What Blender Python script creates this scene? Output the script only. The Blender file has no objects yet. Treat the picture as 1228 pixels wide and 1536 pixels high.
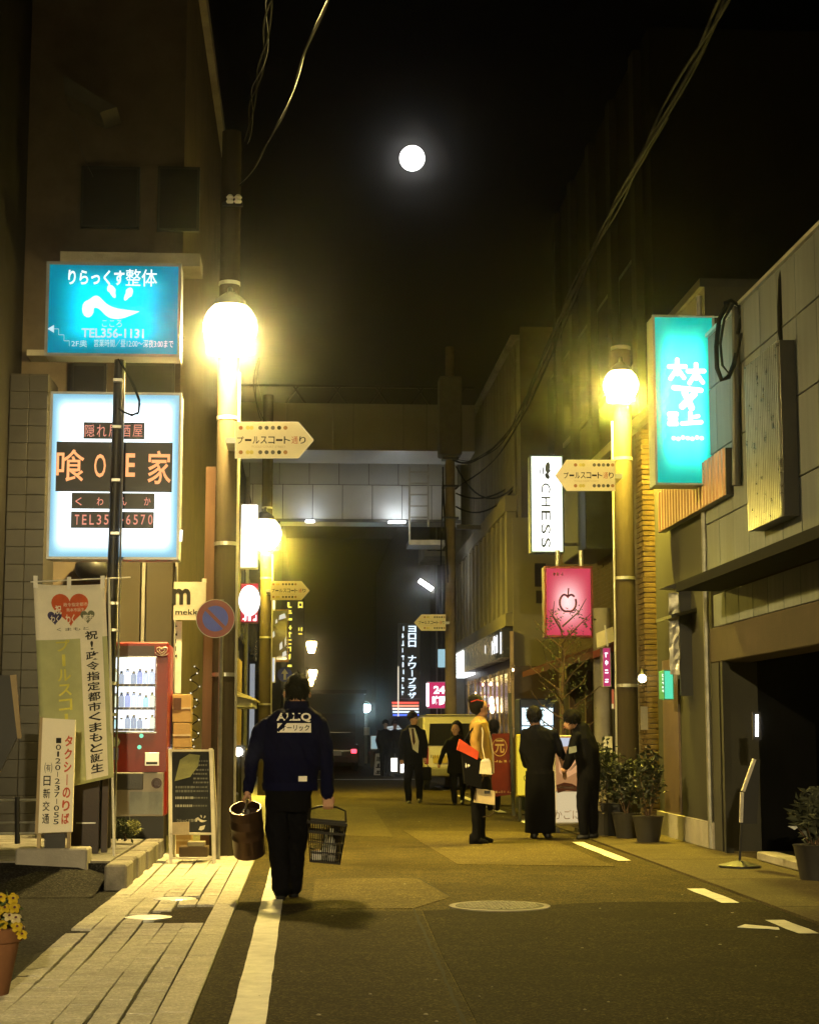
import bpy, bmesh, math, random
import numpy as np
from mathutils import Vector, Matrix, noise as mnoise
from mathutils.bvhtree import BVHTree

R = math.radians
scene = bpy.context.scene
COL = scene.collection
rng = random.Random(7)

# ------------------------------------------------------------------ camera
F = 2550.0            # focal length in photograph pixels (photograph 1228 x 1536)
EYE = 1.27            # metres
TH = math.atan(334 / F)
PS = math.atan((614 - 458) / F * math.cos(TH))
cam = bpy.data.cameras.new('camera')
cam.sensor_fit = 'HORIZONTAL'
cam.sensor_width = 36.0
cam.lens = F / 1228 * 36.0
cam.clip_start = 0.1
cam.clip_end = 6000
camo = bpy.data.objects.new('camera', cam)
COL.objects.link(camo)
camo.location = (0, 0, EYE)
camo.rotation_euler = (R(90) + TH, 0, -PS)
scene.camera = camo

# ------------------------------------------------------------------ night sky, moonlight, exposure
world = bpy.data.worlds.new('World')
scene.world = world
world.use_nodes = True
wn = world.node_tree
for n in list(wn.nodes):
    wn.nodes.remove(n)
sky = wn.nodes.new('ShaderNodeTexSky')
sky.sky_type = 'NISHITA'
sky.sun_disc = False
sky.sun_elevation = R(-6)
sky.sun_rotation = R(150)
bg = wn.nodes.new('ShaderNodeBackground')
bg.inputs['Strength'].default_value = 0.0015
wo = wn.nodes.new('ShaderNodeOutputWorld')
wn.links.new(sky.outputs[0], bg.inputs[0])
wn.links.new(bg.outputs[0], wo.inputs[0])

sun = bpy.data.lights.new('moonlight', 'SUN')
sun.energy = 0.006
sun.angle = R(0.5)
sun.color = (0.8, 0.88, 1.0)
suno = bpy.data.objects.new('moonlight', sun)
COL.objects.link(suno)
suno.rotation_euler = (R(58), 0, R(176))

vs = scene.view_settings
vs.view_transform = 'Standard'
vs.look = 'None'
vs.exposure = -0.18
vs.gamma = 1.0
vs.use_curve_mapping = False
scene.cycles.use_denoising = True
scene.cycles.sample_clamp_indirect = 50.0
scene.cycles.max_bounces = 4
scene.cycles.diffuse_bounces = 2
scene.cycles.glossy_bounces = 2
scene.cycles.transmission_bounces = 4
scene.cycles.volume_bounces = 0
scene.cycles.transparent_max_bounces = 6
scene.cycles.caustics_reflective = False
scene.cycles.caustics_refractive = False

# ------------------------------------------------------------------ places from the photograph
FW = Vector((math.sin(PS) * math.cos(TH), math.cos(PS) * math.cos(TH), math.sin(TH)))
RT = Vector((math.cos(PS), -math.sin(PS), 0))
UP = Vector((-math.sin(PS) * math.sin(TH), -math.cos(PS) * math.sin(TH), math.cos(TH)))
def ray(px, py):
    return FW + RT * ((px - 614) / F) + UP * ((768 - py) / F)
def at(px, py, D):                       # point D metres down the street
    r = ray(px, py)
    return Vector((0, 0, EYE)) + r * (D / r.y)
def gr(px, py, z=0.0):                   # point on level z
    r = ray(px, py)
    return Vector((0, 0, EYE)) + r * ((z - EYE) / r.z)
def wx(px, py, X):                       # point on a wall along the street at x = X
    r = ray(px, py)
    return Vector((0, 0, EYE)) + r * (X / r.x)

# ------------------------------------------------------------------ materials
MATS = {}
def _new(name):
    m = bpy.data.materials.new(name)
    m.use_nodes = True
    nt = m.node_tree
    for n in list(nt.nodes):
        nt.nodes.remove(n)
    out = nt.nodes.new('ShaderNodeOutputMaterial')
    return m, nt, out
def pm(name, col, rough=0.6, metal=0.0, var=0.3, scale=3.0, bump=0.15, bscale=60.0, spec=None, stain=0.0, coat=0.0, streak=False, trans=0.0, fine=0.0):
    """procedural surface: base colour broken up by noise, fine bump, optional stains"""
    if name in MATS:
        return MATS[name]
    if spec is None: spec = .4 if rough < .55 else .1
    m, nt, out = _new(name)
    N, L = nt.nodes, nt.links
    b = N.new('ShaderNodeBsdfPrincipled')
    L.new(b.outputs[0], out.inputs[0])
    geo = N.new('ShaderNodeNewGeometry')
    mp = N.new('ShaderNodeMapping')
    if streak:
        mp.inputs['Scale'].default_value = (6, 6, 0.5)
    L.new(geo.outputs['Position'], mp.inputs[0])
    n1 = N.new('ShaderNodeTexNoise')
    n1.inputs['Scale'].default_value = scale
    n1.inputs['Detail'].default_value = 8
    n1.inputs['Roughness'].default_value = 0.65
    L.new(mp.outputs[0], n1.inputs[0])
    mr = N.new('ShaderNodeMapRange')
    mr.inputs['From Min'].default_value = 0.25
    mr.inputs['From Max'].default_value = 0.75
    mr.inputs['To Min'].default_value = 1 - var
    mr.inputs['To Max'].default_value = 1 + var
    L.new(n1.outputs[0], mr.inputs[0])
    oi = N.new('ShaderNodeObjectInfo')
    mr2 = N.new('ShaderNodeMapRange')
    mr2.inputs['To Min'].default_value = 1 - var * 0.45
    mr2.inputs['To Max'].default_value = 1 + var * 0.45
    L.new(oi.outputs['Random'], mr2.inputs[0])
    mul = N.new('ShaderNodeMath'); mul.operation = 'MULTIPLY'
    L.new(mr.outputs[0], mul.inputs[0]); L.new(mr2.outputs[0], mul.inputs[1])
    fac = mul.outputs[0]
    if fine:
        nf = N.new('ShaderNodeTexVoronoi'); nf.inputs['Scale'].default_value = 95
        L.new(geo.outputs['Position'], nf.inputs[0])
        sc = N.new('ShaderNodeSeparateColor'); L.new(nf.outputs['Color'], sc.inputs[0])
        pw = N.new('ShaderNodeMath'); pw.operation = 'POWER'; pw.inputs[1].default_value = 3.0
        L.new(sc.outputs[0], pw.inputs[0])
        fm = N.new('ShaderNodeMapRange'); fm.inputs['To Min'].default_value = 1 - fine * .5; fm.inputs['To Max'].default_value = 1 + fine * 1.6
        L.new(pw.outputs[0], fm.inputs[0])
        mf = N.new('ShaderNodeMath'); mf.operation = 'MULTIPLY'
        L.new(fac, mf.inputs[0]); L.new(fm.outputs[0], mf.inputs[1]); fac = mf.outputs[0]
    vm = N.new('ShaderNodeVectorMath'); vm.operation = 'SCALE'
    vm.inputs[0].default_value = col[:3]
    L.new(fac, vm.inputs['Scale'])
    src = vm.outputs[0]
    if stain:
        n3 = N.new('ShaderNodeTexNoise')
        n3.inputs['Scale'].default_value = scale * 0.23
        n3.inputs['Detail'].default_value = 5
        L.new(geo.outputs['Position'], n3.inputs[0])
        rr = N.new('ShaderNodeMapRange')
        rr.inputs['From Min'].default_value = 0.48
        rr.inputs['From Max'].default_value = 0.7
        rr.inputs['To Min'].default_value = 0
        rr.inputs['To Max'].default_value = stain
        L.new(n3.outputs[0], rr.inputs[0])
        mx = N.new('ShaderNodeMix'); mx.data_type = 'RGBA'
        L.new(rr.outputs[0], mx.inputs[0])
        L.new(src, mx.inputs[6])
        mx.inputs[7].default_value = (col[0] * 0.35, col[1] * 0.33, col[2] * 0.3, 1)
        src = mx.outputs[2]
    L.new(src, b.inputs['Base Color'])
    b.inputs['Metallic'].default_value = metal
    b.inputs['Specular IOR Level'].default_value = spec
    if coat:
        b.inputs['Coat Weight'].default_value = coat
        b.inputs['Coat Roughness'].default_value = 0.12
    if trans:
        b.inputs['Transmission Weight'].default_value = trans
    n2 = N.new('ShaderNodeTexNoise')
    n2.inputs['Scale'].default_value = bscale
    n2.inputs['Detail'].default_value = 4
    L.new(geo.outputs['Position'], n2.inputs[0])
    rg = N.new('ShaderNodeMapRange')
    rg.inputs['To Min'].default_value = max(0.03, rough - 0.12)
    rg.inputs['To Max'].default_value = min(1, rough + 0.12)
    L.new(n1.outputs[0], rg.inputs[0])
    L.new(rg.outputs[0], b.inputs['Roughness'])
    if bump:
        bp = N.new('ShaderNodeBump')
        bp.inputs['Strength'].default_value = min(1, bump)
        bp.inputs['Distance'].default_value = 0.01
        L.new(n2.outputs[0], bp.inputs['Height'])
        L.new(bp.outputs[0], b.inputs['Normal'])
    MATS[name] = m
    return m
def em(name, col, s):
    """something that gives off light"""
    if name in MATS:
        return MATS[name]
    m, nt, out = _new(name)
    e = nt.nodes.new('ShaderNodeEmission')
    e.inputs[0].default_value = (*col, 1)
    e.inputs[1].default_value = s
    nt.links.new(e.outputs[0], out.inputs[0])
    if 'letter' in name or 'print' in name or 'neon' in name or 'characters' in name or 'bulb' in name:
        m.cycles.emission_sampling = 'NONE'      # too small to light anything
    MATS[name] = m
    return m
def tube_lit(name, c_edge, c_mid, s_edge, s_mid, size, vertical=True, soft=0.16):
    """a backlit acrylic face: the tubes behind it make the middle glow more than the rim (size = local w, h)"""
    m, nt, out = _new(name)
    N, L = nt.nodes, nt.links
    tc = N.new('ShaderNodeTexCoord')
    sp = N.new('ShaderNodeSeparateXYZ')
    L.new(tc.outputs['Generated'], sp.inputs[0])
    facs = []
    for ax in ('X', 'Z'):
        a = N.new('ShaderNodeMath'); a.operation = 'SUBTRACT'
        L.new(sp.outputs[ax], a.inputs[0]); a.inputs[1].default_value = 0.5
        b = N.new('ShaderNodeMath'); b.operation = 'ABSOLUTE'
        L.new(a.outputs[0], b.inputs[0])
        c = N.new('ShaderNodeMapRange'); c.interpolation_type = 'SMOOTHSTEP'
        c.inputs['From Min'].default_value = 0.5
        c.inputs['From Max'].default_value = 0.5 - soft
        L.new(b.outputs[0], c.inputs[0])
        facs.append(c.outputs[0])
    mu = N.new('ShaderNodeMath'); mu.operation = 'MULTIPLY'
    L.new(facs[0], mu.inputs[0]); L.new(facs[1], mu.inputs[1])
    ns = N.new('ShaderNodeTexNoise'); ns.inputs['Scale'].default_value = 2.2
    L.new(tc.outputs['Generated'], ns.inputs[0])
    nm = N.new('ShaderNodeMapRange')
    nm.inputs['To Min'].default_value = 0.75; nm.inputs['To Max'].default_value = 1.2
    L.new(ns.outputs[0], nm.inputs[0])
    mu2 = N.new('ShaderNodeMath'); mu2.operation = 'MULTIPLY'; mu2.use_clamp = True
    L.new(mu.outputs[0], mu2.inputs[0]); L.new(nm.outputs[0], mu2.inputs[1])
    mx = N.new('ShaderNodeMix'); mx.data_type = 'RGBA'
    L.new(mu2.outputs[0], mx.inputs[0])
    mx.inputs[6].default_value = (*c_edge, 1); mx.inputs[7].default_value = (*c_mid, 1)
    st = N.new('ShaderNodeMapRange')
    st.inputs['To Min'].default_value = s_edge; st.inputs['To Max'].default_value = s_mid
    L.new(mu2.outputs[0], st.inputs[0])
    e = N.new('ShaderNodeEmission')
    L.new(mx.outputs[2], e.inputs[0]); L.new(st.outputs[0], e.inputs[1])
    L.new(e.outputs[0], out.inputs[0])
    return m
def glass(name, tint=(0.02, 0.02, 0.022)):
    return pm(name, tint, 0.07, 0, 0.2, 1.0, 0.0, spec=0.6)

BLACK = pm('black paint', (0.012, 0.012, 0.013), 0.5, bump=0.05)
DKMET = pm('dark metal', (0.03, 0.029, 0.028), 0.42, 0.6, bump=0.08)
GALV = pm('galvanised steel', (0.42, 0.42, 0.40), 0.38, 0.85, 0.25, 8, 0.1)
ALU = pm('anodised aluminium', (0.55, 0.54, 0.5), 0.35, 0.8, 0.15, 5, 0.05)
CONC = pm('concrete', (0.30, 0.28, 0.25), 0.85, 0, 0.3, 2.2, 0.35, 45, stain=0.5)
POLEC = pm('spun concrete', (0.042, 0.033, 0.022), 0.8, 0, 0.25, 3.0, 0.25, 50, stain=0.4, streak=True)
RUBBER = pm('cable rubber', (0.005, 0.005, 0.005), 0.85, bump=0.05, spec=.04)
WHITE = pm('white paint', (0.72, 0.7, 0.66), 0.5, 0, 0.12, 3, 0.06)
INK = pm('black ink', (0.015, 0.014, 0.013), 0.55, var=0.1, bump=0)
STUCCO = pm('grey stucco', (0.26, 0.255, 0.24), 0.85, 0, 0.2, 1.6, 0.3, 70, stain=0.4)

# ------------------------------------------------------------------ mesh building
class MB:
    def __init__(s):
        s.v = []; s.f = []; s.m = []
    def add(s, vs, fs, mi=0):
        o = len(s.v)
        s.v += [tuple(p) for p in vs]
        s.f += [tuple(i + o for i in f) for f in fs]
        s.m += [mi] * len(fs)
        return s
    def box(s, x0, x1, y0, y1, z0, z1, mi=0, bev=0.0):
        if bev > 0:
            bm = bmesh.new()
            bmesh.ops.create_cube(bm, size=1)
            for v in bm.verts:
                v.co = ((x0 + x1) / 2 + v.co.x * (x1 - x0), (y0 + y1) / 2 + v.co.y * (y1 - y0), (z0 + z1) / 2 + v.co.z * (z1 - z0))
            bmesh.ops.bevel(bm, geom=list(bm.edges), offset=bev, segments=1, affect='EDGES', profile=0.5)
            bm.verts.index_update()
            s.add([v.co[:] for v in bm.verts], [[v.index for v in f.verts] for f in bm.faces], mi)
            bm.free()
            return s
        vs = [(x, y, z) for z in (z0, z1) for y in (y0, y1) for x in (x0, x1)]
        return s.add(vs, [(0, 2, 3, 1), (4, 5, 7, 6), (0, 1, 5, 4), (2, 6, 7, 3), (0, 4, 6, 2), (1, 3, 7, 5)], mi)
    def obox(s, c, size, rot, mi=0):
        c = Vector(c); M = rot if isinstance(rot, Matrix) else Matrix.Rotation(rot, 3, 'Z')
        h = [k / 2 for k in size]
        vs = [c + M @ Vector((x * h[0], y * h[1], z * h[2])) for z in (-1, 1) for y in (-1, 1) for x in (-1, 1)]
        return s.add(vs, [(0, 2, 3, 1), (4, 5, 7, 6), (0, 1, 5, 4), (2, 6, 7, 3), (0, 4, 6, 2), (1, 3, 7, 5)], mi)
    def bar(s, a, b, w, mi=0, w2=None):
        a = Vector(a); b = Vector(b); d = (b - a)
        L = d.length; d.normalize()
        M = d.to_track_quat('Z', 'Y').to_matrix()
        return s.obox((a + b) / 2, (w, w2 or w, L), M, mi)
    def poly(s, pts, mi=0):
        return s.add(pts, [tuple(range(len(pts)))], mi)
    def prism(s, pts, vec, mi=0):
        n = len(pts); vec = Vector(vec)
        vs = [Vector(p) for p in pts] + [Vector(p) + vec for p in pts]
        fs = [tuple(range(n))[::-1], tuple(range(n, 2 * n))] + [(i, (i + 1) % n, n + (i + 1) % n, n + i) for i in range(n)]
        return s.add(vs, fs, mi)
    def tube(s, path, r, seg=8, mi=0, caps=True):
        path = [Vector(p) for p in path]
        n = len(path)
        rs = r if isinstance(r, (list, tuple)) else [r] * n
        t0 = (path[1] - path[0]).normalized()
        nrm = t0.orthogonal().normalized()
        vs = []
        for i, p in enumerate(path):
            t = (path[min(i + 1, n - 1)] - path[max(i - 1, 0)]).normalized()
            nrm = (nrm - t * nrm.dot(t)).normalized()
            bi = t.cross(nrm)
            for k in range(seg):
                a = 2 * math.pi * k / seg
                vs.append(p + (nrm * math.cos(a) + bi * math.sin(a)) * rs[i])
        fs = []
        for i in range(n - 1):
            for k in range(seg):
                k2 = (k + 1) % seg
                fs.append((i * seg + k, i * seg + k2, (i + 1) * seg + k2, (i + 1) * seg + k))
        if caps:
            fs.append(tuple(range(seg))[::-1]); fs.append(tuple((n - 1) * seg + k for k in range(seg)))
        return s.add(vs, fs, mi)
    def lathe(s, prof, c, axis=(0, 0, 1), seg=20, mi=0, caps=True):
        ax = Vector(axis).normalized(); c = Vector(c)
        u = ax.orthogonal().normalized(); w = ax.cross(u)
        vs = []
        for (r, h) in prof:
            for k in range(seg):
                a = 2 * math.pi * k / seg
                vs.append(c + ax * h + (u * math.cos(a) + w * math.sin(a)) * r)
        n = len(prof); fs = []
        for i in range(n - 1):
            for k in range(seg):
                k2 = (k + 1) % seg
                fs.append((i * seg + k, i * seg + k2, (i + 1) * seg + k2, (i + 1) * seg + k))
        if caps:
            fs.append(tuple(range(seg))[::-1]); fs.append(tuple((n - 1) * seg + k for k in range(seg)))
        return s.add(vs, fs, mi)
    def ball(s, c, r, seg=14, rings=9, mi=0):
        c = Vector(c)
        if not isinstance(r, (tuple, list)): r = (r, r, r)
        vs = [c + Vector((0, 0, -r[2]))]
        for i in range(1, rings):
            t = math.pi * i / rings
            for k in range(seg):
                a = 2 * math.pi * k / seg
                vs.append(c + Vector((r[0] * math.sin(t) * math.cos(a), r[1] * math.sin(t) * math.sin(a), -r[2] * math.cos(t))))
        vs.append(c + Vector((0, 0, r[2])))
        fs = []
        for k in range(seg):
            fs.append((0, 1 + (k + 1) % seg, 1 + k))
        for i in range(rings - 2):
            for k in range(seg):
                a = 1 + i * seg + k; b = 1 + i * seg + (k + 1) % seg
                fs.append((a, b, b + seg, a + seg))
        o = 1 + (rings - 2) * seg; t = len(vs) - 1
        for k in range(seg):
            fs.append((o + k, o + (k + 1) % seg, t))
        return s.add(vs, fs, mi)
    def loft(s, rings, seg=20, mi=0, caps=True):
        """rings: (x, y, z, rx, ry) level ellipses"""
        vs = []
        for (x, y, z, rx, ry) in rings:
            for k in range(seg):
                a = 2 * math.pi * k / seg
                vs.append((x + rx * math.cos(a), y + ry * math.sin(a), z))
        n = len(rings); fs = []
        for i in range(n - 1):
            for k in range(seg):
                k2 = (k + 1) % seg
                fs.append((i * seg + k, i * seg + k2, (i + 1) * seg + k2, (i + 1) * seg + k))
        if caps:
            fs.append(tuple(range(seg))[::-1]); fs.append(tuple((n - 1) * seg + k for k in range(seg)))
        return s.add(vs, fs, mi)
    def disc(s, c, r, nrm=(0, -1, 0), seg=20, mi=0, sy=1.0):
        nrm = Vector(nrm).normalized(); u = Vector((1, 0, 0)) if abs(nrm.x) < .9 else Vector((0, 1, 0)); w = nrm.cross(u)
        return s.poly([Vector(c) + u * r * math.cos(2 * math.pi * k / seg) + w * r * sy * math.sin(2 * math.pi * k / seg) for k in range(seg)], mi)
    def mesh(s, name, mats, smooth=False, off=(0, 0, 0), recalc=True):
        me = bpy.data.meshes.new(name)
        o = Vector(off)
        me.from_pydata([Vector(p) - o for p in s.v], [], s.f)
        if not isinstance(mats, (list, tuple)): mats = [mats]
        for m in mats: me.materials.append(m)
        me.polygons.foreach_set('material_index', s.m)
        if recalc:
            bm = bmesh.new(); bm.from_mesh(me)
            bmesh.ops.recalc_face_normals(bm, faces=bm.faces)
            bm.to_mesh(me); bm.free()
        if smooth:
            me.polygons.foreach_set('use_smooth', [True] * len(me.polygons))
            me.set_sharp_from_angle(angle=R(38))
        me.update()
        return me
    def build(s, name, mats, parent=None, smooth=False, recalc=True):
        """one mesh object; coordinates given in the world, stored relative to its parent (or to its own base)"""
        if parent is None:
            xs = [p[0] for p in s.v]; ys = [p[1] for p in s.v]; zs = [p[2] for p in s.v]
            org = Vector(((min(xs) + max(xs)) / 2, (min(ys) + max(ys)) / 2, min(zs)))
            ob = bpy.data.objects.new(name, s.mesh(name, mats, smooth, org, recalc))
            ob.location = org
        else:
            ob = bpy.data.objects.new(name, s.mesh(name, mats, smooth, wloc(parent), recalc))
            ob.parent = parent
        COL.objects.link(ob)
        return ob
def wloc(o):
    p = Vector((0, 0, 0))
    while o:
        p += o.location; o = o.parent
    return p
def tag(o, label=None, cat=None, group=None, kind=None):
    if label: o['label'] = label
    if cat: o['category'] = cat
    if group: o['group'] = group
    if kind: o['kind'] = kind
    return o
def thing(name, loc, label, cat, group=None):
    o = bpy.data.objects.new(name, None)
    o.empty_display_size = 0.1
    o.location = loc
    COL.objects.link(o)
    return tag(o, label, cat, group)
def struct(name, mb, m, smooth=False):
    return tag(mb.build(name, m, None, smooth), kind='structure')
def part(name, parent, mats, fn, smooth=False):
    mb = MB(); fn(mb)
    return mb.build(name, mats, parent, smooth)
def linkcopy(me, name, parent, loc):
    o = bpy.data.objects.new(name, me)
    o.parent = parent
    o.location = Vector(loc) - wloc(parent)
    COL.objects.link(o)
    return o

# lettering -----------------------------------------------------------------
_gc = {}
def glyphs(txt, bold=0.0, shear=0.0):
    k = (txt, bold, shear)
    if k in _gc: return _gc[k]
    c = bpy.data.curves.new('tmp', 'FONT')
    c.body = txt; c.offset = bold; c.shear = shear
    c.resolution_u = 3
    c.fill_mode = 'FRONT'
    o = bpy.data.objects.new('tmp', c)
    COL.objects.link(o)
    dg = bpy.context.evaluated_depsgraph_get()
    me = bpy.data.meshes.new_from_object(o.evaluated_get(dg))
    vs = [(v.co.x, v.co.y) for v in me.vertices]
    fs = [tuple(p.vertices) for p in me.polygons]
    bpy.data.objects.remove(o); bpy.data.curves.remove(c); bpy.data.meshes.remove(me)
    _gc[k] = (vs, fs)
    return _gc[k]
def write(mb, txt, org, u, w, W, H, mi=0, bold=0.0, shear=0.0):
    """fit txt into W x H centred on org in plane (u right, w up)"""
    vs, fs = glyphs(txt, bold, shear)
    if not vs: return
    x0 = min(p[0] for p in vs); x1 = max(p[0] for p in vs); y0 = min(p[1] for p in vs); y1 = max(p[1] for p in vs)
    sx = W / max(1e-4, x1 - x0); sy = H / max(1e-4, y1 - y0)
    org = Vector(org); u = Vector(u); w = Vector(w)
    mb.add([org + u * ((p[0] - (x0 + x1) / 2) * sx) + w * ((p[1] - (y0 + y1) / 2) * sy) for p in vs], fs, mi)
def wpx(mb, txt, box, D, mi=0, bold=0.0, shear=0.0):
    """lettering facing up the street, filling the pixel box at depth D"""
    a = at(box[0], box[3], D); b = at(box[2], box[1], D)
    c = (a + b) / 2; c.y = D
    write(mb, txt, c, (1, 0, 0), (0, 0, 1), b.x - a.x, b.z - a.z, mi, bold, shear)
def vpx(mb, txt, box, D, mi=0, bold=0.0, fill=0.86, thin='ー！-|', lean=0):
    """vertical lettering"""
    n = len(txt); h = (box[3] - box[1]) / n
    for i, ch in enumerate(txt):
        if ch == ' ': continue
        y0 = box[1] + h * i
        dx = lean * (i / max(1, n - 1))
        x0, x1 = box[0] + dx, box[2] + dx
        xm = (x0 + x1) / 2; hw = (x1 - x0) / 2; p = h * (1 - fill) / 2
        if ch in 'ー-|':
            wpx(mb, '|', (xm - hw * .14, y0 + p, xm + hw * .14, y0 + h - p), D, mi, bold)
        elif ch == '1':
            wpx(mb, ch, (xm - hw * .45, y0 + p, xm + hw * .35, y0 + h - p), D, mi, bold)
        elif ch == '！':
            wpx(mb, '!', (xm - hw * .2, y0 + p, xm + hw * .2, y0 + h - p), D, mi, bold)
        else:
            wpx(mb, ch, (x0, y0 + p, x1, y0 + h - p), D, mi, bold)
def rectpx(mb, box, D, mi=0):
    a = at(box[0], box[3], D); b = at(box[2], box[1], D)
    mb.poly([(a.x, D, a.z), (b.x, D, a.z), (b.x, D, b.z), (a.x, D, b.z)], mi)
def boxpx(mb, box, D0, D1, mi=0, bev=0.0):
    a = at(box[0], box[3], D0); b = at(box[2], box[1], D0)
    mb.box(a.x, b.x, D0, D1, a.z, b.z, mi, bev)
def polypx(mb, pts, D, mi=0):
    mb.poly([at(x, y, D) for x, y in pts], mi)
def prismpx(mb, pts, D, t, mi=0):
    mb.prism([Vector((at(x, y, D).x, D, at(x, y, D).z)) for x, y in pts], (0, t, 0), mi)
def lightbox(name, label, box, D, depth, face, frame=None, fw=3, cat='sign', group=None):
    """illuminated box sign: housing, acrylic face, frame bars"""
    a = at(box[0], box[3], D); b = at(box[2], box[1], D)
    t = thing(name, ((a.x + b.x) / 2, D + depth / 2, a.z), label, cat, group)
    frame = frame or ALU
    part('housing', t, frame, lambda m: m.box(a.x, b.x, D + 0.02, D + depth, a.z, b.z, 0, 0.008))
    k = fw * D / F
    part('face_panel', t, face, lambda m: m.box(a.x + k * .6, b.x - k * .6, D + 0.004, D + 0.018, a.z + k * .6, b.z - k * .6))
    def fr(m):
        m.box(a.x - .004, b.x + .004, D - .014, D + 0.03, b.z - k, b.z + .004)
        m.box(a.x - .004, b.x + .004, D - .014, D + 0.03, a.z - .004, a.z + k)
        m.box(a.x - .004, a.x + k, D - .0125, D + 0.028, a.z + k, b.z - k)
        m.box(b.x - k, b.x + .004, D - .0125, D + 0.028, a.z + k, b.z - k)
    part('frame', t, frame, fr)
    return t
def text_part(parent, mats, fn, name='lettering'):
    mb = MB(); fn(mb)
    return tag(mb.build(name, mats, parent, False, recalc=False), kind='stuff')
def sag(a, b, drop, n=14):
    a = Vector(a); b = Vector(b)
    return [a.lerp(b, i / n) - Vector((0, 0, drop * 4 * (i / n) * (1 - i / n))) for i in range(n + 1)]
def leaves(mb, c, r, n, size, rg, mi=0, flat=0.5):
    c = Vector(c)
    if not isinstance(r, (tuple, list)): r = (r, r, r)
    for _ in range(n):
        while True:
            p = Vector((rg.uniform(-1, 1), rg.uniform(-1, 1), rg.uniform(-1, 1)))
            if p.length <= 1: break
        p *= 0.55 + 0.45 * rg.random()
        q = c + Vector((p.x * r[0], p.y * r[1], p.z * r[2]))
        d = Vector((rg.gauss(0, 1), rg.gauss(0, 1), rg.gauss(0, .6) + .2)).normalized()
        e = d.orthogonal().normalized(); e.rotate(Matrix.Rotation(rg.uniform(0, 6.3), 3, d))
        L = size * rg.uniform(.6, 1.3); wd = L * flat * .5
        nn = d.cross(e) * L * .15
        mb.add([q, q + d * L * .5 + e * wd + nn, q + d * L, q + d * L * .5 - e * wd + nn], [(0, 1, 2), (0, 2, 3)], mi)

def scrawl(m, box, D, n, seed, vertical=True, mi=0):
    """strokes standing in for lettering too blurred to read"""
    r = random.Random(seed)
    for i in range(n):
        if vertical:
            h = (box[3] - box[1]) / n; b = (box[0], box[1] + h * i + h * .1, box[2], box[1] + h * (i + 1) - h * .12)
        else:
            w = (box[2] - box[0]) / n; b = (box[0] + w * i + w * .08, box[1], box[0] + w * (i + 1) - w * .1, box[3])
        W, H = b[2] - b[0], b[3] - b[1]
        for k in range(r.randint(2, 3)):
            if r.random() < .5:
                y = b[1] + H * r.uniform(.05, .8); rectpx(m, (b[0] + W * r.uniform(0, .2), y, b[2] - W * r.uniform(0, .2), y + H * .2), D - .001 * k, mi)
            else:
                x = b[0] + W * r.uniform(.05, .75); rectpx(m, (x, b[1] + H * r.uniform(0, .2), x + W * .24, b[3] - H * r.uniform(0, .2)), D - .001 * k, mi)
# ================================================================== THE SETTING
ASPH = pm('road asphalt', (0.074, 0.057, 0.019), 0.82, 0, 0.45, 3.5, 0.8, 170, spec=0.06, fine=1.0, stain=0.6)
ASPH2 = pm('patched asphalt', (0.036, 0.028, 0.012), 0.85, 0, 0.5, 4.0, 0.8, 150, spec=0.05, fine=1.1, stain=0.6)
ASPH3 = pm('worn lamp pool asphalt', (0.09, 0.07, 0.026), 0.8, 0, 0.3, 7.0, 0.8, 150, spec=0.06, fine=.8, stain=0.4)
LOTA = pm('coarse dark asphalt', (0.03, 0.028, 0.025), 0.85, 0, 0.5, 22, 1.0, 120, spec=0.05, fine=1.2, stain=0.4)
PAINT = pm('road paint', (0.62, 0.6, 0.54), 0.6, 0, 0.22, 9, 0.35, 120, stain=0.25)
BLOCK = pm('paving block', (0.43, 0.41, 0.365), 0.78, 0, 0.2, 16, 0.4, 110, fine=.25, stain=0.3)
KERB = pm('kerb stone', (0.45, 0.42, 0.365), 0.75, 0, 0.2, 12, 0.4, 90, fine=.25, stain=0.25)
IRON = pm('cast iron', (0.07, 0.065, 0.055), 0.6, 0.1, 0.3, 20, 0.3, 80)
IRON2 = pm('worn iron studs', (0.24, 0.225, 0.19), 0.55, 0.2, 0.4, 20, 0.3, 80)
PAVE = pm('concrete pavement', (0.088, 0.07, 0.032), 0.8, 0, 0.25, 4, 0.5, 130, fine=.5, stain=0.45)
GAP = pm('dirt in joints', (0.035, 0.032, 0.028), 0.95, 0, 0.4, 20, 0.3)

struct('ground', MB().box(-60, 90, -35, 150, -0.4, -0.03), ASPH2)
struct('road', MB().box(-0.5, 3.45, -30, 52.5, -0.029, 0.0), ASPH)
struct('cross_street', MB().box(-40, 70, 52.5, 64, -0.029, 0.0), ASPH2)
struct('far_road', MB().box(-0.9, 4.6, 64, 140, -0.029, 0.0), ASPH2)

# worn patches and a trench; dim foreground and lamp pool partly painted into tones
def groundpoly(name, pts, z, m):
    mb = MB(); mb.prism([(p[0], p[1], z) for p in pts], (0, 0, -0.006)); return struct(name, mb, m)
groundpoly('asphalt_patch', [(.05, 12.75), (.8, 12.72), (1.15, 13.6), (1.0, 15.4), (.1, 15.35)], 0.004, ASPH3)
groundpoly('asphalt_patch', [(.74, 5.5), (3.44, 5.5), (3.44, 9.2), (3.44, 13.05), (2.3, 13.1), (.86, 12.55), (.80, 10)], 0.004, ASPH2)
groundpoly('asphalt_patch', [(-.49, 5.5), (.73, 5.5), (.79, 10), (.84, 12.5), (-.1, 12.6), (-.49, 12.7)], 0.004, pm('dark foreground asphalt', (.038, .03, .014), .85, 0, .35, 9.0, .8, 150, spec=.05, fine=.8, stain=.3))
groundpoly('asphalt_patch', [(1.5, 17.0), (3.0, 16.6), (3.0, 22.5), (1.3, 23)], 0.004, ASPH3)
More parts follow.
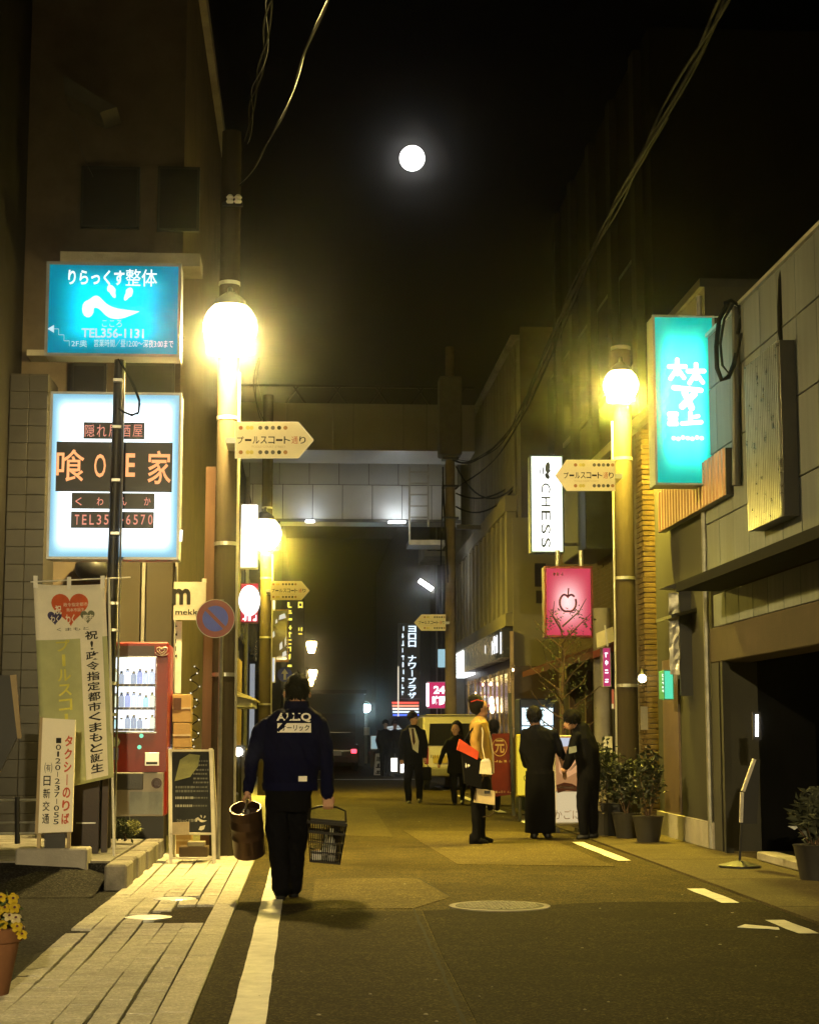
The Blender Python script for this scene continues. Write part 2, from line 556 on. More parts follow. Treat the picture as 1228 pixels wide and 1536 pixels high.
groundpoly('asphalt_patch', [(.1, 22), (1.1, 21.5), (1.2, 30), (.2, 31)], 0.004, ASPH3)
# crack along the joint
mb = MB(); pts = []
for i in range(41):
    t = i / 40
    pts.append((0.70 + 0.10 * t + rng.uniform(-.006, .006), 6.9 + 5.8 * t))
for i in range(40):
    a, b = pts[i], pts[i + 1]; w1 = .006 + rng.random() * .006
    mb.add([(a[0] - w1, a[1], .0065), (a[0] + w1, a[1], .0065), (b[0] + w1, b[1], .0065), (b[0] - w1, b[1], .0065)], [(0, 1, 2, 3)])
struct('road_crack', mb, GAP)
mb = MB()
for (x0, y0, x1, y1) in ((.1, 15.36, 1.0, 15.42), (1.0, 15.4, 1.15, 13.6), (2.1, 11.2, 3.4, 11.25), (2.3, 13.1, 3.42, 13.0)):
    n = 12
    for i in range(n):
        xa = x0 + (x1 - x0) * i / n; ya = y0 + (y1 - y0) * i / n + rng.uniform(-.01, .01)
        xb = x0 + (x1 - x0) * (i + 1) / n; yb = y0 + (y1 - y0) * (i + 1) / n + rng.uniform(-.01, .01)
        if abs(x1 - x0) > abs(y1 - y0): mb.add([(xa, ya - .012, .0065), (xb, yb - .012, .0065), (xb, yb + .012, .0065), (xa, ya + .012, .0065)], [(0, 1, 2, 3)])
        else: mb.add([(xa - .006, ya, .0065), (xa + .006, ya, .0065), (xb + .006, yb, .0065), (xb - .006, yb, .0065)], [(0, 1, 2, 3)])
struct('road_crack', mb, GAP)
# litter specks and gum on the road: bits nobody could count
mb = MB()
for _ in range(80):
    x = rng.uniform(-.4, 3.3); y = 7 + rng.random() ** 1.6 * 20; r = rng.uniform(.004, .014)
    mb.lathe([(r, .0), (r * .6, .004)], (x, y, .005), seg=6)
tag(mb.build('road_specks', pm('pale grit', (.2, .18, .14), .8)), 'pale specks of grit and gum on the road', 'grit', kind='stuff')

# painted lines
def line(name, x0, x1, y0, y1, jag=0.003):
    mb = MB(); n = max(2, int((y1 - y0) / .25)); vs = []; fs = []
    for i in range(n + 1):
        y = y0 + (y1 - y0) * i / n
        vs += [(x0 + rng.uniform(-jag, jag), y, .0), (x1 + rng.uniform(-jag, jag), y, .0)]
    vs = [(a, b, .0085) for a, b, c in vs]
    for i in range(n): fs.append((2 * i, 2 * i + 1, 2 * i + 3, 2 * i + 2))
    mb.add(vs, fs); struct(name, mb, PAINT)
line('edge_line', -.325, -.165, 5.5, 24)
line('edge_line', -.325, -.165, 24.4, 50)
def dash(x0, x1, y0, y1):
    mb = MB(); mb.prism([(x0, y0, .0085), (x1, y0 + .0, .0085), (x1, y1, .0085), (x0, y1, .0085)], (0, 0, -.004)); struct('edge_line', mb, PAINT)
for (y0, y1) in ((10.95, 11.75), (12.95, 14.15), (17.3, 20.3), (23, 25.5), (28, 30.5), (33, 36), (39, 42)):
    line('edge_line', 3.15, 3.29, y0, y1, .008)
line('stop_line', .1, 3.1, 48.5, 49.0)
groundpoly('worn_paint', [(2.86, 11.35), (3.1, 11.2), (3.12, 11.3), (2.95, 11.5)], 0.0085, PAINT)

# manhole covers
def manhole(x, y, r, label, grp=None):
    t = thing('manhole_cover', (x, y, 0), label, 'manhole cover')
    part('ring', t, CONC, lambda m: m.lathe([(r * 1.14, -.02), (r * 1.14, .011), (r * 1.0, .012), (r * 1.0, -.02)], (x, y, 0), seg=36, caps=False), True)
    part('lid', t, IRON, lambda m: m.lathe([(r * .985, -.02), (r * .985, .012), (r * .96, .014)], (x, y, 0), seg=36))
    def studs(m):
        k = 0; s = r * .16
        for i in range(-6, 7):
            for j in range(-6, 7):
                px, py = i * s + (j % 2) * s * .5, j * s * .87
                if math.hypot(px, py) < r * .88: m.lathe([(s * .33, 0), (s * .26, .004)], (x + px, y + py, .014), seg=6)
    part('tread_studs', t, IRON2, studs)
    part('pick_hole', t, BLACK, lambda m: m.box(x - .02, x + .02, y - r * .8, y - r * .72, .013, .0185))
p = gr(749, 1361); manhole(p.x, p.y, .33, 'large round iron manhole cover in the middle of the road')

# ---- left pavement: kerb stones, blocks, bed
struct('pavement_bed', MB().box(-1.6, -0.505, 5.0, 52, -0.03, -0.006), GAP)
pav = MB().box(-1.62, -1.2, 4.8, 5.0, -0.03, -0.004).build('left_pavement', GAP)
tag(pav, kind='structure')
patch_y = (gr(260, 1387).y, gr(260, 1364).y)
wob = [rng.uniform(-.012, .012) for _ in range(60)]
cols = [-.668 - .1405 * i for i in range(6)]
lot_edge = -1.5
blockmesh = []
BL = .139
for q in range(5):
    b = MB(); j = lambda: rng.uniform(-.002, .002)
    b.box(-.0655 + j(), .0655 + j(), -BL / 2 + .0014, BL / 2 - .0014, 0, .032, 0, .0025)
    blockmesh.append(b.mesh('block', BLOCK))
y = 6.9
cov = [gr(222, 1379), gr(262, 1351)]
nblk = 0; far = MB()
while y < 20.4:
    for i, cx in enumerate(cols):
        x = cx - .07 + .012 * math.sin(y * 1.1 + i) * (1 if i > 0 else .3)
        if i == 5 and y > 10.4 and math.sin(y * 2.3) + math.sin(y * 5.1 + 1) > 1.5: continue
        if patch_y[0] - .1 < y < patch_y[1] + .1 and -1.02 < x < -.66: continue
        if any(math.hypot(x - c.x, y - c.y) < .17 for c in cov): continue
        z = -.02 + rng.uniform(-.002, .002)
        if nblk < 298:
            o = linkcopy(blockmesh[rng.randrange(5)], 'paving_block', pav, (x, y + BL / 2, z)); nblk += 1
            o.rotation_euler = (rng.uniform(-.004, .004), rng.uniform(-.006, .006), rng.uniform(-.004, .004))
        else:
            far.box(x - .0655, x + .0655, y + .0008, y + BL - .0008, z, z + .032, 0, .0025)
    y += BL
tag(far.build('paving_blocks', BLOCK, pav), kind='stuff')
part('hidden_slab', pav, BLOCK, lambda m: m.box(-1.5, -.67, 5.0, 6.88, -.029, .011))
y = 5.0; km = MB().box(-.08, .08, -.498, .498, 0, .05, 0, .006).mesh('kerb', KERB)
while y < 22:
    linkcopy(km, 'kerb_stone', pav, (-.583, y + .5, -.03 + rng.uniform(-.001, .001))); y += 1.0
part('far_kerb', pav, KERB, lambda m: m.box(-.663, -.503, 22.1, 52, -.03, .02))
part('far_slab', pav, BLOCK, lambda m: m.box(-1.6, -.668, 20.5, 52, -.029, .012))
groundpoly('asphalt_fill', [(-1.02, patch_y[0] - .08), (-.672, patch_y[0] - .08), (-.672, patch_y[1] + .12), (-.86, patch_y[1] + .12), (-.9, patch_y[1] - .05), (-1.03, patch_y[1] - .05)], 0.002, ASPH2)
# service covers in the pavement
for c, lab in zip(cov, ('nearer small round steel cover set in the left pavement', 'farther small round steel cover set in the left pavement')):
    t = thing('service_cover', (c.x, c.y, 0), lab, 'service cover', 'steel covers in the pavement')
    part('rim', t, GALV, lambda m: m.lathe([(.165, -.02), (.165, .014), (.15, .015), (.15, -.02)], (c.x, c.y, 0), seg=28, caps=False))
    part('lid', t, GALV, lambda m: m.lathe([(.147, -.02), (.147, .013), (.14, .016), (.02, .018)], (c.x, c.y, 0), seg=28))
# lot on the left
mb = MB(); pts = [(-1.44, 5)]
for i in range(31):
    y = 5 + 9.4 * i / 30
    pts.append((-1.5 + .05 * math.sin(y * 1.7) + rng.uniform(-.03, .03), y))
pts += [(-8, 14.4), (-8, 5)]
mb.prism([(a, b, -.004 if a > -7 else -.002) for a, b in pts[1:]], (0, 0, -.03))
struct('side_lot', mb, LOTA)

# ---- raised plank deck with stone edging on the left, concrete ramp in front
DZ = .2
deck = thing('timber_deck', (-3.2, 17.5, 0), 'raised grey timber deck with stone edging under the drinks machine', 'deck')
part('base', deck, CONC, lambda m: m.box(-5.5, -1.64, 14.85, 19.7, -.03, DZ - .03))
PLANK = pm('weathered plank', (.17, .16, .145), .7, 0, .35, 9, .3, 60, stain=.4)
pk = MB().box(-1.7, 1.7, -.066, .066, 0, .027, 0, .004).mesh('plank', PLANK)
y = 14.95
while y < 19.6:
    linkcopy(pk, 'plank', deck, (-3.36, y + .07, DZ - .028 + rng.uniform(-.002, .002))); y += .145
ST = pm('edging stone', (.2, .185, .16), .85, 0, .4, 9, .6, 35, stain=.5)
y = 14.4; i = 0
while y < 20.3:
    L = rng.uniform(.38, .62)
    b = MB(); b.box(-1.645, -1.47 + rng.uniform(-.012, .012), y, y + L - .012, -.03, .2 + rng.uniform(-.012, .008), 0, .018)
    b.build('edging_stone', ST, deck); y += L
ramp = MB()
n = 12; vs = []; fs = []
for i in range(n + 1):
    t = i / n; y = 13.75 + 1.1 * t; z = (.2 - .01) * (math.sin((t - .5) * math.pi) * .5 + .5)
    for x in (-5.5, -2.4, -1.9, -1.66): 
        zz = z * (1 if x < -2 else (.85 if x < -1.7 else .45))
        vs.append((x, y, zz + .001))
for i in range(n):
    for k in range(3): fs.append((i * 4 + k, i * 4 + k + 1, i * 4 + 5 + k, i * 4 + 4 + k))
ramp.add(vs, fs); ramp.box(-5.5, -1.66, 14.84, 14.852, -.03, .185)
struct('ramp', ramp, LOTA, True)

# ---- right pavement with gutter
struct('right_pavement', MB().box(3.475, 4.9, -5, 36.8, -.03, .012), PAVE)
struct('gutter', MB().box(3.45, 3.475, -5, 36.8, -.03, -.012), GAP)
struct('right_pavement_far', MB().box(3.45, 4.6, 36.9, 52, -.03, .012), PAVE)
mb = MB()
for y in [10.2 + 2.4 * i for i in range(9)]:
    mb.box(3.48, 4.88, y, y + .012, .0121, .0135)
struct('pavement_joints', mb, GAP)

# ================================================================== MOON
mp = at(618, 237, 3000)
tag(MB().ball(mp, 23.0, 32, 20).build('moon', em('moon surface', (1, .98, .94), 9), None, True), 'full white moon high in the black sky', 'moon')

# ================================================================== BUILDINGS, RIGHT SIDE
# --- clad shop building nearest on the right
PANEL = pm('ceramic cladding panel', (.10, .112, .125), .6, 0, .25, 1.6, .1, 60, stain=.65, streak=True)
BEAMC = pm('brown render beam', (.055, .043, .032), .8, 0, .3, 3, .3, stain=.4)
STG0 = pm('grey pier stucco', (.05, .049, .042), .8, 0, .2, 1.6, .3, 70, stain=.4)
R1 = thing('clad_building', (6.5, 14.0, 0), 'pale panel clad two storey building nearest on the right', 'building')
part('core_wall', R1, pm('dark backing', (.012, .011, .01), .9, spec=.03), lambda m: (m.box(4.54, 11, 6, 18.85, 2.45, 5.70), m.box(6.6, 11, 6, 18.85, 0, 2.45)))
pw, ph = .62, .752
for i in range(12):
    for j in range(4):
        y1 = 18.84 - i * pw; z0 = 2.87 + j * ph
        z1 = min(z0 + ph - .012, 5.72)
        MB().box(4.5 + rng.uniform(-.002, .002), 4.538, y1 - pw + .012, y1, z0, z1, 0, .004).build('panel', PANEL, R1)
    y1 = 18.6 - i * .56
    MB().box(4.505, 4.538, y1 - .56 + .02, y1, 2.45, 2.80, 0, .004).build('panel', PANEL, R1)
part('parapet_cap', R1, ALU, lambda m: m.box(4.47, 4.62, 6, 18.86, 5.722, 5.76))
part('canopy', R1, pm('canopy steel', (.008, .008, .008), .8, 0, spec=.05), lambda m: (m.box(4.03, 4.498, 7, 18.2, 2.815, 2.86), m.box(4.0, 4.03, 7, 18.2, 2.80, 2.90)))
part('beam', R1, BEAMC, lambda m: m.box(4.51, 4.9, 6, 18.84, 2.06, 2.448, 0, .01))
part('pier', R1, STG0, lambda m: m.box(4.52, 4.95, 18.5, 18.84, 0.012, 2.058))
part('pier', R1, STG0, lambda m: m.box(4.5, 4.58, 18.25, 18.34, 0.012, 2.058))
INNER = pm('tan inner wall', (.05, .04, .03), .8, 0, .25, 3, .2, stain=.3)
def inner(m):
    X = 5.25
    m.box(X, X + .1, 13.2, 15.55, 0.012, 1.55); m.box(X, X + .1, 15.9, 16.9, 0.012, 1.55)
    m.box(X, X + .1, 13.2, 16.9, 1.55, 1.8); m.box(X, X + .1, 14.9, 16.9, 1.8, 2.05)
MATT = pm('matt black entry shade', (.006, .006, .006), .9, spec=.02)  # entry shade put into the colour of floor, ceiling and end wall
part('inner_wall', R1, INNER, inner)
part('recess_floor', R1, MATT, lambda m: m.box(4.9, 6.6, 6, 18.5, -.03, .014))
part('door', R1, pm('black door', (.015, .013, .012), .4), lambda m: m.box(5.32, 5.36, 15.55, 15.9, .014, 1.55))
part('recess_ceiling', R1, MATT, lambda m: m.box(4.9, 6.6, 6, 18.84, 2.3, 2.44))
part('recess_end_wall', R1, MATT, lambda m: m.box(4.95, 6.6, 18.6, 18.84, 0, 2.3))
part('step', R1, CONC, lambda m: m.box(4.55, 4.75, 9, 17.2, .014, .1, 0, .01))
# ribbed lit display boards on the facade
def ribbed(name, label, px0, px1, yt0, yb0, X, mat, proud, n, side=True):
    a = wx(px0, yt0, X - proud); b = wx(px0, yb0, X - proud); e = wx(px1, yt0, X - proud)
    y0, y1 = e.y, a.y; z0, z1 = b.z, a.z
    t = thing(name, (X - proud / 2, (y0 + y1) / 2, z0), label, 'panel')
    part('back_box', t, DKMET, lambda m: m.box(X - proud + .02, X - .002, y0 - .02, y1, z0, z1))
    k = (y1 - y0) / n
    for i in range(n):
        b2 = MB(); yy = y0 + k * i
        b2.prism([(X - proud + .018, yy + k * .06, z0), (X - proud, yy + k * .3, z0), (X - proud, yy + k * .7, z0), (X - proud + .018, yy + k * .94, z0)], (0, 0, z1 - z0))
        b2.build('rib', mat, t)
    return t
RIBA = pm('ribbed steel', (.42, .42, .40), .3, .85, .2, 6, .06)
RIBB = pm('rust brown ribbed sheet', (.28, .15, .09), .42, .4, .3, 5, .1, stain=.35)
ribbed('ribbed_panel', 'upright ribbed steel panel fixed on the pale cladding of the right building', 1115, 1166, 552, 800, 4.5, RIBA, .16, 19)
ribbed('ribbed_panel', 'rust brown ribbed sheet below the turquoise sign on the right', 985, 1086, 740, 800, 4.5, RIBB, .1, 22)

# --- narrow stucco house next to it
R1B = thing('stucco_building', (6, 20.3, 0), 'narrow grey green stucco building between panel building and brick house', 'building')
STG = pm('green grey stucco', (.05, .049, .038), .75, 0, .2, 1.5, .2, 60, stain=.4, streak=True)
part('wall', R1B, STG, lambda m: m.box(4.55, 9, 18.87, 21.9, 0, 6.4))
part('cornice', R1B, DKMET, lambda m: m.box(4.5, 9, 18.88, 21.89, 6.4, 6.5))
part('plinth', R1B, CONC, lambda m: m.box(4.5, 4.548, 18.87, 21.88, 0.012, .3))
part('door', R1B, pm('brown door', (.10, .07, .045), .45), lambda m: m.box(4.525, 4.549, 20.6, 21.5, .302, 2.2))
part('rain_hood', R1B, DKMET, lambda m: m.prism([(4.25, 19.6, 2.62), (4.55, 19.6, 2.7), (4.55, 19.6, 2.74), (4.25, 19.6, 2.66)], (0, .9, 0)))
part('drain_pipe', R1B, GALV, lambda m: m.tube([(4.5, 18.93, .02), (4.5, 18.93, 6.3)], .035))

# --- brick house with the bar signs
R2 = thing('brick_building', (7, 28, 0), 'tall house with yellow brick front behind the right lamp post', 'building')
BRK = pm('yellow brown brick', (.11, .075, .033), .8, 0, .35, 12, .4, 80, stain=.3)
MORT = pm('mortar', (.14, .12, .09), .9)
part('wall', R2, MORT, lambda m: m.box(4.92, 11, 23.4, 33, 0, 5.8))
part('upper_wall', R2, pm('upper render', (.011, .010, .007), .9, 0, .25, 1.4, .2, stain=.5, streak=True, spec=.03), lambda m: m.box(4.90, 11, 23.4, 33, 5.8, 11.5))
def brickfield(m):
    r = random.Random(3); z = 2.6; k = 0
    while z < 5.75:
        y = 23.45 + (.11 if k % 2 else 0)
        while y < 32.9:
            d = r.uniform(.895, .902)
            m.box(4.02 + d - .004, 4.921, y, min(y + .205, 32.95), z, z + .056); y += .217
        z += .068; k += 1
tag(part('brick_courses', R2, BRK, brickfield), kind='stuff')
bmz = MB().box(0, .30, 0, .205, 0, .058, 0, .004).mesh('brick', BRK)
z = .02; k = 0
cx = at(965, 900, 22.6).x
part('column_core', R2, MORT, lambda m: m.box(cx + .02, cx + .4, 22.62, 23.39, 0.012, 5.4))
while z < 5.36:
    o = linkcopy(bmz, 'brick', R2, (cx + (.0 if k % 2 else .006), 22.6, z))
    o2 = linkcopy(bmz, 'brick', R2, (cx + (.006 if k % 2 else 0), 22.82, z)); z += .07; k += 1
part('string_course', R2, CONC, lambda m: m.box(4.8, 5.0, 23.4, 33, 5.76, 5.9))
for i in range(5):
    part('pilaster', R2, pm('pilaster render', (.016, .015, .011), .9, stain=.4), lambda m: m.box(4.78, 4.9, 24 + i * 2.0, 24.35 + i * 2.0, 5.9, 11.4))
    w = part('window', R2, DKMET, lambda m: m.box(4.86, 4.9, 24.6 + i * 2.0, 25.8 + i * 2.0, 6.7, 8.4))
    part('pane', w, glass('dark window glass'), lambda m: m.box(4.85, 4.862, 24.68 + i * 2.0, 25.72 + i * 2.0, 6.78, 8.32))
# projecting bay with dark window below the bar sign
part('bay', R2, pm('dark green bay', (.05, .06, .035), .6), lambda m: m.box(4.35, 4.89, 26.2, 28.6, 4.15, 5.35, 0, .02))
part('bay_sill', R2, pm('green sill', (.10, .16, .06), .6), lambda m: m.box(4.28, 4.9, 26.1, 28.7, 5.35, 5.5))
part('awning', R2, pm('dark red canvas', (.10, .025, .02), .8), lambda m: m.prism([(4.1, 24.2, 2.35), (4.9, 24.2, 2.6), (4.9, 24.2, 2.75), (4.1, 24.2, 2.45)], (0, 8, 0)))
SHOPW = pm('warm shop interior', (.35, .22, .12), .8)
part('shop_opening', R2, pm('shop gloom', (.03, .025, .02), .8), lambda m: m.box(4.88, 4.92, 24.2, 32.5, .012, 2.3))
for yy in (25.4, 27.2, 29.0, 30.8):
    part('post', R2, pm('brown post', (.12, .075, .045), .6), lambda m: m.box(4.78, 4.9, yy, yy + .14, .012, 2.35))
part('ground_pillar', R2, CONC, lambda m: m.tube([(4.3, 24.6, .012), (4.3, 24.6, 3.1)], .13, 14), True)
# loudly worn posters on the pillar
part('poster', R2, WHITE, lambda m: boxpx(m, (905, 1105, 918, 1130), 24.2, 24.21))

# --- beige finned building with a cafe on the ground floor
R3 = thing('finned_building', (8, 43, 0), 'beige building with upright fins over a dark shop front', 'building')
BEI = pm('beige render', (.26, .24, .19), .8, 0, .16, 1.3, .15, stain=.3)
part('wall', R3, BEI, lambda m: m.box(4.62, 12, 36.9, 50, 3.6, 10.0))
part('window_band', R3, glass('fin window glass'), lambda m: m.box(4.60, 4.622, 37.2, 49.6, 3.95, 6.1))
for i in range(14):
    part('fin', R3, BEI, lambda m: m.box(4.36, 4.6, 36.92 + i * .96, 37.22 + i * .96, 3.9, 6.15, 0, .02))
part('lower_ledge', R3, BEI, lambda m: m.box(4.34, 4.61, 36.9, 50, 3.62, 3.9))
part('upper_ledge', R3, BEI, lambda m: m.box(4.34, 4.61, 36.9, 50, 6.15, 6.5))
for i in range(20):
    part('siding_board', R3, pm('ribbed siding', (.17, .155, .13), .7, 0, .2, 2, .1, stain=.4), lambda m: m.box(4.56, 4.618, 36.95 + i * .65, 37.52 + i * .65, 6.52, 9.9, 0, .01))
part('coping', R3, CONC, lambda m: m.box(4.5, 12, 36.88, 50.02, 10.0, 10.12))
part('near_wall', R3, BEI, lambda m: m.box(4.5, 7.5, 36.86, 36.9, 2.75, 6.0))
part('near_wall_upper', R3, pm('brown grey render', (.10, .08, .06), .85, stain=.3), lambda m: m.box(4.7, 7.5, 36.85, 36.899, 6.01, 10.3))
for (a, b, c, d) in ((802, 845, 818, 880), (804, 886, 815, 905)):
    part('window', R3, glass('dark window glass'), lambda m: boxpx(m, (a, b, c, d), 36.82, 36.855))
part('lower_wall', R3, pm('brown stone front', (.07, .045, .03), .45, 0, .3, 3, .15), lambda m: m.box(4.66, 12, 36.9, 50, 0.012, 3.6))
part('near_lower_wall', R3, pm('brown stone front', (.07, .045, .03), .45), lambda m: m.box(4.5, 7.5, 36.84, 36.899, .012, 2.74))
part('sign_band', R3, pm('black sign band', (.012, .014, .016), .25, bump=0), lambda m: m.box(4.3, 4.62, 37.1, 46.4, 2.95, 3.6))
part('band_lettering', R3, em('white backlit letters', (1, 1, 1), 1.4), lambda m: [m.box(4.29, 4.297, 37.4 + a, 37.4 + a + w, 3.3 + z0, 3.3 + z1) for a, w, z0, z1 in ((0, .18, -.26, .22), (.75, .16, -.2, .2), (1.0, .14, -.2, .16), (1.2, .1, -.02, .2), (1.35, .2, -.2, .2), (1.62, .12, -.1, .05), (1.8, .12, -.2, .12), (3.3, .12, -.1, .1))])
part('lit_sign', R3, em('white sign face', (.95, 1, 1), 2.6), lambda m: m.box(4.28, 4.62, 46.45, 49.6, 2.9, 3.55))
part('lit_sign_lines', R3, pm('grey sign print', (.2, .25, .25), .6), lambda m: [m.box(4.272, 4.2795, 46.6, 49.4, 2.98 + .08 * q, 3.0 + .08 * q) for q in range(7)])
for i in range(6):
    w = part('shop_window', R3, pm('bronze frame', (.16, .11, .06), .35, .6), lambda m: m.box(4.58, 4.655, 37.5 + i * 1.9, 39.2 + i * 1.9, .5, 2.75))
    part('pane', w, pm('warm tinted shop pane', (.10, .065, .035), .12, 0, .6, 2.5, 0, spec=.7), lambda m: m.box(4.565, 4.582, 37.6 + i * 1.9, 39.1 + i * 1.9, .6, 2.65))  # warm shop light put into the pane colour
    part('mullion', w, pm('bronze bright', (.3, .22, .12), .3, .8), lambda m: m.box(4.54, 4.57, 38.3 + i * 1.9, 38.36 + i * 1.9, .5, 2.75))
part('corner_post', R3, pm('bronze bright', (.3, .22, .12), .3, .8), lambda m: m.box(4.42, 4.5, 36.8, 36.88, .012, 3.5))
for q, (px, py, sz) in enumerate(((736, 1026, .05), (737, 1052, .11), (738, 1063, .12), (718, 1045, .03), (713, 1040, .03), (769, 1005, .05), (769, 1040, .04), (724, 1027, .04))):
    c = wx(px, py, 4.48)
    part('shop_lamp', R3, em('warm shop bulb', (1, .72, .38), 14), lambda m: m.ball(c, (sz * .5, sz * .6, sz), 10, 7), True)

# --- next house beyond, at the corner
R4 = thing('corner_building', (7, 53, 0), 'dark narrow building on the far right street corner', 'building')
GREYW = pm('grey far wall', (.2, .2, .2), .8, 0, .2, 2, .1, stain=.3)
part('wall', R4, GREYW, lambda m: m.box(4.35, 12, 50.2, 57, 0, 9.5))
for i in range(3):
    part('pipe', R4, DKMET, lambda m: m.tube([(4.28, 51.2 + i * 1.6, 0), (4.28, 51.2 + i * 1.6, 9)], .09))
    w = part('window', R4, DKMET, lambda m: m.box(4.3, 4.35, 51.6 + i * 1.6, 52.5 + i * 1.6, 4.2, 5.6))
    part('pane', w, glass('dark window glass'), lambda m: m.box(4.285, 4.301, 51.7 + i * 1.6, 52.4 + i * 1.6, 4.3, 5.5))
part('balcony', R4, CONC, lambda m: (m.box(3.5, 4.34, 50.3, 53, 6.55, 6.7), m.box(3.5, 3.58, 50.3, 53, 6.7, 7.0)))
part('lit_poster', R4, em('pale blue poster light', (.45, .75, .85), .9), lambda m: boxpx(m, (657, 974, 668, 1001), 50.1, 50.19))
part('shutter', R4, GALV, lambda m: m.box(4.3, 4.349, 51, 56, .012, 2.6))

# ================================================================== BUILDINGS, LEFT SIDE
L0 = thing('dark_building', (-5, 16, 0), 'unlit dark building at the left edge of the street', 'building')
part('wall', L0, pm('dark tile wall', (.012, .011, .01), .6, 0, .3, 3, .1), lambda m: m.box(-9, -3.35, 14.95, 20.4, .2, 11))
TILE = pm('glazed grey tile', (.016, .015, .013), .35, 0, .3, 9, .05)
a = at(44, 1000, 19.0).x; b = at(61, 1000, 19.0).x
part('pillar_core', L0, GAP, lambda m: m.box(-3.345, b - .004, 19.0, 20.2, .2, 5.3))
tm = MB().box(0, (b + 3.34) / 2 - .006, 0, .012, 0, .19, 0, .003).mesh('tile', TILE)
for j in range(26):
    for i in range(2):
        linkcopy(tm, 'tile', L0, (-3.34 + i * (b + 3.34) / 2 + .003, 18.989, .22 + .195 * j))

L1 = thing('sign_building', (-2.6, 22, 0), 'brown grey building behind the two big lit signs', 'building')
W1 = pm('brown grey render', (.0045, .004, .0032), .9, 0, .25, 1.5, .25, stain=.5, spec=.02)
part('wall', L1, W1, lambda m: m.box(-7, -1.5, 19.75, 28, 0, 11.0))
CREAM = pm('cream board', (.06, .052, .036), .7, 0, .15, 2, .08, stain=.3)
for (x0, x1) in ((174, 211), (215, 259)):
    part('cream_panel', L1, CREAM, lambda m: boxpx(m, (x0, 838, x1, 1130), 19.66, 19.74))
for x in (172.5, 212.5, 262):
    part('trim', L1, pm('grey trim', (.25, .24, .21), .6), lambda m: boxpx(m, (x - 1.3, 830, x + 1.3, 1180), 19.64, 19.735))
part('ledge', L1, CONC, lambda m: boxpx(m, (90, 380, 300, 396), 19.2, 19.74))
part('ledge', L1, CONC, lambda m: boxpx(m, (40, 525, 105, 533), 19.4, 19.74))
for (x0, y0, x1, y1) in ((105, 545, 160, 650), (185, 545, 262, 600), (120, 250, 210, 340), (235, 250, 300, 345)):
    w = part('window', L1, DKMET, lambda m: boxpx(m, (x0, y0, x1, y1), 19.68, 19.745))
    part('pane', w, glass('dark window glass'), lambda m: boxpx(m, (x0 + 4, y0 + 4, x1 - 4, y1 - 4), 19.67, 19.69))
part('corner_pillar', L1, pm('brown pillar paint', (.13, .07, .045), .55, 0, .25, 3, .1, stain=.4, streak=True), lambda m: boxpx(m, (300, 700, 333, 1268), 19.3, 19.74))
part('corner_pipe', L1, pm('tan pipe', (.3, .23, .15), .6), lambda m: m.tube([at(329, 1262, 19.25), at(331, 760, 19.25)], .035), True)
part('round_hood', L1, BLACK, lambda m: m.ball(at(138, 852, 19.6), (.2, .2, .16), 16, 10), True)
part('roof_canopy', L1, pm('pale awning', (.1, .095, .085), .7), lambda m: m.prism([at(95, 112, 19.2), at(175, 160, 19.2), at(150, 168, 19.2), at(97, 140, 19.2)], (0, .8, 0)))
part('shop_sill', L1, DKMET, lambda m: m.box(-1.5, -1.42, 20, 28, .2, .35))
part('roof_cap', L1, CONC, lambda m: m.box(-7.1, -1.4, 19.6, 28, 11.0, 11.2))

L2 = thing('left_shop_building', (-3, 31, 0), 'ochre shop house beside the second lamp post on the left', 'building')
part('wall', L2, pm('ochre wall', (.13, .10, .065), .8, 0, .25, 1.6, .2, stain=.5), lambda m: m.box(-7, -1.42, 28.3, 35, 0, 8.5))
part('dark_band', L2, DKMET, lambda m: m.box(-1.419, -1.36, 28.4, 34.9, 2.75, 2.95))
part('white_jamb', L2, em('glowing shop jamb', (.9, .95, 1.0), .35), lambda m: boxpx(m, (373.5, 996, 382, 1120), 30.6, 30.75))  # jamb given a glow of its own to look lit
part('shop_front', L2, pm('ochre shop panel', (.3, .21, .1), .7), lambda m: m.box(-1.416, -1.3, 28.4, 34.9, .02, 2.74))
aw = part('awning', L2, pm('cream awning', (.62, .55, .4), .75), lambda m: m.prism([at(349, 1034, 25.6), at(383, 1048, 25.6), at(383, 1051, 25.6), at(349, 1043, 25.6)], (0, 2.6, 0)))
part('awning_valance', aw, pm('pale plastic', (.5, .5, .45), .6), lambda m: m.box(at(349, 1050, 25.6).x, at(378, 1050, 25.6).x, 25.7, 28.2, at(349, 1060, 25.6).z, at(349, 1046, 25.6).z))
part('counter', L2, DKMET, lambda m: m.box(-1.3, -1.05, 28.6, 32, .02, 1.0))

L3 = thing('far_left_building', (-3.2, 43, 0), 'tall unlit building beyond the second lamp post on the left', 'building')
part('wall', L3, pm('grey brown far wall', (.05, .045, .038), .85, 0, .25, 1.2, .2, stain=.4), lambda m: m.box(-8, -1.5, 36.5, 52, 0, 7.5))
for i in range(5):
    w = part('window', L3, DKMET, lambda m: m.box(-1.5, -1.45, 37.5 + i * 2.8, 39.3 + i * 2.8, 3.4, 5.2))
    part('pane', w, glass('dark window glass'), lambda m: m.box(-1.455, -1.44, 37.6 + i * 2.8, 39.2 + i * 2.8, 3.5, 5.1))
part('downpipe', L3, GALV, lambda m: m.tube([(-1.42, 40.5, 0), (-1.42, 40.5, 7.4)], .05))

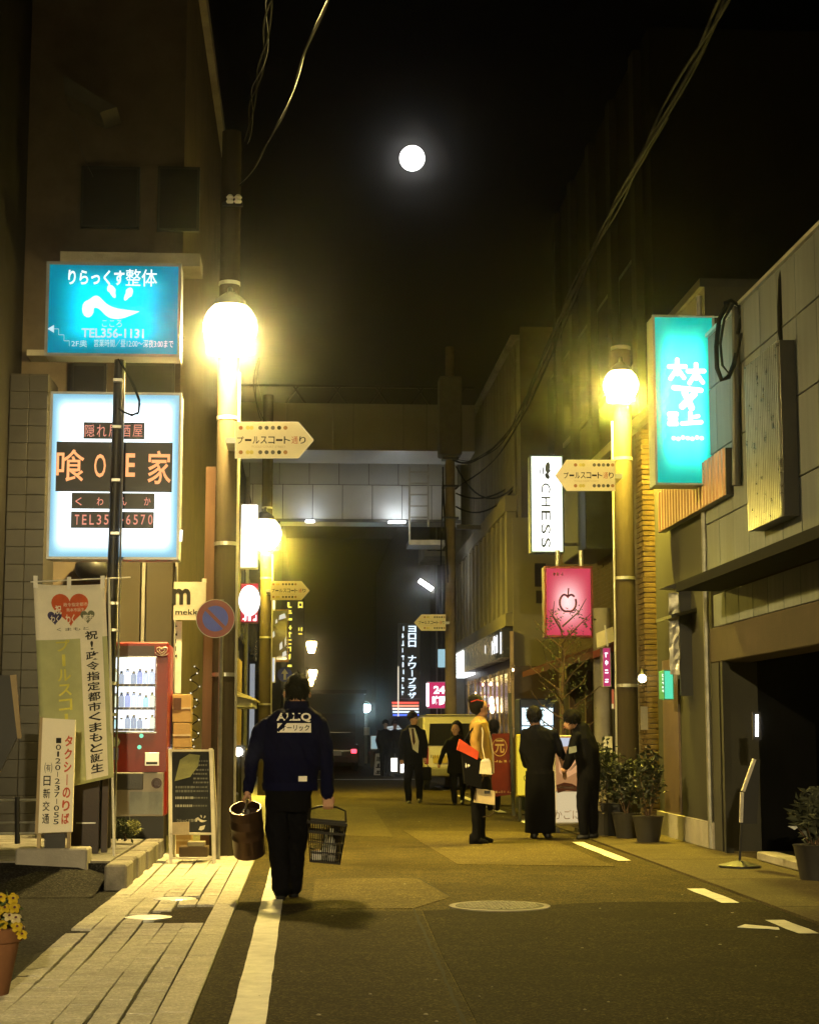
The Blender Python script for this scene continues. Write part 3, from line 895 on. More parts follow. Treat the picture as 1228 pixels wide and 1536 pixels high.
# far end of the street
for k, (x0, x1, y0, h, lab) in enumerate(((-14, -.95, 64.5, 10, 'dark building on the far left corner beyond the crossing'), (4.7, 16, 64.5, 12, 'dark tower beyond the crossing on the right'), (-8, 14, 128, 16, 'black block closing the far end of the street'))):
    t = thing('far_building', ((x0 + x1) / 2, y0 + 4, 0), lab, 'building')
    part('wall', t, pm('far wall %d' % k, (.07 if k < 2 else .02, .07 if k < 2 else .02, .075 if k < 2 else .022), .85, 0, .2, .6, .1), lambda m: m.box(x0, x1, y0, y0 + (50 if k < 2 else 8), 0, h))
    for j in range(3):
        for i in range(3):
            xx = (x1 - 1.4 - i * 1.7) if k == 0 else (x0 + .5 + i * 1.7)
            w = part('window', t, DKMET, lambda m: m.box(xx, xx + 1.0, y0 - .05, y0, 2.2 + j * 2.6, 3.6 + j * 2.6))
            part('pane', w, glass('dark window glass'), lambda m: m.box(xx + .08, xx + .92, y0 - .06, y0 - .048, 2.28 + j * 2.6, 3.52 + j * 2.6))
t = thing('grey_shed', (1.6, 70, 0), 'low blue grey wall and roller shutter across the crossing', 'building')
part('wall', t, pm('blue grey wall', (.11, .12, .14), .8, 0, .2, 1, .1), lambda m: m.box(-.9, 2.35, 69, 72, 0, 2.9))
part('roof', t, DKMET, lambda m: m.box(-1.0, 2.45, 68.8, 72.2, 2.9, 3.05))
part('shutter', t, pm('dark shutter', (.03, .03, .035), .5), lambda m: m.box(.2, 2.0, 68.95, 69, 0, 2.1))

# ================================================================== FOOTBRIDGES OVER THE STREET
BRP = pm('bridge panel', (.27, .26, .25), .6, 0, .12, 1.2, .06, stain=.3)
BRW = pm('pale bridge panel', (.72, .73, .74), .55, 0, .10, 1.2, .05, stain=.2)
B1 = thing('footbridge', (1.3, 45, 8.5), 'upper grey clad bridge crossing high over the street', 'bridge')
zl = at(500, 675, 44).z; zt = at(500, 605, 44).z
part('beam', B1, GREYW, lambda m: m.box(-4, 4.4, 44.03, 46.2, zl + .02, zt))
part('soffit', B1, pm('pale soffit', (.5, .5, .48), .35, .3, .15, 2, .04), lambda m: m.box(-4, 4.4, 44.03, 46.2, zl, zl + .019))
xs = [-4, -2.6] + [at(p, 640, 44).x for p in (430, 500, 530, 605, 640)] + [4.4]
for a, b in zip(xs[:-1], xs[1:]):
    MB().box(a + .012, b - .012, 44.0, 44.029, zl, zt, 0, .006).build('panel', BRP, B1)
part('railing', B1, DKMET, lambda m: [m.bar((x, 44.2, zt), (x + .35 * (-1) ** q, 44.2, zt + .5), .05) for q, x in enumerate([-.6 + .55 * q for q in range(9)])] + [m.bar((-4, 44.2, zt + .5), (4.4, 44.2, zt + .5), .06)])
B2 = thing('arcade_beam', (1.3, 47, 7.1), 'pale panelled arcade beam below and behind the upper bridge', 'bridge')
zl2 = at(500, 783, 47).z; zm2 = at(500, 727, 47).z; zt2 = at(500, 690, 47).z + .15
part('core', B2, GREYW, lambda m: m.box(-4, 4.3, 47.03, 48.0, zl2 + .02, zt2))
part('soffit', B2, pm('pale soffit', (.5, .5, .48), .35, .3), lambda m: m.box(-4, 4.3, 47.03, 48.0, zl2, zl2 + .019))
xs = [-4 + .83 * i for i in range(11)]
for a in xs[:-1]:
    MB().box(a + .01, a + .82, 47.0, 47.029, zl2 + .09, zm2 - .01, 0, .006).build('panel', BRW, B2)
    MB().box(a + .01 - .1, a + .82 - .1, 47.01, 47.029, zm2 + .01, zt2, 0, .006).build('panel', pm('grey bridge panel', (.5, .52, .54), .55, 0, .1, 1.2, .05), B2)
part('lower_flange', B2, GREYW, lambda m: m.box(-4, 4.3, 46.95, 47.03, zl2, zl2 + .08))
for (px, py) in ((465, 781), (588, 781), (600, 780)):
    c = at(px, py, 47.0)
    part('lamp', B2, em('bridge lamp', (.9, .97, 1), 26), lambda m: m.box(c.x - .12, c.x + .12, 46.5, 46.7, zl2 - .06, zl2 - .02))
# ladder on the bridge
t = thing('steel_ladder', at(628, 815, 46.7), 'steel ladder and landing hung on the right end of the pale bridge', 'ladder')
for px in (614, 642):
    part('stile', t, GALV, lambda m: m.bar(at(px, 812 if px == 614 else 790, 46.7), at(px, 700, 46.7), .05))
for py in range(708, 792, 17):
    part('rung', t, GALV, lambda m: m.bar(at(614, py, 46.7), at(642, py, 46.7), .04))
part('landing', t, GALV, lambda m: boxpx(m, (613, 810, 668, 817), 46.4, 47.6))
# ================================================================== STREET LAMPS AND POLES
ARROWF = pm('cream sign enamel', (.78, .72, .55), .5, 0, .06, 3, .02)
DOTC = [pm('dot ' + n, c, .6, bump=0) for n, c in (('rust', (.38, .17, .07)), ('grey', (.14, .13, .11)), ('slate', (.10, .10, .09)), ('stone', (.17, .16, .14)), ('olive', (.05, .055, .03)), ('amber', (.40, .22, .08)), ('yellow', (.72, .62, .18)))]
REDP = pm('red print', (.5, .12, .05), .6, bump=0)
def arrow_sign(x0, x1, y0, y1, tip, D, label, flip=False):
    """street name board, pointed at one end; x0..x1 body in pixels, tip = pixel of the point"""
    ym = (y0 + y1) / 2
    pts = [(x0, y1), (x1, y1), (tip, ym), (x1, y0), (x0, y0)] if not flip else [(x1, y1), (x1, y0), (x0, y0), (tip, ym), (x0, y1)]
    c = at((x0 + x1) / 2, y1, D)
    t = thing('street_name_sign', (c.x, D, c.z), label, 'street sign', 'arrow shaped street name boards')
    part('board', t, ARROWF, lambda m: prismpx(m, pts, D, .02))
    part('edge_trim', t, ALU, lambda m: prismpx(m, [((a - (x0 + x1) / 2) * 1.012 + (x0 + x1) / 2, (b - ym) * 1.02 + ym) for a, b in pts], D + .006, .012))
    lo, hi = (min(x0, tip), max(x1, tip)); W = hi - lo
    tx0, tx1 = (lo + W * .015, lo + W * .91) if not flip else (lo + W * .13, lo + W * .985)
    w = (tx1 - tx0) / 9
    s = (y1 - y0)
    hh = s * .085 * 2
    def tx(m):
        for i, ch in enumerate('プールスコート通り'):
            a = tx0 + w * i + w * .08; b = tx0 + w * (i + 1) - w * .08
            mi = 5 + 1 if False else (1 if ch == '通' else 0)
            if ch == 'ー': wpx(m, ch, (a, ym - s * .03, b, ym + s * .03), D - .003, 0, .02)
            else: wpx(m, ch, (a, ym - s * .1, b, ym + s * .1), D - .003, mi, .012 if ch != '通' else 0)
        wpx(m, 'POOLS COURT STREET', (tx0 + (tx1 - tx0) * .22, ym + s * .16, tx0 + (tx1 - tx0) * .7, ym + s * .21), D - .003, 2)
    text_part(t, [INK, REDP, pm('pale print', (.5, .42, .26), .6)], tx)
    for yy in (y0 + s * .16, y1 - s * .16):
        for fx, ci in ((.06, 0), (.16, 6), (.215, 6), (.34, 1), (.43, 2), (.52, 3), (.61, 4), (.70, 5)):
            px = tx0 + (tx1 - tx0) * fx if not flip else tx0 + (tx1 - tx0) * (fx + .27 if fx > .3 else fx + .18)
            k = at(px, yy, D)
            part('dot', t, DOTC[ci], lambda m: m.disc((k.x, D - .003, k.z), s * .058 * D / F, (0, -1, 0), 16))
    part('bracket', t, GALV, lambda m: m.box(*( (at(x0, ym, D).x - .1, at(x0, ym, D).x + .03) if not flip else (at(x1, ym, D).x - .03, at(x1, ym, D).x + .1)), D + .02, D + .7, at(x0, ym, D).z - .03, at(x0, ym, D).z + .03))
    return t
def lamp_post(px, D, ztop, lamp, lampr, col, strength, label, r0=.15, r1=.11, side=1, brim=.62, bz=.74, low=-.64):
    """concrete pole with arm and globe lamp"""
    x = at(px, 1100, D).x if px > 0 else -.85
    t = thing('street_lamp', (x, D, 0), label, 'street lamp', 'street lamps along the street')
    part('pole', t, POLEC, lambda m: m.tube([(x, D, -.03), (x, D, ztop * .5), (x, D, ztop)], [r0, (r0 + r1) / 2, r1], 20), True)
    c = lamp
    for z in (1.9, 3.3, c.z - .9, c.z + .6):
        part('band', t, GALV, lambda m: m.lathe([(r0 - (r0 - r1) * z / ztop + .006, -.02), (r0 - (r0 - r1) * z / ztop + .006, .02)], (x, D, z), seg=20))
    part('conduit', t, ALU, lambda m: m.tube([(x + side * (r0 * .95), D - .05, .3), (x + side * (r0 * .9), D - .05, c.z - .4)], .016), True)
    part('arm', t, DKMET, lambda m: m.tube([(x, D, c.z + lampr + .1), (x + (c.x - x) * .6, D - abs(D - c.y) * .6, c.z + lampr * 1.2 + .12), (c.x, c.y, c.z + lampr * 1.15)], .03), True)
    sh = part('shade', t, pm('enamel shade', (.5, .48, .42), .4, bump=0), lambda m: m.lathe([(lampr * brim, lampr * bz), (lampr * brim, lampr * (bz + .04)), (lampr * .55, lampr * (bz + .2)), (lampr * .3, lampr * 1.14), (.04, lampr * 1.2), (.0, lampr * 1.2)], c, seg=28, caps=False), True)
    part('shade_top', sh, DKMET, lambda m: m.lathe([(lampr * (brim + .01), lampr * (bz + .01)), (lampr * (brim + .01), lampr * (bz + .08)), (lampr * .57, lampr * (bz + .26)), (lampr * .32, lampr * 1.2), (.05, lampr * 1.3), (.0, lampr * 1.3)], c, seg=28, caps=False), True)
    gm = MB(); gm.ball(c, lampr, 24, 24)
    for k, fc in enumerate(gm.f):
        zc = sum(gm.v[q][2] for q in fc) / len(fc) - c.z
        gm.m[k] = 0 if zc < low * lampr else (1 if zc < .1 * lampr else 2)
    # globe split for effect: lower bowl throws the light down, upper half only glows
    gm.build('globe', [em('lamp bowl %s' % label[:22], col, strength), em('lamp side %s' % label[:22], (1, .84, .4), strength * .014), em('lamp opal %s' % label[:22], (1, .84, .45), 9)], t, True)
    d = Vector((x - c.x, D - c.y, 0)).normalized(); a0 = math.atan2(d.y, d.x)
    def shield(m):
        n = 16; q = [(c.x + lampr * 1.06 * math.cos(a0 + R(-54 + 108 * k / n)), c.y + lampr * 1.06 * math.sin(a0 + R(-54 + 108 * k / n))) for k in range(n + 1)]
        for k in range(n):
            m.prism([(q[k][0], q[k][1], c.z - lampr * .93), (q[k + 1][0], q[k + 1][1], c.z - lampr * .93), (q[k + 1][0], q[k + 1][1], c.z + lampr * .8), (q[k][0], q[k][1], c.z + lampr * .8)], d * .01)
    part('back_shield', t, pm('matt black shield', (.006, .006, .006), .9, bump=0, spec=.02), shield)  # added behind the globe to keep lamp light off the pole
    return t
WARM = (1.0, .72, .22)
YEL = (1.0, .75, .08)
pole1 = lamp_post(335, 18.25, 7.9, at(345, 490, 17.75), .285, WARM, 3000, 'concrete lamp post with blazing warm lamp nearest on the left', .135, .105)
pole2 = lamp_post(397, 36.0, 8.5, at(396, 800, 35.5), .36, YEL, 1900, 'second lamp post on the left, glowing below the bridge', .14, .11)
poleR = lamp_post(940, 22.0, 6.35, at(931, 577, 21.5), .225, YEL, 4300, 'lamp post on the right pavement with greenish yellow lamp', .155, .125, -1)
lamp_post(-2000, -10.6, 7.6, Vector((-.55, -10.0, 5.5)), .3, (1.0, .78, .38), 47000, 'lamp post behind the viewer on the left pavement', .135, .105, 1, 3.0, -.74, -.76)  # wide unseen shade brim added to keep this light off upper walls

arrow_sign(353, 447, 633, 687, 470, 17.62, 'arrow street name board on the nearest left lamp post')
arrow_sign(406, 452, 872, 900, 464, 35.22, 'small arrow street name board on the second left lamp post')
arrow_sign(850, 922, 690, 736, 833, 21.29, 'yellow lit arrow street name board on the right lamp post', True)
arrow_sign(632, 668, 922, 946, 621, 41.7, 'arrow street name board on the far right utility pole', True)

# far right utility pole with transformer and cables
b = at(676, 1100, 42)
upole = thing('utility_pole', (b.x, 42, 0), 'wooden brown utility pole before the beige finned building', 'utility pole')
part('pole', upole, pm('brown concrete pole', (.2, .16, .1), .8, stain=.4), lambda m: m.tube([(b.x, 42, -.03), (b.x, 42, 11)], [.15, .11], 16), True)
part('transformer', upole, pm('transformer grey', (.13, .125, .12), .6), lambda m: m.box(b.x - .28, b.x + .28, 41.7, 42.4, 8.2, 10.2, 0, .03))
for z in (7.4, 6.6, 8.1): part('clamp', upole, DKMET, lambda m: m.box(b.x - .2, b.x + .2, 41.8, 42.2, z, z + .05))
r5 = random.Random(5)
part('cable_tangle', upole, RUBBER, lambda m: [m.tube(sag((b.x - .2, 41.8, 7.9 - .12 * k), (b.x - .16 + r5.uniform(-.1, .1), 41.8, 6.0 - .2 * k), r5.uniform(-.1, .1), 8), .018, 5) for k in range(6)])
part('wall_lamp', upole, DKMET, lambda m: m.box(b.x + .15, b.x + .75, 41.8, 41.95, at(700, 795, 42).z, at(700, 789, 42).z))

# ---- no parking sign
c = at(323, 928, 17.6)
t = thing('no_parking_sign', (c.x, 17.6, 0), 'round red and blue no parking sign beside the left lamp post', 'traffic sign')
rr = 29 * 17.6 / F
part('post', t, GALV, lambda m: m.tube([(c.x + .06, 17.66, 0), (c.x + .06, 17.66, c.z + rr)], .022), True)
part('plate', t, pm('sign white rim', (.35, .33, .3), .4), lambda m: m.lathe([(rr, -.012), (rr, 0)], c, (0, -1, 0), 36))
part('red_ring', t, pm('sign red', (.22, .02, .018), .45, bump=.02), lambda m: m.lathe([(rr * .965, .0), (rr * .965, .002)], c, (0, -1, 0), 36))
part('blue_field', t, pm('sign blue', (.04, .07, .6), .45, bump=.02), lambda m: m.lathe([(rr * .66, .002), (rr * .66, .004)], c, (0, -1, 0), 36))
def slash(m):
    k = rr * .70; w = rr * .09; d = Vector((1, 0, -1)).normalized(); e = Vector((1, 0, 1)).normalized()
    cc = Vector((c.x, 17.6 - .006, c.z))
    m.poly([cc - d * k - e * w, cc + d * k - e * w, cc + d * k + e * w, cc - d * k + e * w])
part('red_slash', t, pm('sign red', (.22, .02, .018), .45), slash)
# one way sign, far left
c = at(427, 1012, 44)
t = thing('one_way_sign', (c.x, 44, 0), 'small round blue sign with white arrow in the left distance', 'traffic sign')
part('post', t, GALV, lambda m: m.tube([(c.x, 44.05, 0), (c.x, 44.05, c.z + .18)], .025))
part('plate', t, pm('sign blue', (.04, .07, .6), .45), lambda m: m.lathe([(.19, -.012), (.19, 0)], c, (0, -1, 0), 28))
part('arrow', t, WHITE, lambda m: (m.poly([(c.x - .03, 43.995, c.z - .13), (c.x + .03, 43.995, c.z - .13), (c.x + .03, 43.995, c.z + .02), (c.x - .03, 43.995, c.z + .02)]), m.poly([(c.x - .09, 43.995, c.z + .02), (c.x + .09, 43.995, c.z + .02), (c.x, 43.995, c.z + .15)])))

# ================================================================== SIGNS, LEFT
# thin dark post that carries the two big signs
c = at(161, 1285, 16.6)
t = thing('sign_post', (c.x, 16.6, DZ), 'slim dark post in front of the big white lit sign', 'post')
top = at(179, 540, 16.6)
part('shaft', t, pm('dark post paint', (.03, .028, .027), .45), lambda m: m.tube([(c.x - .03, 16.6, .17), (top.x, 16.6, top.z)], [.062, .05], 14), True)
part('bright_pipe', t, ALU, lambda m: m.tube([(c.x + .07, 16.55, .17), (top.x + .055, 16.55, top.z - .02)], .011, 8), True)
for py in (570, 640, 720, 800, 905, 945, 1025, 1072):
    k = at(178 - (py - 540) * .018, py, 16.52); part('clip', t, ALU, lambda m: m.box(k.x - .05, k.x + .04, 16.5, 16.56, k.z - .016, k.z + .016, 0, .004))
part('cable_loop', t, RUBBER, lambda m: m.tube([at(a, b_, 16.5) for a, b_ in ((179, 540), (190, 558), (202, 580), (209, 600), (208, 618), (198, 623), (186, 618), (178, 612))], .011, 6), True)
part('cable_loop', t, RUBBER, lambda m: m.tube([at(a, b_, 16.48) for a, b_ in ((177, 538), (194, 566), (205, 592), (210, 606), (207, 621), (194, 621))], .007, 6), True)
# turquoise sign
face = tube_lit('turquoise sign acrylic', (.0, .27, .38), (.0, .66, .80), .95, 1.8, None, soft=.3)
t = lightbox('lit_signboard', 'turquoise lit signboard with white smile emblem above the white sign', (67, 396, 272, 533), 16.75, .3, face, pm('sign frame grey', (.2, .23, .25), .45, .4), 4)
WL = em('white lit lettering', (.86, 1, 1), 1.3)
def smile(m, X, Y, k, D):
    """brush emblem: two drops over a wave, in pixel space scaled by k"""
    def P(x, y): return at(X + x * k, Y + y * k, D)
    up_, lo_ = [], []
    n = 28
    for i in range(n + 1):
        s = i / n; x = -40 + 80 * s
        yc = 7 - 13 * math.exp(-((s - .2) / .16) ** 2) + 16 * s * (1 - .25 * s) - 12 * max(0, s - .6) ** 1.3 * 2.2
        wd = 8.5 * (1 - s) ** .8 + 4.4 * math.sin(math.pi * min(1, s * 1.02)) + .3
        up_.append((x, yc - wd)); lo_.append((x, yc + wd * .85))
    for i in range(n):
        m.poly([P(*up_[i]), P(*up_[i + 1]), P(*lo_[i + 1]), P(*lo_[i])])
    m.poly([P(-37 + 9 * math.cos(a * .4488), 7 + 13 * math.sin(a * .4488)) for a in range(14)])
    for (cx_, cy_, ang) in ((-1, -19, -.45), (23, -15, .5)):
        pts = []
        for a in range(16):
            q = a * math.pi / 8; x = 6.4 * math.cos(q); y = 11 * math.sin(q)
            if y > 0: x *= .62
            pts.append(P(cx_ + x * math.cos(ang) - y * math.sin(ang), cy_ + x * math.sin(ang) + y * math.cos(ang)))
        m.poly(pts)
def tx(m):
    D = 16.738
    wpx(m, 'りらっくす', (102, 405, 187, 427), D, 0, .03); wpx(m, '整体', (188, 404, 236, 429), D, 0, .006)
    smile(m, 169, 456, 1.0, D)
    wpx(m, 'こころ', (153, 480, 183, 490), D, 1, .0)
    wpx(m, 'TEL356-1131', (122, 493, 216, 506), D, 1, .025)
    wpx(m, '2F奥', (107, 510, 131, 520), D, 1, .0); wpx(m, '営業時間／昼12:00～深夜3:00まで', (141, 510, 260, 520), D, 1)
    m.poly([at(71, 493, D), at(81, 499, D), at(81, 487, D)], 1)
    path = [(80, 493), (88, 493), (88, 502), (96, 502), (96, 511), (104, 511), (104, 519)]
    for a, b_ in zip(path[:-1], path[1:]):
        m.bar(at(*a, D), at(*b_, D), .012, 1, .002)
text_part(t, [WL, em('white lit small lettering', (.7, .95, 1), .95)], tx)
# white sign with black bands
face = tube_lit('white sign acrylic', (.35, .75, .95), (.86, .96, 1.0), .9, 2.6, None, soft=.12)
t = lightbox('lit_signboard', 'big white lit signboard with black bands and orange lettering', (70, 590, 272, 838), 16.9, .32, face, pm('sign frame steel', (.3, .31, .32), .4, .6), 3)
def bands(m):
    for bx in ((125, 634, 217, 658), (83, 664, 259, 737), (107, 740, 232, 763), (106, 768, 231, 792)):
        rectpx(m, bx, 16.889)
part('black_band', t, pm('black film', (.006, .006, .008), .35, bump=0), bands)
OR = em('orange lit lettering', (1, .42, .16), 1.5); OR2 = em('red lit lettering', (1, .38, .26), 1.0)
def tx(m):
    D = 16.882
    for ch, x in zip('隠れ居酒屋', (127, 145, 163, 181, 199)): wpx(m, ch, (x, 637, x + 15, 655), D, 1, .0)
    wpx(m, '喰', (84, 674, 127, 722), D, 0, .008); wpx(m, 'O', (141, 681, 159, 716), D, 0, .01); wpx(m, 'N', (166, 681, 184, 717), D, 0, .01)
    wpx(m, 'E', (188, 680, 203, 715), D, 0, .02); wpx(m, '家', (221, 676, 257, 726), D, 0, .012)
    for ch, x in zip('くわんか', (113, 145, 180, 216)): wpx(m, ch, (x, 746, x + 10, 758), D, 1, .01)
    for ch, x in zip('TEL352-6570', range(112, 233, 11)):
        if ch == '-': wpx(m, ch, (x + 1, 779, x + 7, 781), D, 1, .01)
        else: wpx(m, ch, (x, 772, x + 7, 787), D, 1, .01)
text_part(t, [OR, OR2], tx)
part('side_tube', t, em('side tube light', (1, .95, .85), 2.2), lambda m: m.tube([at(272, 795, 16.85), at(271, 812, 16.85)], .014, 8))

# hanging cloth banner
def cloth(px0, px1, py0, py1, D, n=14, k=26, amp=.03, lean=0, sway=0, x1shift=0):
    """grid on a hanging cloth, returns (verts rows)"""
    rows = []
    for j in range(k + 1):
        s = j / k; row = []
        for i in range(n + 1):
            u = i / n
            px = px0 + (px1 - px0) * u + lean * s + sway * s * s * (.4 + .6 * u)
            py = py0 + (py1 - py0) * s + 4 * math.sin(math.pi * u) * (1 - s) * .5 - s * x1shift * u
            d = D + amp * (math.sin(u * 7 + s * 3.1) * (.2 + s) + .6 * math.sin(u * 3 - s * 5.2) * s)
            row.append(at(px, py, d))
        rows.append(row)
    return rows
def cloth_fn(rows):
    k = len(rows) - 1; n = len(rows[0]) - 1
    def f(u, s, off=.006):
        x = min(max(u, 0), 1) * n; y = min(max(s, 0), 1) * k
        i = min(int(x), n - 1); j = min(int(y), k - 1); a = x - i; b = y - j
        p = rows[j][i] * (1 - a) * (1 - b) + rows[j][i + 1] * a * (1 - b) + rows[j + 1][i] * (1 - a) * b + rows[j + 1][i + 1] * a * b
        return p - Vector((0, off, 0))
    return f
def wcloth(m, txt, f, u0, u1, s0, s1, mi=0, bold=0.0, off=.007):
    vs, fs = glyphs(txt, bold)
    x0 = min(p[0] for p in vs); x1 = max(p[0] for p in vs); y0 = min(p[1] for p in vs); y1 = max(p[1] for p in vs)
    m.add([f(u0 + (u1 - u0) * (p[0] - x0) / max(1e-4, x1 - x0), s1 + (s0 - s1) * (p[1] - y0) / max(1e-4, y1 - y0), off) for p in vs], fs, mi)
def pcloth(m, pts, f, mi=0, off=.005, sub=1):
    m.poly([f(u, s, off) for u, s in pts], mi)
def gcloth(m, u0, u1, s0, s1, f, mi=0, off=.004, nu=5, ns=16):
    vs = [f(u0 + (u1 - u0) * i / nu, s0 + (s1 - s0) * j / ns, off) for j in range(ns + 1) for i in range(nu + 1)]
    m.add(vs, [(j * (nu + 1) + i, j * (nu + 1) + i + 1, (j + 1) * (nu + 1) + i + 1, (j + 1) * (nu + 1) + i) for j in range(ns) for i in range(nu)], mi)
D = 15.5
ban = thing('cloth_banner', (at(170, 1285, D).x, D, DZ), 'tall white and green cloth banner with red heart hung beside the dark post', 'banner')
part('pole', ban, WHITE, lambda m: m.tube([at(171, 1288, D), at(163, 868, D)], .011, 8), True)
part('top_rod', ban, WHITE, lambda m: m.tube([at(46, 873, D), at(196, 866, D)], .006, 8), True)
rows = cloth(50, 157, 876, 1190, D, lean=15, sway=-2, x1shift=24)
CLW = pm('cream cloth', (.78, .74, .64), .85, 0, .08, 5, .1, 300, trans=0)
CLG = pm('pale green cloth', (.40, .42, .23), .85, 0, .15, 4, .1, 300)
mb = MB(); k = len(rows) - 1; n = len(rows[0]) - 1
vs = [p for r in rows for p in r] 
fs = []; ms = []
for j in range(k):
    for i in range(n):
        mi = 0 if j < k * .235 else 1
        mb.add([rows[j][i], rows[j][i + 1], rows[j + 1][i + 1], rows[j + 1][i]], [(0, 1, 2, 3)], mi)
bm = bmesh.new(); me = mb.mesh('cloth', [CLW, CLG], False, wloc(ban), False); bm.from_mesh(me); bmesh.ops.remove_doubles(bm, verts=bm.verts, dist=.0005); bm.to_mesh(me); bm.free()
me.polygons.foreach_set('use_smooth', [True] * len(me.polygons))
o = bpy.data.objects.new('cloth', me); o.parent = ban; COL.objects.link(o)
md = o.modifiers.new('thickness', 'SOLIDIFY'); md.thickness = .002; md.offset = 1
f = cloth_fn(rows)
for u in (.03, .5, .97):
    part('loop', ban, WHITE, lambda m: m.poly([f(u - .03, .02, .01), f(u + .03, .02, .01), f(u + .03, -.0, .01) + Vector((0, 0, .075)), f(u - .03, 0, .01) + Vector((0, 0, .075))]))
HEART = pm('heart red print', (.52, .10, .04), .8, bump=0)
def heart(m, cu, cs, w, h, mi, off):
    pts = []
    for i in range(40):
        a = 2 * math.pi * i / 40
        x = 16 * math.sin(a) ** 3; y = 13 * math.cos(a) - 5 * math.cos(2 * a) - 2 * math.cos(3 * a) - math.cos(4 * a)
        pts.append((cu + x / 16 * w / 2, cs - (y + 2.5) / 15 * h / 2))
    c0 = f(cu, cs, off)
    for i in range(40):
        m.poly([c0, f(*pts[i], off), f(*pts[(i + 1) % 40], off)], mi)
def motif(m):
    heart(m, .50, .125, .52, .17, 0, .006)
    heart(m, .28, .165, .20, .07, 1, .009); heart(m, .74, .165, .2, .07, 2, .009)
    wcloth(m, '祝', f, .29, .38, .10, .145, 3, .02, .010)
    wcloth(m, '政令指定都市', f, .41, .75, .088, .107, 3, 0, .010); wcloth(m, '熊本市誕生', f, .45, .70, .115, .133, 3, 0, .010)
    wcloth(m, 'わく', f, .43, .56, .145, .195, 3, .02, .010)
    wcloth(m, 'わく', f, .22, .34, .15, .185, 3, .02, .012); wcloth(m, '都市', f, .67, .82, .15, .185, 3, .02, .012)
    wcloth(m, 'くまもと', f, .3, .75, .212, .228, 4, 0, .008)
text_part(ban, [HEART, pm('navy print', (.05, .045, .12), .8), pm('grey green print', (.14, .15, .1), .8), CLW, INK], motif, 'heart_print')
def strip(m):
    gcloth(m, .62, .93, .20, .985, f, 0, .004, 4, 20)
part('cream_strip', ban, CLW, strip)
def tx(m):
    s = '祝！政令指定都市くまもと誕生'; n = len(s)
    for i, ch in enumerate(s):
        s0 = .235 + (.965 - .235) * i / n; s1 = s0 + .73 / n * .86
        if ch == '！': wcloth(m, '!', f, .76, .80, s0, s1, 0, .01, .010)
        else: wcloth(m, ch, f, .69, .87, s0, s1, 0, .02, .010)
    s = 'プールスコート通り'; n = len(s)
    for i, ch in enumerate(s):
        s0 = .27 + .66 * i / n; s1 = s0 + .66 / n * .8
        if ch == 'ー': wcloth(m, '|', f, .355, .40, s0, s1, 1, .02, .009)
        else: wcloth(m, ch, f, .28, .47, s0, s1, 1, .02, .009)
text_part(ban, [INK, pm('yellow print', (.62, .58, .12), .8)], tx)

# taxi rank sign on a concrete block
D = 14.75
tr = thing('taxi_rank_sign', (at(80, 1308, D).x, D, .03), 'cream taxi rank sign with red lettering on a concrete block', 'sign')
part('block', tr, CONC, lambda m: boxpx(m, (22, 1273, 131, 1309), D - .02, D + .3, 0, .015))
TXB = pm('cream enamel', (.82, .76, .62), .5, 0, .06, 4, .03)
part('board', tr, TXB, lambda m: prismpx(m, [(56, 1250), (108, 1248), (113, 1080), (63, 1077)], D, .05))
part('edge_strip', tr, pm('tan edge', (.36, .28, .17), .6), lambda m: prismpx(m, [(52, 1252), (57, 1252), (64, 1076), (60, 1076)], D - .004, .05))
for px in (58, 103):
    part('leg', tr, pm('tan edge', (.36, .28, .17), .6), lambda m: boxpx(m, (px - 3, 1246, px + 3, 1275), D + .01, D + .045))
part('foot_plate', tr, BLACK, lambda m: boxpx(m, (66, 1251, 98, 1274), D + .02, D + .03))
def tx(m):
    vpx(m, 'タクシーのりば', (97, 1102, 109, 1238), D - .006, 0, .03, .84, lean=-5)
    vpx(m, '■0120-237-055', (84, 1106, 92, 1238), D - .006, 1, .005, .78, lean=-4)
    vpx(m, '有', (69, 1146, 76, 1158), D - .006, 1, 0, .9)
    wpx(m, '(', (66.5, 1144, 69, 1160), D - .006, 1); wpx(m, ')', (76, 1144, 78.5, 1160), D - .006, 1)
    vpx(m, '日新交通', (65, 1162, 76, 1238), D - .006, 1, .01, .78, lean=-2)
text_part(tr, [pm('taxi red', (.55, .10, .05), .6, bump=0), INK], tx)
# dark board behind the banner foot
t = thing('studded_board', (at(135, 1285, 16.0).x, 16.0, DZ), 'dark maroon panel with studs at the foot of the banner', 'panel')
part('board', t, pm('dark maroon', (.025, .012, .012), .5), lambda m: boxpx(m, (106, 1150, 150, 1284), 15.9, 15.95))
part('board', t, pm('dark maroon', (.025, .012, .012), .5), lambda m: boxpx(m, (151, 1150, 163, 1284), 15.92, 15.99))
part('rail', t, GALV, lambda m: boxpx(m, (114, 1234, 143, 1236), 15.88, 15.9))

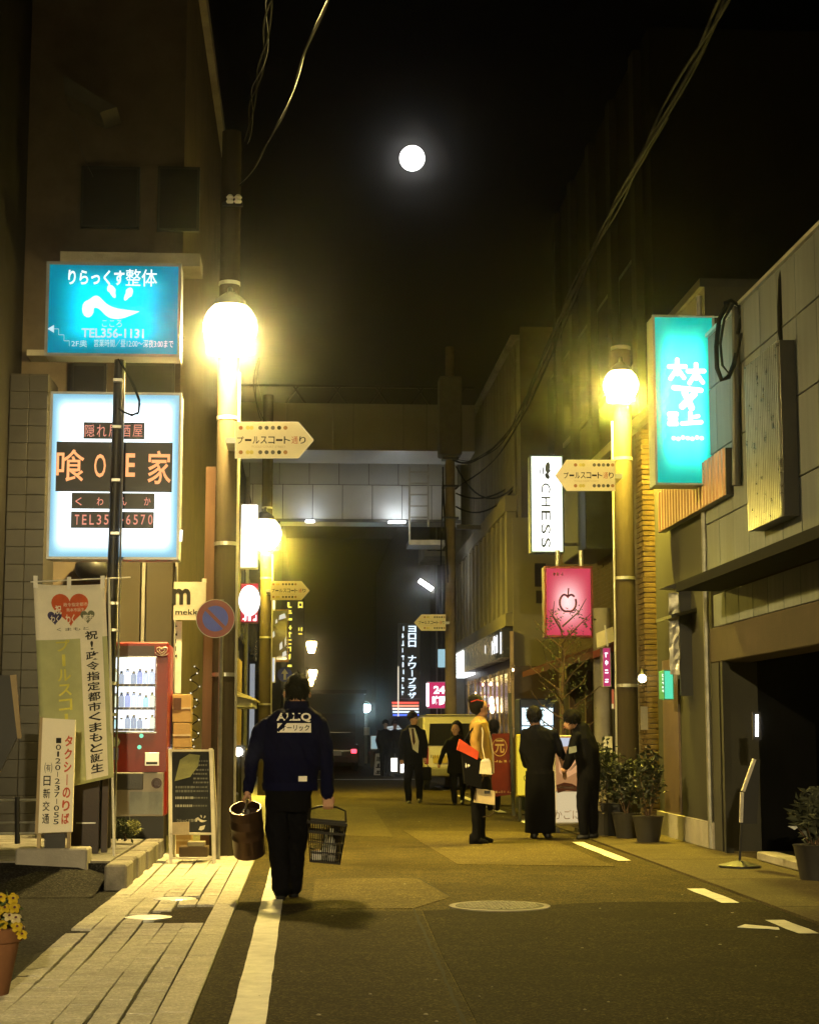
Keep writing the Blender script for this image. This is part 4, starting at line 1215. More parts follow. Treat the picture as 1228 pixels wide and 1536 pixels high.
# ---- drinks machine
D = 18.0
vz = at(200, 1225, D).z
ax, bx_ = at(150, 1100, D).x, at(250, 1100, D).x; zt = at(200, 963, D).z
vm_ = thing('vending_machine', ((ax + bx_) / 2, D + .3, DZ), 'red drinks vending machine with bright window of bottles', 'vending machine')
VR = pm('vending red', (.2, .009, .008), .4, 0, .12, 3, .02, coat=.2)
part('plinth', vm_, BLACK, lambda m: m.box(ax + .03, bx_ - .02, D + .06, D + .7, DZ, vz))
part('cabinet', vm_, VR, lambda m: m.box(ax, bx_, D + .09, D + .75, vz, zt - .01, 0, .02))
def door(m):
    # door frame around the display window
    wz0, wz1 = at(200, 1098, D).z, at(200, 986, D).z; w1 = at(233, 1050, D).x; w0 = at(158, 1050, D).x
    m.box(ax, bx_, D, D + .088, wz1, zt, 0, .015); m.box(w1, bx_, D, D + .088, at(200, 1158, D).z, wz1 - .001); m.box(ax, w0, D, D + .088, at(200, 1158, D).z, wz1 - .001)
    m.box(w0, w1, D, D + .088, at(200, 1158, D).z, wz0)
part('door', vm_, VR, door)
part('header', vm_, pm('dark header', (.05, .03, .03), .4), lambda m: boxpx(m, (160, 969, 232, 984), D - .006, D + .001))
part('display_light', vm_, em('vending window light', (.82, .92, 1), 2.4), lambda m: boxpx(m, (158, 986.5, 233, 1097.5), D + .07, D + .078))
cols_ = [(.12, .12, .14), (.5, .45, .2), (.2, .4, .35), (.65, .65, .7), (.15, .15, .3), (.4, .4, .45)]
r9 = random.Random(9)
for (yb, yt) in ((1027, 1000), (1062, 1036), (1094, 1070)):
    sh = part('shelf', vm_, pm('pale shelf', (.45, .45, .55), .5), lambda m: boxpx(m, (158, yb - 1, 233, yb + 3), D + .012, D + .07))
    part('price_strip', sh, pm('price strip', (.12, .13, .25), .5), lambda m: [boxpx(m, (160 + 8.9 * i, yb - .5, 166.5 + 8.9 * i, yb + 2), D + .008, D + .0125) for i in range(8)])
    for i in range(8):
        px = 163.5 + 9.2 * i
        c = at(px, yb - 1.2, D + .045); top = at(px, yt + r9.uniform(0, 7), D + .045).z
        rad = .03; h = (top - c.z) * .92
        bt = MB().lathe([(rad * .9, 0), (rad, .01), (rad, h * .72), (rad * .5, h * .88), (rad * .45, h * .9), (rad * .45, h)], c, seg=10)
        cc = cols_[r9.randrange(6)]
        bo = bt.build('drink_bottle', pm('drink %d' % cols_.index(cc), cc, .2, bump=0, trans=.85), vm_, True)
        part('cap', bo, WHITE, lambda m: m.lathe([(rad * .5, h - .012), (rad * .5, h + .006)], c, seg=8))
part('glass_front', vm_, None or pm('window rim', (.35, .37, .42), .25, .6), lambda m: (boxpx(m, (156.5, 984.5, 234.5, 986.4), D - .01, D + .02), boxpx(m, (156.5, 1097.6, 234.5, 1100), D - .01, D + .02), boxpx(m, (233, 986.5, 234.8, 1097.5), D - .011, D + .019)))
part('lower_panel', vm_, pm('vending white', (.26, .23, .2), .45, 0, .1, 4, .03), lambda m: boxpx(m, (150, 1159, 245, 1225), D - .006, D + .09, 0, .006))
part('poster', vm_, pm('grey poster', (.16, .17, .17), .5), lambda m: boxpx(m, (194, 1188, 244, 1222), D - .012, D - .0065))
part('delivery_flap', vm_, pm('dark flap', (.02, .018, .016), .3), lambda m: boxpx(m, (162, 1160, 215, 1185), D - .02, D - .0065, 0, .006))
part('coin_return', vm_, pm('coin cup', (.05, .015, .015), .3), lambda m: m.lathe([(.055, 0), (.055, .02), (.04, .02), (.035, .005)], at(235, 1175, D - .006), (0, -1, 0), 18))
part('coin_slot', vm_, ALU, lambda m: boxpx(m, (217, 1129, 239, 1149), D - .012, D - .0005, 0, .004))
part('bill_slot', vm_, BLACK, lambda m: boxpx(m, (219, 1143, 236, 1147), D - .016, D - .0125))
for (px, py, col_) in ((212, 1104, (.3, 1, .6)), (209, 1121, (.6, 1, .7))):
    part('button_light', vm_, em('machine green light', (.3, 1, .6), 1.2), lambda m: m.lathe([(.022, 0), (.02, .01)], at(px, py, D - .0005), (0, -1, 0), 14))
def emblem(m):
    c = at(243, 976, D - .004)
    for rr_ in (.026, .05):
        m.tube([(c.x + rr_ * 1.15 * math.sin(2 * math.pi * i / 20) ** 3, c.y, c.z + rr_ * (.8125 * math.cos(2 * math.pi * i / 20) - .31 * math.cos(4 * math.pi * i / 20) - .12 * math.cos(6 * math.pi * i / 20))) for i in range(21)], .005, 5)
    m.tube([(c.x + .068 * math.cos(a * .314), c.y, c.z - .02 + .035 * math.sin(a * .314)) for a in range(10, 21)], .005, 5)
part('emblem', vm_, pm('pale emblem', (.5, .38, .32), .4), emblem)
part('sticker', vm_, pm('round sticker', (.35, .4, .28), .5), lambda m: m.lathe([(.05, 0), (.05, .004)], at(173, 1113, D - .0005), (0, -1, 0), 20))
part('sticker', vm_, pm('blue sticker', (.1, .1, .28), .5), lambda m: boxpx(m, (166, 1122, 178, 1140), D - .005, D - .0005))

# sign with a big m, hanging strip below
t = thing('hanging_sign', at(284, 930, 19.0), 'cream sign with big black letter m above the cardboard boxes', 'sign')
part('board', t, pm('cream sign board', (.36, .34, .28), .6), lambda m: boxpx(m, (260, 873, 309, 930), 19.0, 19.04))
part('tab', t, pm('cream sign board', (.36, .34, .28), .6), lambda m: boxpx(m, (303, 868, 309.5, 874), 19.001, 19.039))
text_part(t, INK, lambda m: (wpx(m, 'm', (258, 883, 286, 907), 18.995, 0, .03), wpx(m, 'mekke', (263, 914, 303, 922), 18.995, 0, .01)))
part('hanger', t, DKMET, lambda m: m.bar(at(264, 873, 19.02), at(264, 850, 19.02), .015))
t = thing('hanging_strip', at(270, 1040, 19.1), 'narrow white hanging strip sign below the letter m', 'sign')
part('strip', t, pm('pale strip', (.5, .5, .46), .6), lambda m: boxpx(m, (262, 932, 273, 1040), 19.1, 19.12))
text_part(t, INK, lambda m: scrawl(m, (262.5, 934, 266, 990), 19.095, 5, 23))
# cardboard boxes
z0 = DZ
CARD = pm('cardboard', (.33, .22, .10), .85, 0, .12, 6, .1)
lvl = [(1286, 1236), (1236, 1180), (1180, 1122), (1122, 1084), (1084, 1041)]
names = ['bottom cardboard box of the stack beside the drinks machine', 'second cardboard box from the bottom beside the drinks machine', 'middle cardboard box of the stack beside the drinks machine', 'fourth cardboard box up with a strip of clear tape', 'topmost cardboard box of the stack with dark label']
for i, (yb, yt) in enumerate(lvl):
    t = thing('cardboard_box', at(273, yb, 18.45), names[i], 'box', 'cardboard boxes stacked beside the vending machine')
    part('carton', t, CARD, lambda m: boxpx(m, (258 + (i % 2), yt + .7, 287 - (i % 2), yb - .3), 18.45, 18.75, 0, .006))
    part('tape', t, pm('packing tape', (.45, .35, .2), .3), lambda m: boxpx(m, (259, (yt + yb) / 2 - 1.2, 286, (yt + yb) / 2 + 1.2), 18.446, 18.451))
    if i == 4: part('label', t, pm('dark label', (.08, .04, .03), .6), lambda m: boxpx(m, (260, 1047, 272, 1065), 18.443, 18.449))
# glittering string of lights round the brown pillar
st = MB(); pth = [at(292 + 7 * math.sin(i * 1.3), 1000 + 5 * i, 18.7 + .05 * math.cos(i * 2.1)) for i in range(25)]
t = thing('string_lights', at(292, 1120, 18.7), 'glittering string of tiny lights beside the brown pillar', 'string lights')
part('wire', t, RUBBER, lambda m: m.tube(pth, .006, 5))
for i in range(0, 25, 2):
    part('bulb', t, em('tiny bulb', (1, .95, .85), 1.5), lambda m: m.ball(pth[i], .009, 6, 5))
# shrub by the plinth
sh = thing('small_shrub', at(190, 1262, 17.2), 'small clipped shrub in front of the drinks machine', 'plant')
LEAFG = pm('dark leaf', (.025, .034, .01), .5, 0, .5, 30, .1)
LEAFY = pm('yellow green lit leaf', (.16, .16, .04), .5, 0, .5, 30, .1)
part('foliage', sh, LEAFG, lambda m: leaves(m, at(186, 1243, 17.2), (.2, .16, .11), 420, .05, random.Random(2)))
part('lit_tips', sh, LEAFY, lambda m: leaves(m, at(200, 1241, 17.1), (.08, .08, .09), 120, .04, random.Random(4)))  # yellower leaf colour stands for the lit side of the shrub
part('stem', sh, pm('bark', (.09, .06, .04), .9), lambda m: m.tube([at(188, 1262, 17.2), at(186, 1245, 17.2)], .015, 6))

# ---- A-frame blackboard
D = 17.1
ab = thing('a_frame_board', gr(290, 1296), 'white framed A board menu standing on the left pavement', 'sign board')
FR = pm('white wood frame', (.62, .58, .50), .55, 0, .12, 6, .08)
def P(px, py, back=0):
    s = (1296 - py) / 175
    return at(px, py, D + .22 * s) if not back else at(px, py, D + .62 - .2 * s)
for (a, b_) in (((256, 1296), (255, 1124)), ((321, 1296), (316, 1123))):
    part('leg', ab, FR, lambda m: m.bar(P(*a), P(*b_), .035, 0, .025))
    part('back_leg', ab, FR, lambda m: m.bar(P(a[0] + 6, a[1] - 6, 1), P(b_[0] + 2, b_[1] + 2, 1), .03, 0, .02))
for py in (1126, 1251, 1288):
    part('rail', ab, FR, lambda m: m.bar(P(255, py), P(319, py), .032, 0, .02))
part('blackboard', ab, pm('slate board', (.028, .03, .032), .6, 0, .3, 8, .08), lambda m: m.prism([P(257, 1249) + Vector((0, .01, 0)), P(318, 1249) + Vector((0, .01, 0)), P(315, 1128) + Vector((0, .01, 0)), P(257, 1128) + Vector((0, .01, 0))], (0, .012, 0)))
r3 = random.Random(31)
def chalk(m):
    for (y, xs_) in ((1142, 1), (1148, 1), (1155, 1), (1161, 1), (1168, 1), (1174, 1), (1181, 2), (1187, 2), (1197, 3), (1209, 3)):
        x = 290
        while x < 311:
            w = r3.uniform(1.5, 4); p0 = P(x, y + 1.3) - Vector((0, .004, 0)); p1 = P(x + w, y - 1.3) - Vector((0, .004, 0))
            m.poly([p0, (p1.x, p0.y, p0.z), (p1.x, p1.y, p1.z), (p0.x, p1.y, p1.z)], 0); x += w + r3.uniform(.6, 1.6)
        if xs_ >= 2:
            x = 263
            while x < 286:
                w = r3.uniform(1.5, 5); p0 = P(x, y + 1.8) - Vector((0, .004, 0)); p1 = P(x + w, y - 1.8) - Vector((0, .004, 0))
                m.poly([p0, (p1.x, p0.y, p0.z), (p1.x, p1.y, p1.z), (p0.x, p1.y, p1.z)], 1 if xs_ == 3 else 0); x += w + r3.uniform(.6, 1.2)
    write(m, 'りらっくす整体', P(280, 1231) - Vector((0, .005, 0)), (1, 0, 0), (0, .12, .99), .19, .03, 1, .01)
text_part(ab, [pm('chalk grey', (.13, .13, .12), .8), pm('chalk', (.3, .3, .27), .8)], chalk)
def emb(m):
    sm = MB(); smile(sm, 302, 1229, .21, P(302, 1229).y - .006)
    m.add([(v[0], v[1], v[2]) for v in sm.v], sm.f)
    pts = [P(302 + a, 1242 + b_) - Vector((0, .006, 0)) for a, b_ in ((-4, 3), (-2, -2), (6, -4), (4, 2), (0, 4))]
    m.poly(pts)
text_part(ab, pm('chalk white', (.55, .52, .45), .8), emb, 'emblem')
part('leaflet', ab, pm('olive leaflet', (.19, .19, .09), .7), lambda m: m.prism([P(262, 1172), P(285, 1166), P(297, 1150), P(300, 1133), P(284, 1131), P(270, 1140)], (0, -.004, 0)))
part('leaflet_pocket', ab, pm('brown pocket', (.3, .24, .15), .5), lambda m: m.prism([P(259, 1252), P(284, 1252), P(284, 1233), P(259, 1234)], (0, -.03, 0)))
t = thing('crate', gr(292, 1288), 'low brown crate tucked inside the A board', 'crate')
part('box', t, pm('brown crate', (.12, .085, .05), .8), lambda m: boxpx(m, (268, 1270, 312, 1286), D + .2, D + .42, 0, .01))
part('pale_carton', t, pm('pale carton', (.32, .28, .2), .8), lambda m: boxpx(m, (281, 1263, 307, 1270), D + .2, D + .4, 0, .005))

# leaning board and left edge bits
t = thing('leaning_board', at(12, 1175, 15.2), 'dark board with pale edge leaning at the left frame edge', 'board')
part('panel', t, BLACK, lambda m: prismpx(m, [(-10, 1180), (26, 1105), (24, 1014), (-10, 1012)], 15.2, .04))
part('pale_edge', t, pm('tan edge', (.36, .28, .17), .6), lambda m: prismpx(m, [(26, 1108), (32, 1108), (24, 1012), (15, 1013)], 15.19, .03))
for i, (px, lab) in enumerate(((14, 'low dark railing at the left edge behind the taxi sign'),)):
    t = thing('low_railing', at(20, 1262, 16.3), lab, 'railing')
    for py in (1200, 1234, 1250): part('rail', t, GALV, lambda m: m.tube([at(-20, py + 1, 16.3), at(62, py, 16.3)], .012, 8))
    for x in (-8, 26): part('post', t, BLACK, lambda m: m.tube([at(x, 1266, 16.3), at(x, 1196, 16.3)], .025, 8))

# flower pot, front left
c = gr(0, 1590)
pc = Vector((-1.56, 8.65, 0))
fp = thing('flower_pot', pc, 'terracotta pot of yellow and orange pansies in the front left corner', 'plant pot')
TERR = pm('terracotta', (.16, .075, .038), .75, 0, .25, 9, .15, 60, stain=.35)
zr = .335
part('pot', fp, TERR, lambda m: m.lathe([(.115, 0), (.12, .01), (.165, zr - .075), (.178, zr - .07), (.185, zr - .062), (.19, zr - .005), (.183, zr), (.165, zr), (.16, zr - .03)], pc, seg=32, caps=False), True)
part('soil', fp, GAP, lambda m: m.lathe([(.163, 0), (.10, .012)], pc + Vector((0, 0, zr - .03)), seg=24))
part('leaves', fp, pm('pansy leaf', (.045, .07, .02), .5, 0, .5, 30, .1), lambda m: leaves(m, pc + Vector((0, 0, zr + .06)), (.19, .19, .11), 420, .06, random.Random(12)))
part('stems', fp, LEAFG, lambda m: [m.tube([pc + Vector((.05 * math.cos(i), .05 * math.sin(i), zr - .02)), pc + Vector((.15 * math.cos(i * 1.7), .13 * math.sin(i * 1.7), zr + .12))], .003, 4) for i in range(16)])
r8 = random.Random(8)
PY = pm('yellow petal', (.32, .23, .015), .6, bump=0); PO = pm('orange petal', (.4, .12, .02), .6, bump=0); PWt = pm('pale petal', (.35, .3, .16), .6, bump=0)
spots = [(-.03, .16, 0), (.11, .10, 0), (.07, .07, 0), (.14, .14, 0), (.03, .03, 1), (.05, .20, 0), (.09, .15, 0), (.155, .10, 0), (.17, .01, 0), (.19, -.03, 0), (.02, .13, 0), (-.02, .09, 1), (.0, .06, 1), (.13, .06, 2), (.16, .05, 2), (-.06, .19, 0), (-.08, .12, 1), (-.13, .08, 0), (-.04, .02, 1), (.10, .02, 0), (-.15, .15, 2)]
for (dx, dz, ci) in spots:
    c = pc + Vector((dx, -.15 + abs(dx) * .25 + r8.uniform(0, .05), zr + dz))
    nrm = Vector((dx * 2, -1, .5 + r8.uniform(-.2, .4))).normalized(); u = nrm.cross(Vector((0, 0, 1))).normalized(); w = u.cross(nrm)
    def petals(m):
        for q in range(5):
            a = 2 * math.pi * q / 5 + .3; d = u * math.cos(a) + w * math.sin(a); e = u * -math.sin(a) + w * math.cos(a); L = .027
            m.add([c, c + d * L * .6 + e * L * .5 + nrm * .004, c + d * L * 1.1 + e * L * .25 - nrm * .003, c + d * L * 1.1 - e * L * .25 - nrm * .003, c + d * L * .6 - e * L * .55 + nrm * .006], [(0, 1, 2, 3, 4)])
    fl = part('flower', fp, (PY, PO, PWt)[ci], petals)
    part('eye', fl, pm('flower eye', (.06, .02, .03), .6), lambda m: m.disc(c + nrm * .007, .007, nrm, 8))

# ================================================================== SIGNS, LEFT DISTANCE
t = lightbox('lit_sign', 'plain glaring white lit sign beside the second lamp post', (360, 756, 388, 852), 33.5, .3, em('white sign glare', (.95, .97, 1), 4), ALU, 1.5)
t = lightbox('lit_sign', 'red lit sign with white oval on the left row of shops', (360, 875, 388, 934), 30.0, .25, em('red lit face', (.75, .03, .06), .9), pm('red frame', (.25, .02, .03), .5), 1)
part('oval', t, em('white oval light', (1, .97, 1), 2.4), lambda m: m.disc((at(374, 901, 29.98).x, 29.98, at(374, 901, 29.98).z), 16 * 30 / F, (0, -1, 0), 24, 0, 1.45))
text_part(t, em('white oval light', (1, .97, 1), 2.4), lambda m: scrawl(m, (363, 921, 386, 932), 29.975, 3, 17, False))
t = thing('framed_board', at(419, 993, 42), 'hanging glossy brown board in an orange frame behind the second lamp', 'sign')
part('board', t, pm('glossy brown board', (.13, .1, .05), .15, 0, .3, 3, .05, spec=.8), lambda m: boxpx(m, (406, 916, 431, 992), 42, 42.1))
part('frame', t, pm('orange frame', (.5, .25, .1), .5), lambda m: (boxpx(m, (405, 990, 433, 993), 41.97, 42.12), boxpx(m, (431, 915, 433, 990), 41.97, 42.12), boxpx(m, (405, 914, 433, 916.5), 41.97, 42.12), boxpx(m, (404, 916.5, 406, 990), 41.97, 42.12)))
r6 = random.Random(6)
part('painted_reflection', t, em('reflection glow print', (1, .95, .8), .8), lambda m: [polypx(m, [(x, y + h), (x + w, y + h * .7), (x + w * .8, y), (x + w * .1, y + h * .3)], 41.99) for x, y, w, h in ((418, 920, 11, 10), (413, 928, 3, 8), (408, 946, 4, 12), (419, 962, 5, 14), (423, 976, 7, 10), (427, 955, 2, 16))])  # reflections in the glossy board, put in as glowing patches
part('arm', t, DKMET, lambda m: m.bar(at(405, 920, 42.05), at(392, 920, 42.05), .05))
t = lightbox('lit_sign', 'slim upright white lit sign below the orange framed board', (402, 986, 413, 1024), 41.0, .2, em('dim white face', (.75, .8, 1), .9), ALU, 1)
t = lightbox('lit_sign', 'slim white lit strip above the orange framed board', (404, 895, 413, 915), 40.0, .2, em('cool white face', (.85, .95, 1), 1.2), ALU, 1)
t = thing('neon_sign', at(444, 1030, 54), 'dark upright sign with yellow lit characters in the left distance', 'sign')
part('board', t, DKMET, lambda m: boxpx(m, (429, 898, 457, 1032), 54, 54.2))
YN = em('yellow neon', (1, .85, .12), 1.6)
text_part(t, YN, lambda m: (scrawl(m, (430.5, 902, 438, 1002), 53.98, 9, 41), vpx(m, 'ロ', (447, 902, 454, 913), 53.98, 0, .05), scrawl(m, (447, 940, 454, 957), 53.98, 2, 5)))
for i, (px, py, D, s) in enumerate(((467, 971, 60, 8.5), (469, 1012, 74, 7), (466, 1024, 84, 5), (465, 1040, 95, 4.5))):
    c = at(px, py, D)
    lab = ['highest warm lantern in the left distance', 'second warm lantern right above the walking man', 'third small warm lantern behind the walking man', 'lowest and farthest warm lantern behind the walking man'][i]
    t = thing('street_lantern', (c.x - .3, D, 0), lab, 'lantern', 'warm lanterns in the left distance')
    rr = s * D / F
    part('post', t, DKMET, lambda m: (m.tube([(c.x - .3, D, 0), (c.x - .3, D, c.z + rr)], .05), m.bar((c.x - .3, D, c.z + rr * 1.4), (c.x, D, c.z + rr * 1.4), .04)))
    part('shade', t, em('lantern glow', (1, .72, .28), 28), lambda m: m.lathe([(rr * .55, -rr), (rr, rr * .6), (rr * .8, rr)], c, seg=12))
    part('cap', t, DKMET, lambda m: m.lathe([(rr * 1.15, rr), (rr * .3, rr * 1.4)], c, seg=12))
# small lamp on the shop front, left
c = at(357, 1128, 25)
t = thing('shop_spotlight', (c.x, 25, 0), 'small glaring white spotlight by the left shop front', 'lamp')
part('stand', t, DKMET, lambda m: m.tube([(c.x, 25.06, .012), (c.x, 25.06, c.z)], .02))
part('head', t, em('spot glare', (1, .93, .8), 22), lambda m: m.ball(c, (.07, .05, .06), 12, 8))
part('hood', t, BLACK, lambda m: m.box(c.x - .1, c.x + .1, 25.05, 25.18, c.z - .07, c.z + .09))
t = thing('planter', at(352, 1230, 24.4), 'dark planter with bush before the left shop front', 'plant')
k = gr(352, 1232)
part('tub', t, BLACK, lambda m: m.box(-1.28, -.95, 24.2, 24.9, .012, .45, 0, .02))
part('foliage', t, LEAFG, lambda m: leaves(m, (-1.12, 24.5, .85), (.16, .3, .45), 420, .07, random.Random(21)))
# ================================================================== SIGNS, RIGHT
# tall turquoise sign on the near right building
face = tube_lit('turquoise upright acrylic', (.0, .45, .34), (.08, 1.0, .9), 1.3, 3.2, None, soft=.3)
D = 18.55
t = lightbox('lit_signboard', 'tall turquoise lit signboard with blurred white characters on the right', (983, 474, 1070, 727), D, .34, face, pm('sign frame green', (.30, .36, .30), .4, .3), 3)
def blobs(m):
    d = [D - .012]
    def disc(x, y, r):
        k = at(x, y, D); m.disc((k.x, d[0], k.z), r * D / F, (0, -1, 0), 14); d[0] -= .0002
    def stroke(a, b, r):
        n = max(2, int(math.hypot(a[0] - b[0], a[1] - b[1]) / 3))
        for q in range(n + 1): disc(a[0] + (b[0] - a[0]) * q / n, a[1] + (b[1] - a[1]) * q / n, r)
    for (x, y) in ((1015, 553), (1043, 560)):
        stroke((x - 12, y - 3), (x + 12, y - 3), 3.6); stroke((x, y - 13), (x, y + 8), 3.6); stroke((x, y), (x - 10, y + 15), 3.4); stroke((x, y), (x + 10, y + 14), 3.4)
    stroke((1010, 582), (1050, 586), 4); stroke((1026, 590), (1036, 612), 5); stroke((1040, 592), (1022, 610), 5)
    stroke((1003, 622), (1013, 622), 4); stroke((1003, 636), (1013, 636), 4); disc(1008, 629, 8)
    stroke((1034, 620), (1034, 634), 3.4); stroke((1034, 627), (1046, 625), 3); stroke((1022, 636), (1050, 634), 3.4)
    for x in range(1009, 1053, 7): disc(x, 657 + (x % 3), 3.2)
text_part(t, em('white blurred characters', (.9, 1, 1), 2.6), blobs)
for y in (500, 700): part('bracket', t, DKMET, lambda m: m.bar((at(1068, y, D).x, D + .15, at(1068, y, D).z), (4.52, D + .15, at(1068, y, D).z), .04))
part('stay_wire', t, GALV, lambda m: m.tube([at(1008, 473, D + .1), Vector((4.5, 17.6, 5.72))], .008, 6))
# black pole with looped cable by the sign
t = thing('service_mast', at(1105, 728, 17.2), 'black service mast with looped cables beside the turquoise sign', 'mast')
part('mast', t, BLACK, lambda m: m.tube([at(1105, 728, 17.2), at(1104, 460, 17.2)], .05, 12), True)
part('cable', t, RUBBER, lambda m: m.tube([at(a, b_, 17.15) for a, b_ in ((1092, 452), (1078, 480), (1074, 520), (1075, 552), (1082, 570), (1092, 566), (1100, 548), (1104, 530))], .025, 8), True)
part('cable', t, RUBBER, lambda m: m.tube([at(a, b_, 17.05) for a, b_ in ((1100, 455), (1086, 478), (1080, 515), (1083, 548), (1093, 560), (1102, 545), (1108, 520), (1112, 500))], .014, 8), True)
part('cable', t, RUBBER, lambda m: m.tube([at(a, b_, 17.1) for a, b_ in ((1085, 455), (1096, 450), (1108, 458), (1112, 475), (1106, 500))], .02, 8), True)
part('stay', t, DKMET, lambda m: [m.bar(at(1104, y, 17.2), at(1116, y - 6, 17.3), .02) for y in (480, 600, 690)])
tag(MB().tube([at(a, b_, 15.6) for a, b_ in ((1176, 396), (1171, 420), (1170, 460), (1171, 500), (1176, 528), (1186, 537))], .03, 8).build('wall_cable', RUBBER, None, True), 'thick black cable hanging down the pale cladding', 'cable')
# bar sign, upright white
D = 27.0
face = tube_lit('white upright acrylic', (.9, 1, .8), (1, 1, .97), 1.5, 2.4, None, soft=.1)
t = lightbox('lit_signboard', 'white upright lit sign with green letters CHESS', (796, 683, 844, 829), D, .3, face, pm('sign frame dark green', (.05, .09, .08), .5, .3), 1.6)
def tx(m):
    d = D - .012
    for i, ch in enumerate('CHESS'):
        y0 = 724 + i * 20.5; k = at(818.5, y0 + 8, d)
        write(m, ch, (k.x, d, k.z), (0, 0, -1), (1, 0, 0), 15 * D / F, 14 * D / F, 0, .004)
text_part(t, pm('dark green print', (.03, .05, .02), .5), tx)
def rabbit(m):
    d = D - .012
    def el(cx_, cy_, rx, ry, an):
        pts = []
        for a in range(16):
            q = a * math.pi / 8; x = rx * math.cos(q); y = ry * math.sin(q)
            pts.append(at(cx_ + x * math.cos(an) - y * math.sin(an), cy_ + x * math.sin(an) + y * math.cos(an), d))
        m.poly(pts)
    el(821, 701, 3.6, 8, .1); el(820.5, 714, 3.2, 5, -.5)
    polypx(m, [(824, 704), (826, 706), (821, 712), (819, 708)], d)
    el(814, 707, 1.1, 7.5, .05); el(810, 707, .7, 5.5, .05)
text_part(t, pm('dark green print', (.03, .05, .02), .5), rabbit, 'emblem')
for y in (700, 815): part('bracket', t, DKMET, lambda m: m.bar((at(842, y, D).x, D + .15, at(842, y, D).z), (4.92, D + .15, at(842, y, D).z), .05))
# red apple sign
D = 25.3
face = tube_lit('pink sign acrylic', (.8, .07, .12), (1, .6, .58), .9, 1.7, None, soft=.48)
t = lightbox('lit_signboard', 'square pink and red lit sign with apple outline', (817, 850, 888, 956), D, .28, face, pm('dark red frame', (.16, .015, .015), .5), 3)
def apple(m):
    d = D - .012; c = at(851.5, 904, d); s = 12.5 * D / F; pts = []
    for i in range(49):
        a = 2 * math.pi * i / 48 + math.pi / 2
        r = 1.0 - .16 * math.exp(-((abs(math.atan2(math.sin(a - math.pi / 2), math.cos(a - math.pi / 2)))) / .35) ** 2) * 2.2 - .10 * math.exp(-((abs(math.atan2(math.sin(a + math.pi / 2), math.cos(a + math.pi / 2)))) / .25) ** 2)
        pts.append(Vector((c.x + s * 1.0 * r * math.cos(a), d, c.z + s * 1.15 * r * math.sin(a))))
    for i in range(48):
        if i in (39, 40): continue
        m.tube([pts[i], pts[i + 1]], .016, 6)
    m.tube([c + Vector((0, 0, s * .55)), c + Vector((.012, 0, s * 1.75))], .011, 6)
text_part(t, pm('dark red print', (.10, .006, .015), .5), apple, 'apple_outline')
text_part(t, pm('dark red print', (.10, .006, .015), .5), lambda m: scrawl(m, (828, 858, 845, 864), D - .012, 3, 77, False))
for x in (836, 871): part('post', t, ALU, lambda m: m.tube([at(x, 849, D + .14), at(x, 826, D + .14)], .035, 8))
# tree in front of the apple sign
BARK = pm('bark', (.09, .06, .04), .9)
tr = thing('street_tree', (at(845, 1180, 24.6).x, 24.6, .012), 'thin leafy street tree in front of the pink apple sign', 'tree')
r4 = random.Random(44)
base = Vector((at(846, 1180, 24.6).x, 24.6, .012))
def trunk(m):
    m.tube([base, base + Vector((.03, 0, .9)), base + Vector((-.02, .03, 1.7)), base + Vector((.02, -.02, 2.5))], [.045, .035, .028, .015], 8)
    for i in range(22):
        z = 1.15 + 1.75 * i / 22; a = i * 2.4; L = .55 * (1.1 - .35 * i / 22)
        p0 = base + Vector((0, 0, z)); p1 = p0 + Vector((math.cos(a) * L * .6, math.sin(a) * L * .5, .22)); p2 = p0 + Vector((math.cos(a + .3) * L, math.sin(a + .3) * L * .9, .42))
        m.tube([p0, p1, p2], [.014, .009, .004], 5)
part('trunk', tr, BARK, trunk)
part('crown', tr, pm('small dark leaf', (.05, .06, .022), .5, 0, .5, 30, .1), lambda m: [leaves(m, base + Vector((math.cos(i * 2.4) * r4.uniform(.1, .5), math.sin(i * 2.4) * .35, 1.35 + 1.75 * i / 30)), (.18, .18, .13), 26, .05, r4) for i in range(30)])
# blurred pink upright sign and shop bits
t = lightbox('lit_sign', 'narrow pink upright sign with white characters right of the apple sign', (904, 972, 915, 1030), 24.0, .2, em('pink lit face', (.75, .06, .2), .8), pm('grey casing', (.3, .28, .28), .5), .6)
text_part(t, em('white sign characters', (.9, 1, 1), 1.9), lambda m: scrawl(m, (906.5, 976, 912.5, 1026), 23.985, 4, 55))
t = thing('shop_notice', at(909, 968, 23.9), 'tilted grey paper notice above the narrow pink sign', 'notice')
part('sheet', t, pm('grey paper', (.4, .37, .3), .8), lambda m: prismpx(m, [(895, 972), (921, 962), (919, 940), (894, 950)], 23.9, .02))
part('rod', t, ALU, lambda m: m.bar(at(907, 938, 23.88), at(911, 970, 23.88), .02))
t = lightbox('lit_sign', 'small red and yellow lit box sign beside the right lamp post', (908, 1034, 921, 1064), 24.6, .2, em('red orange face', (.9, .22, .08), .55), pm('grey casing', (.3, .28, .28), .5), .5)
part('yellow_panel', t, em('yellow panel light', (1, .8, .3), .8), lambda m: boxpx(m, (910, 1056, 920, 1063), 24.57, 24.59))
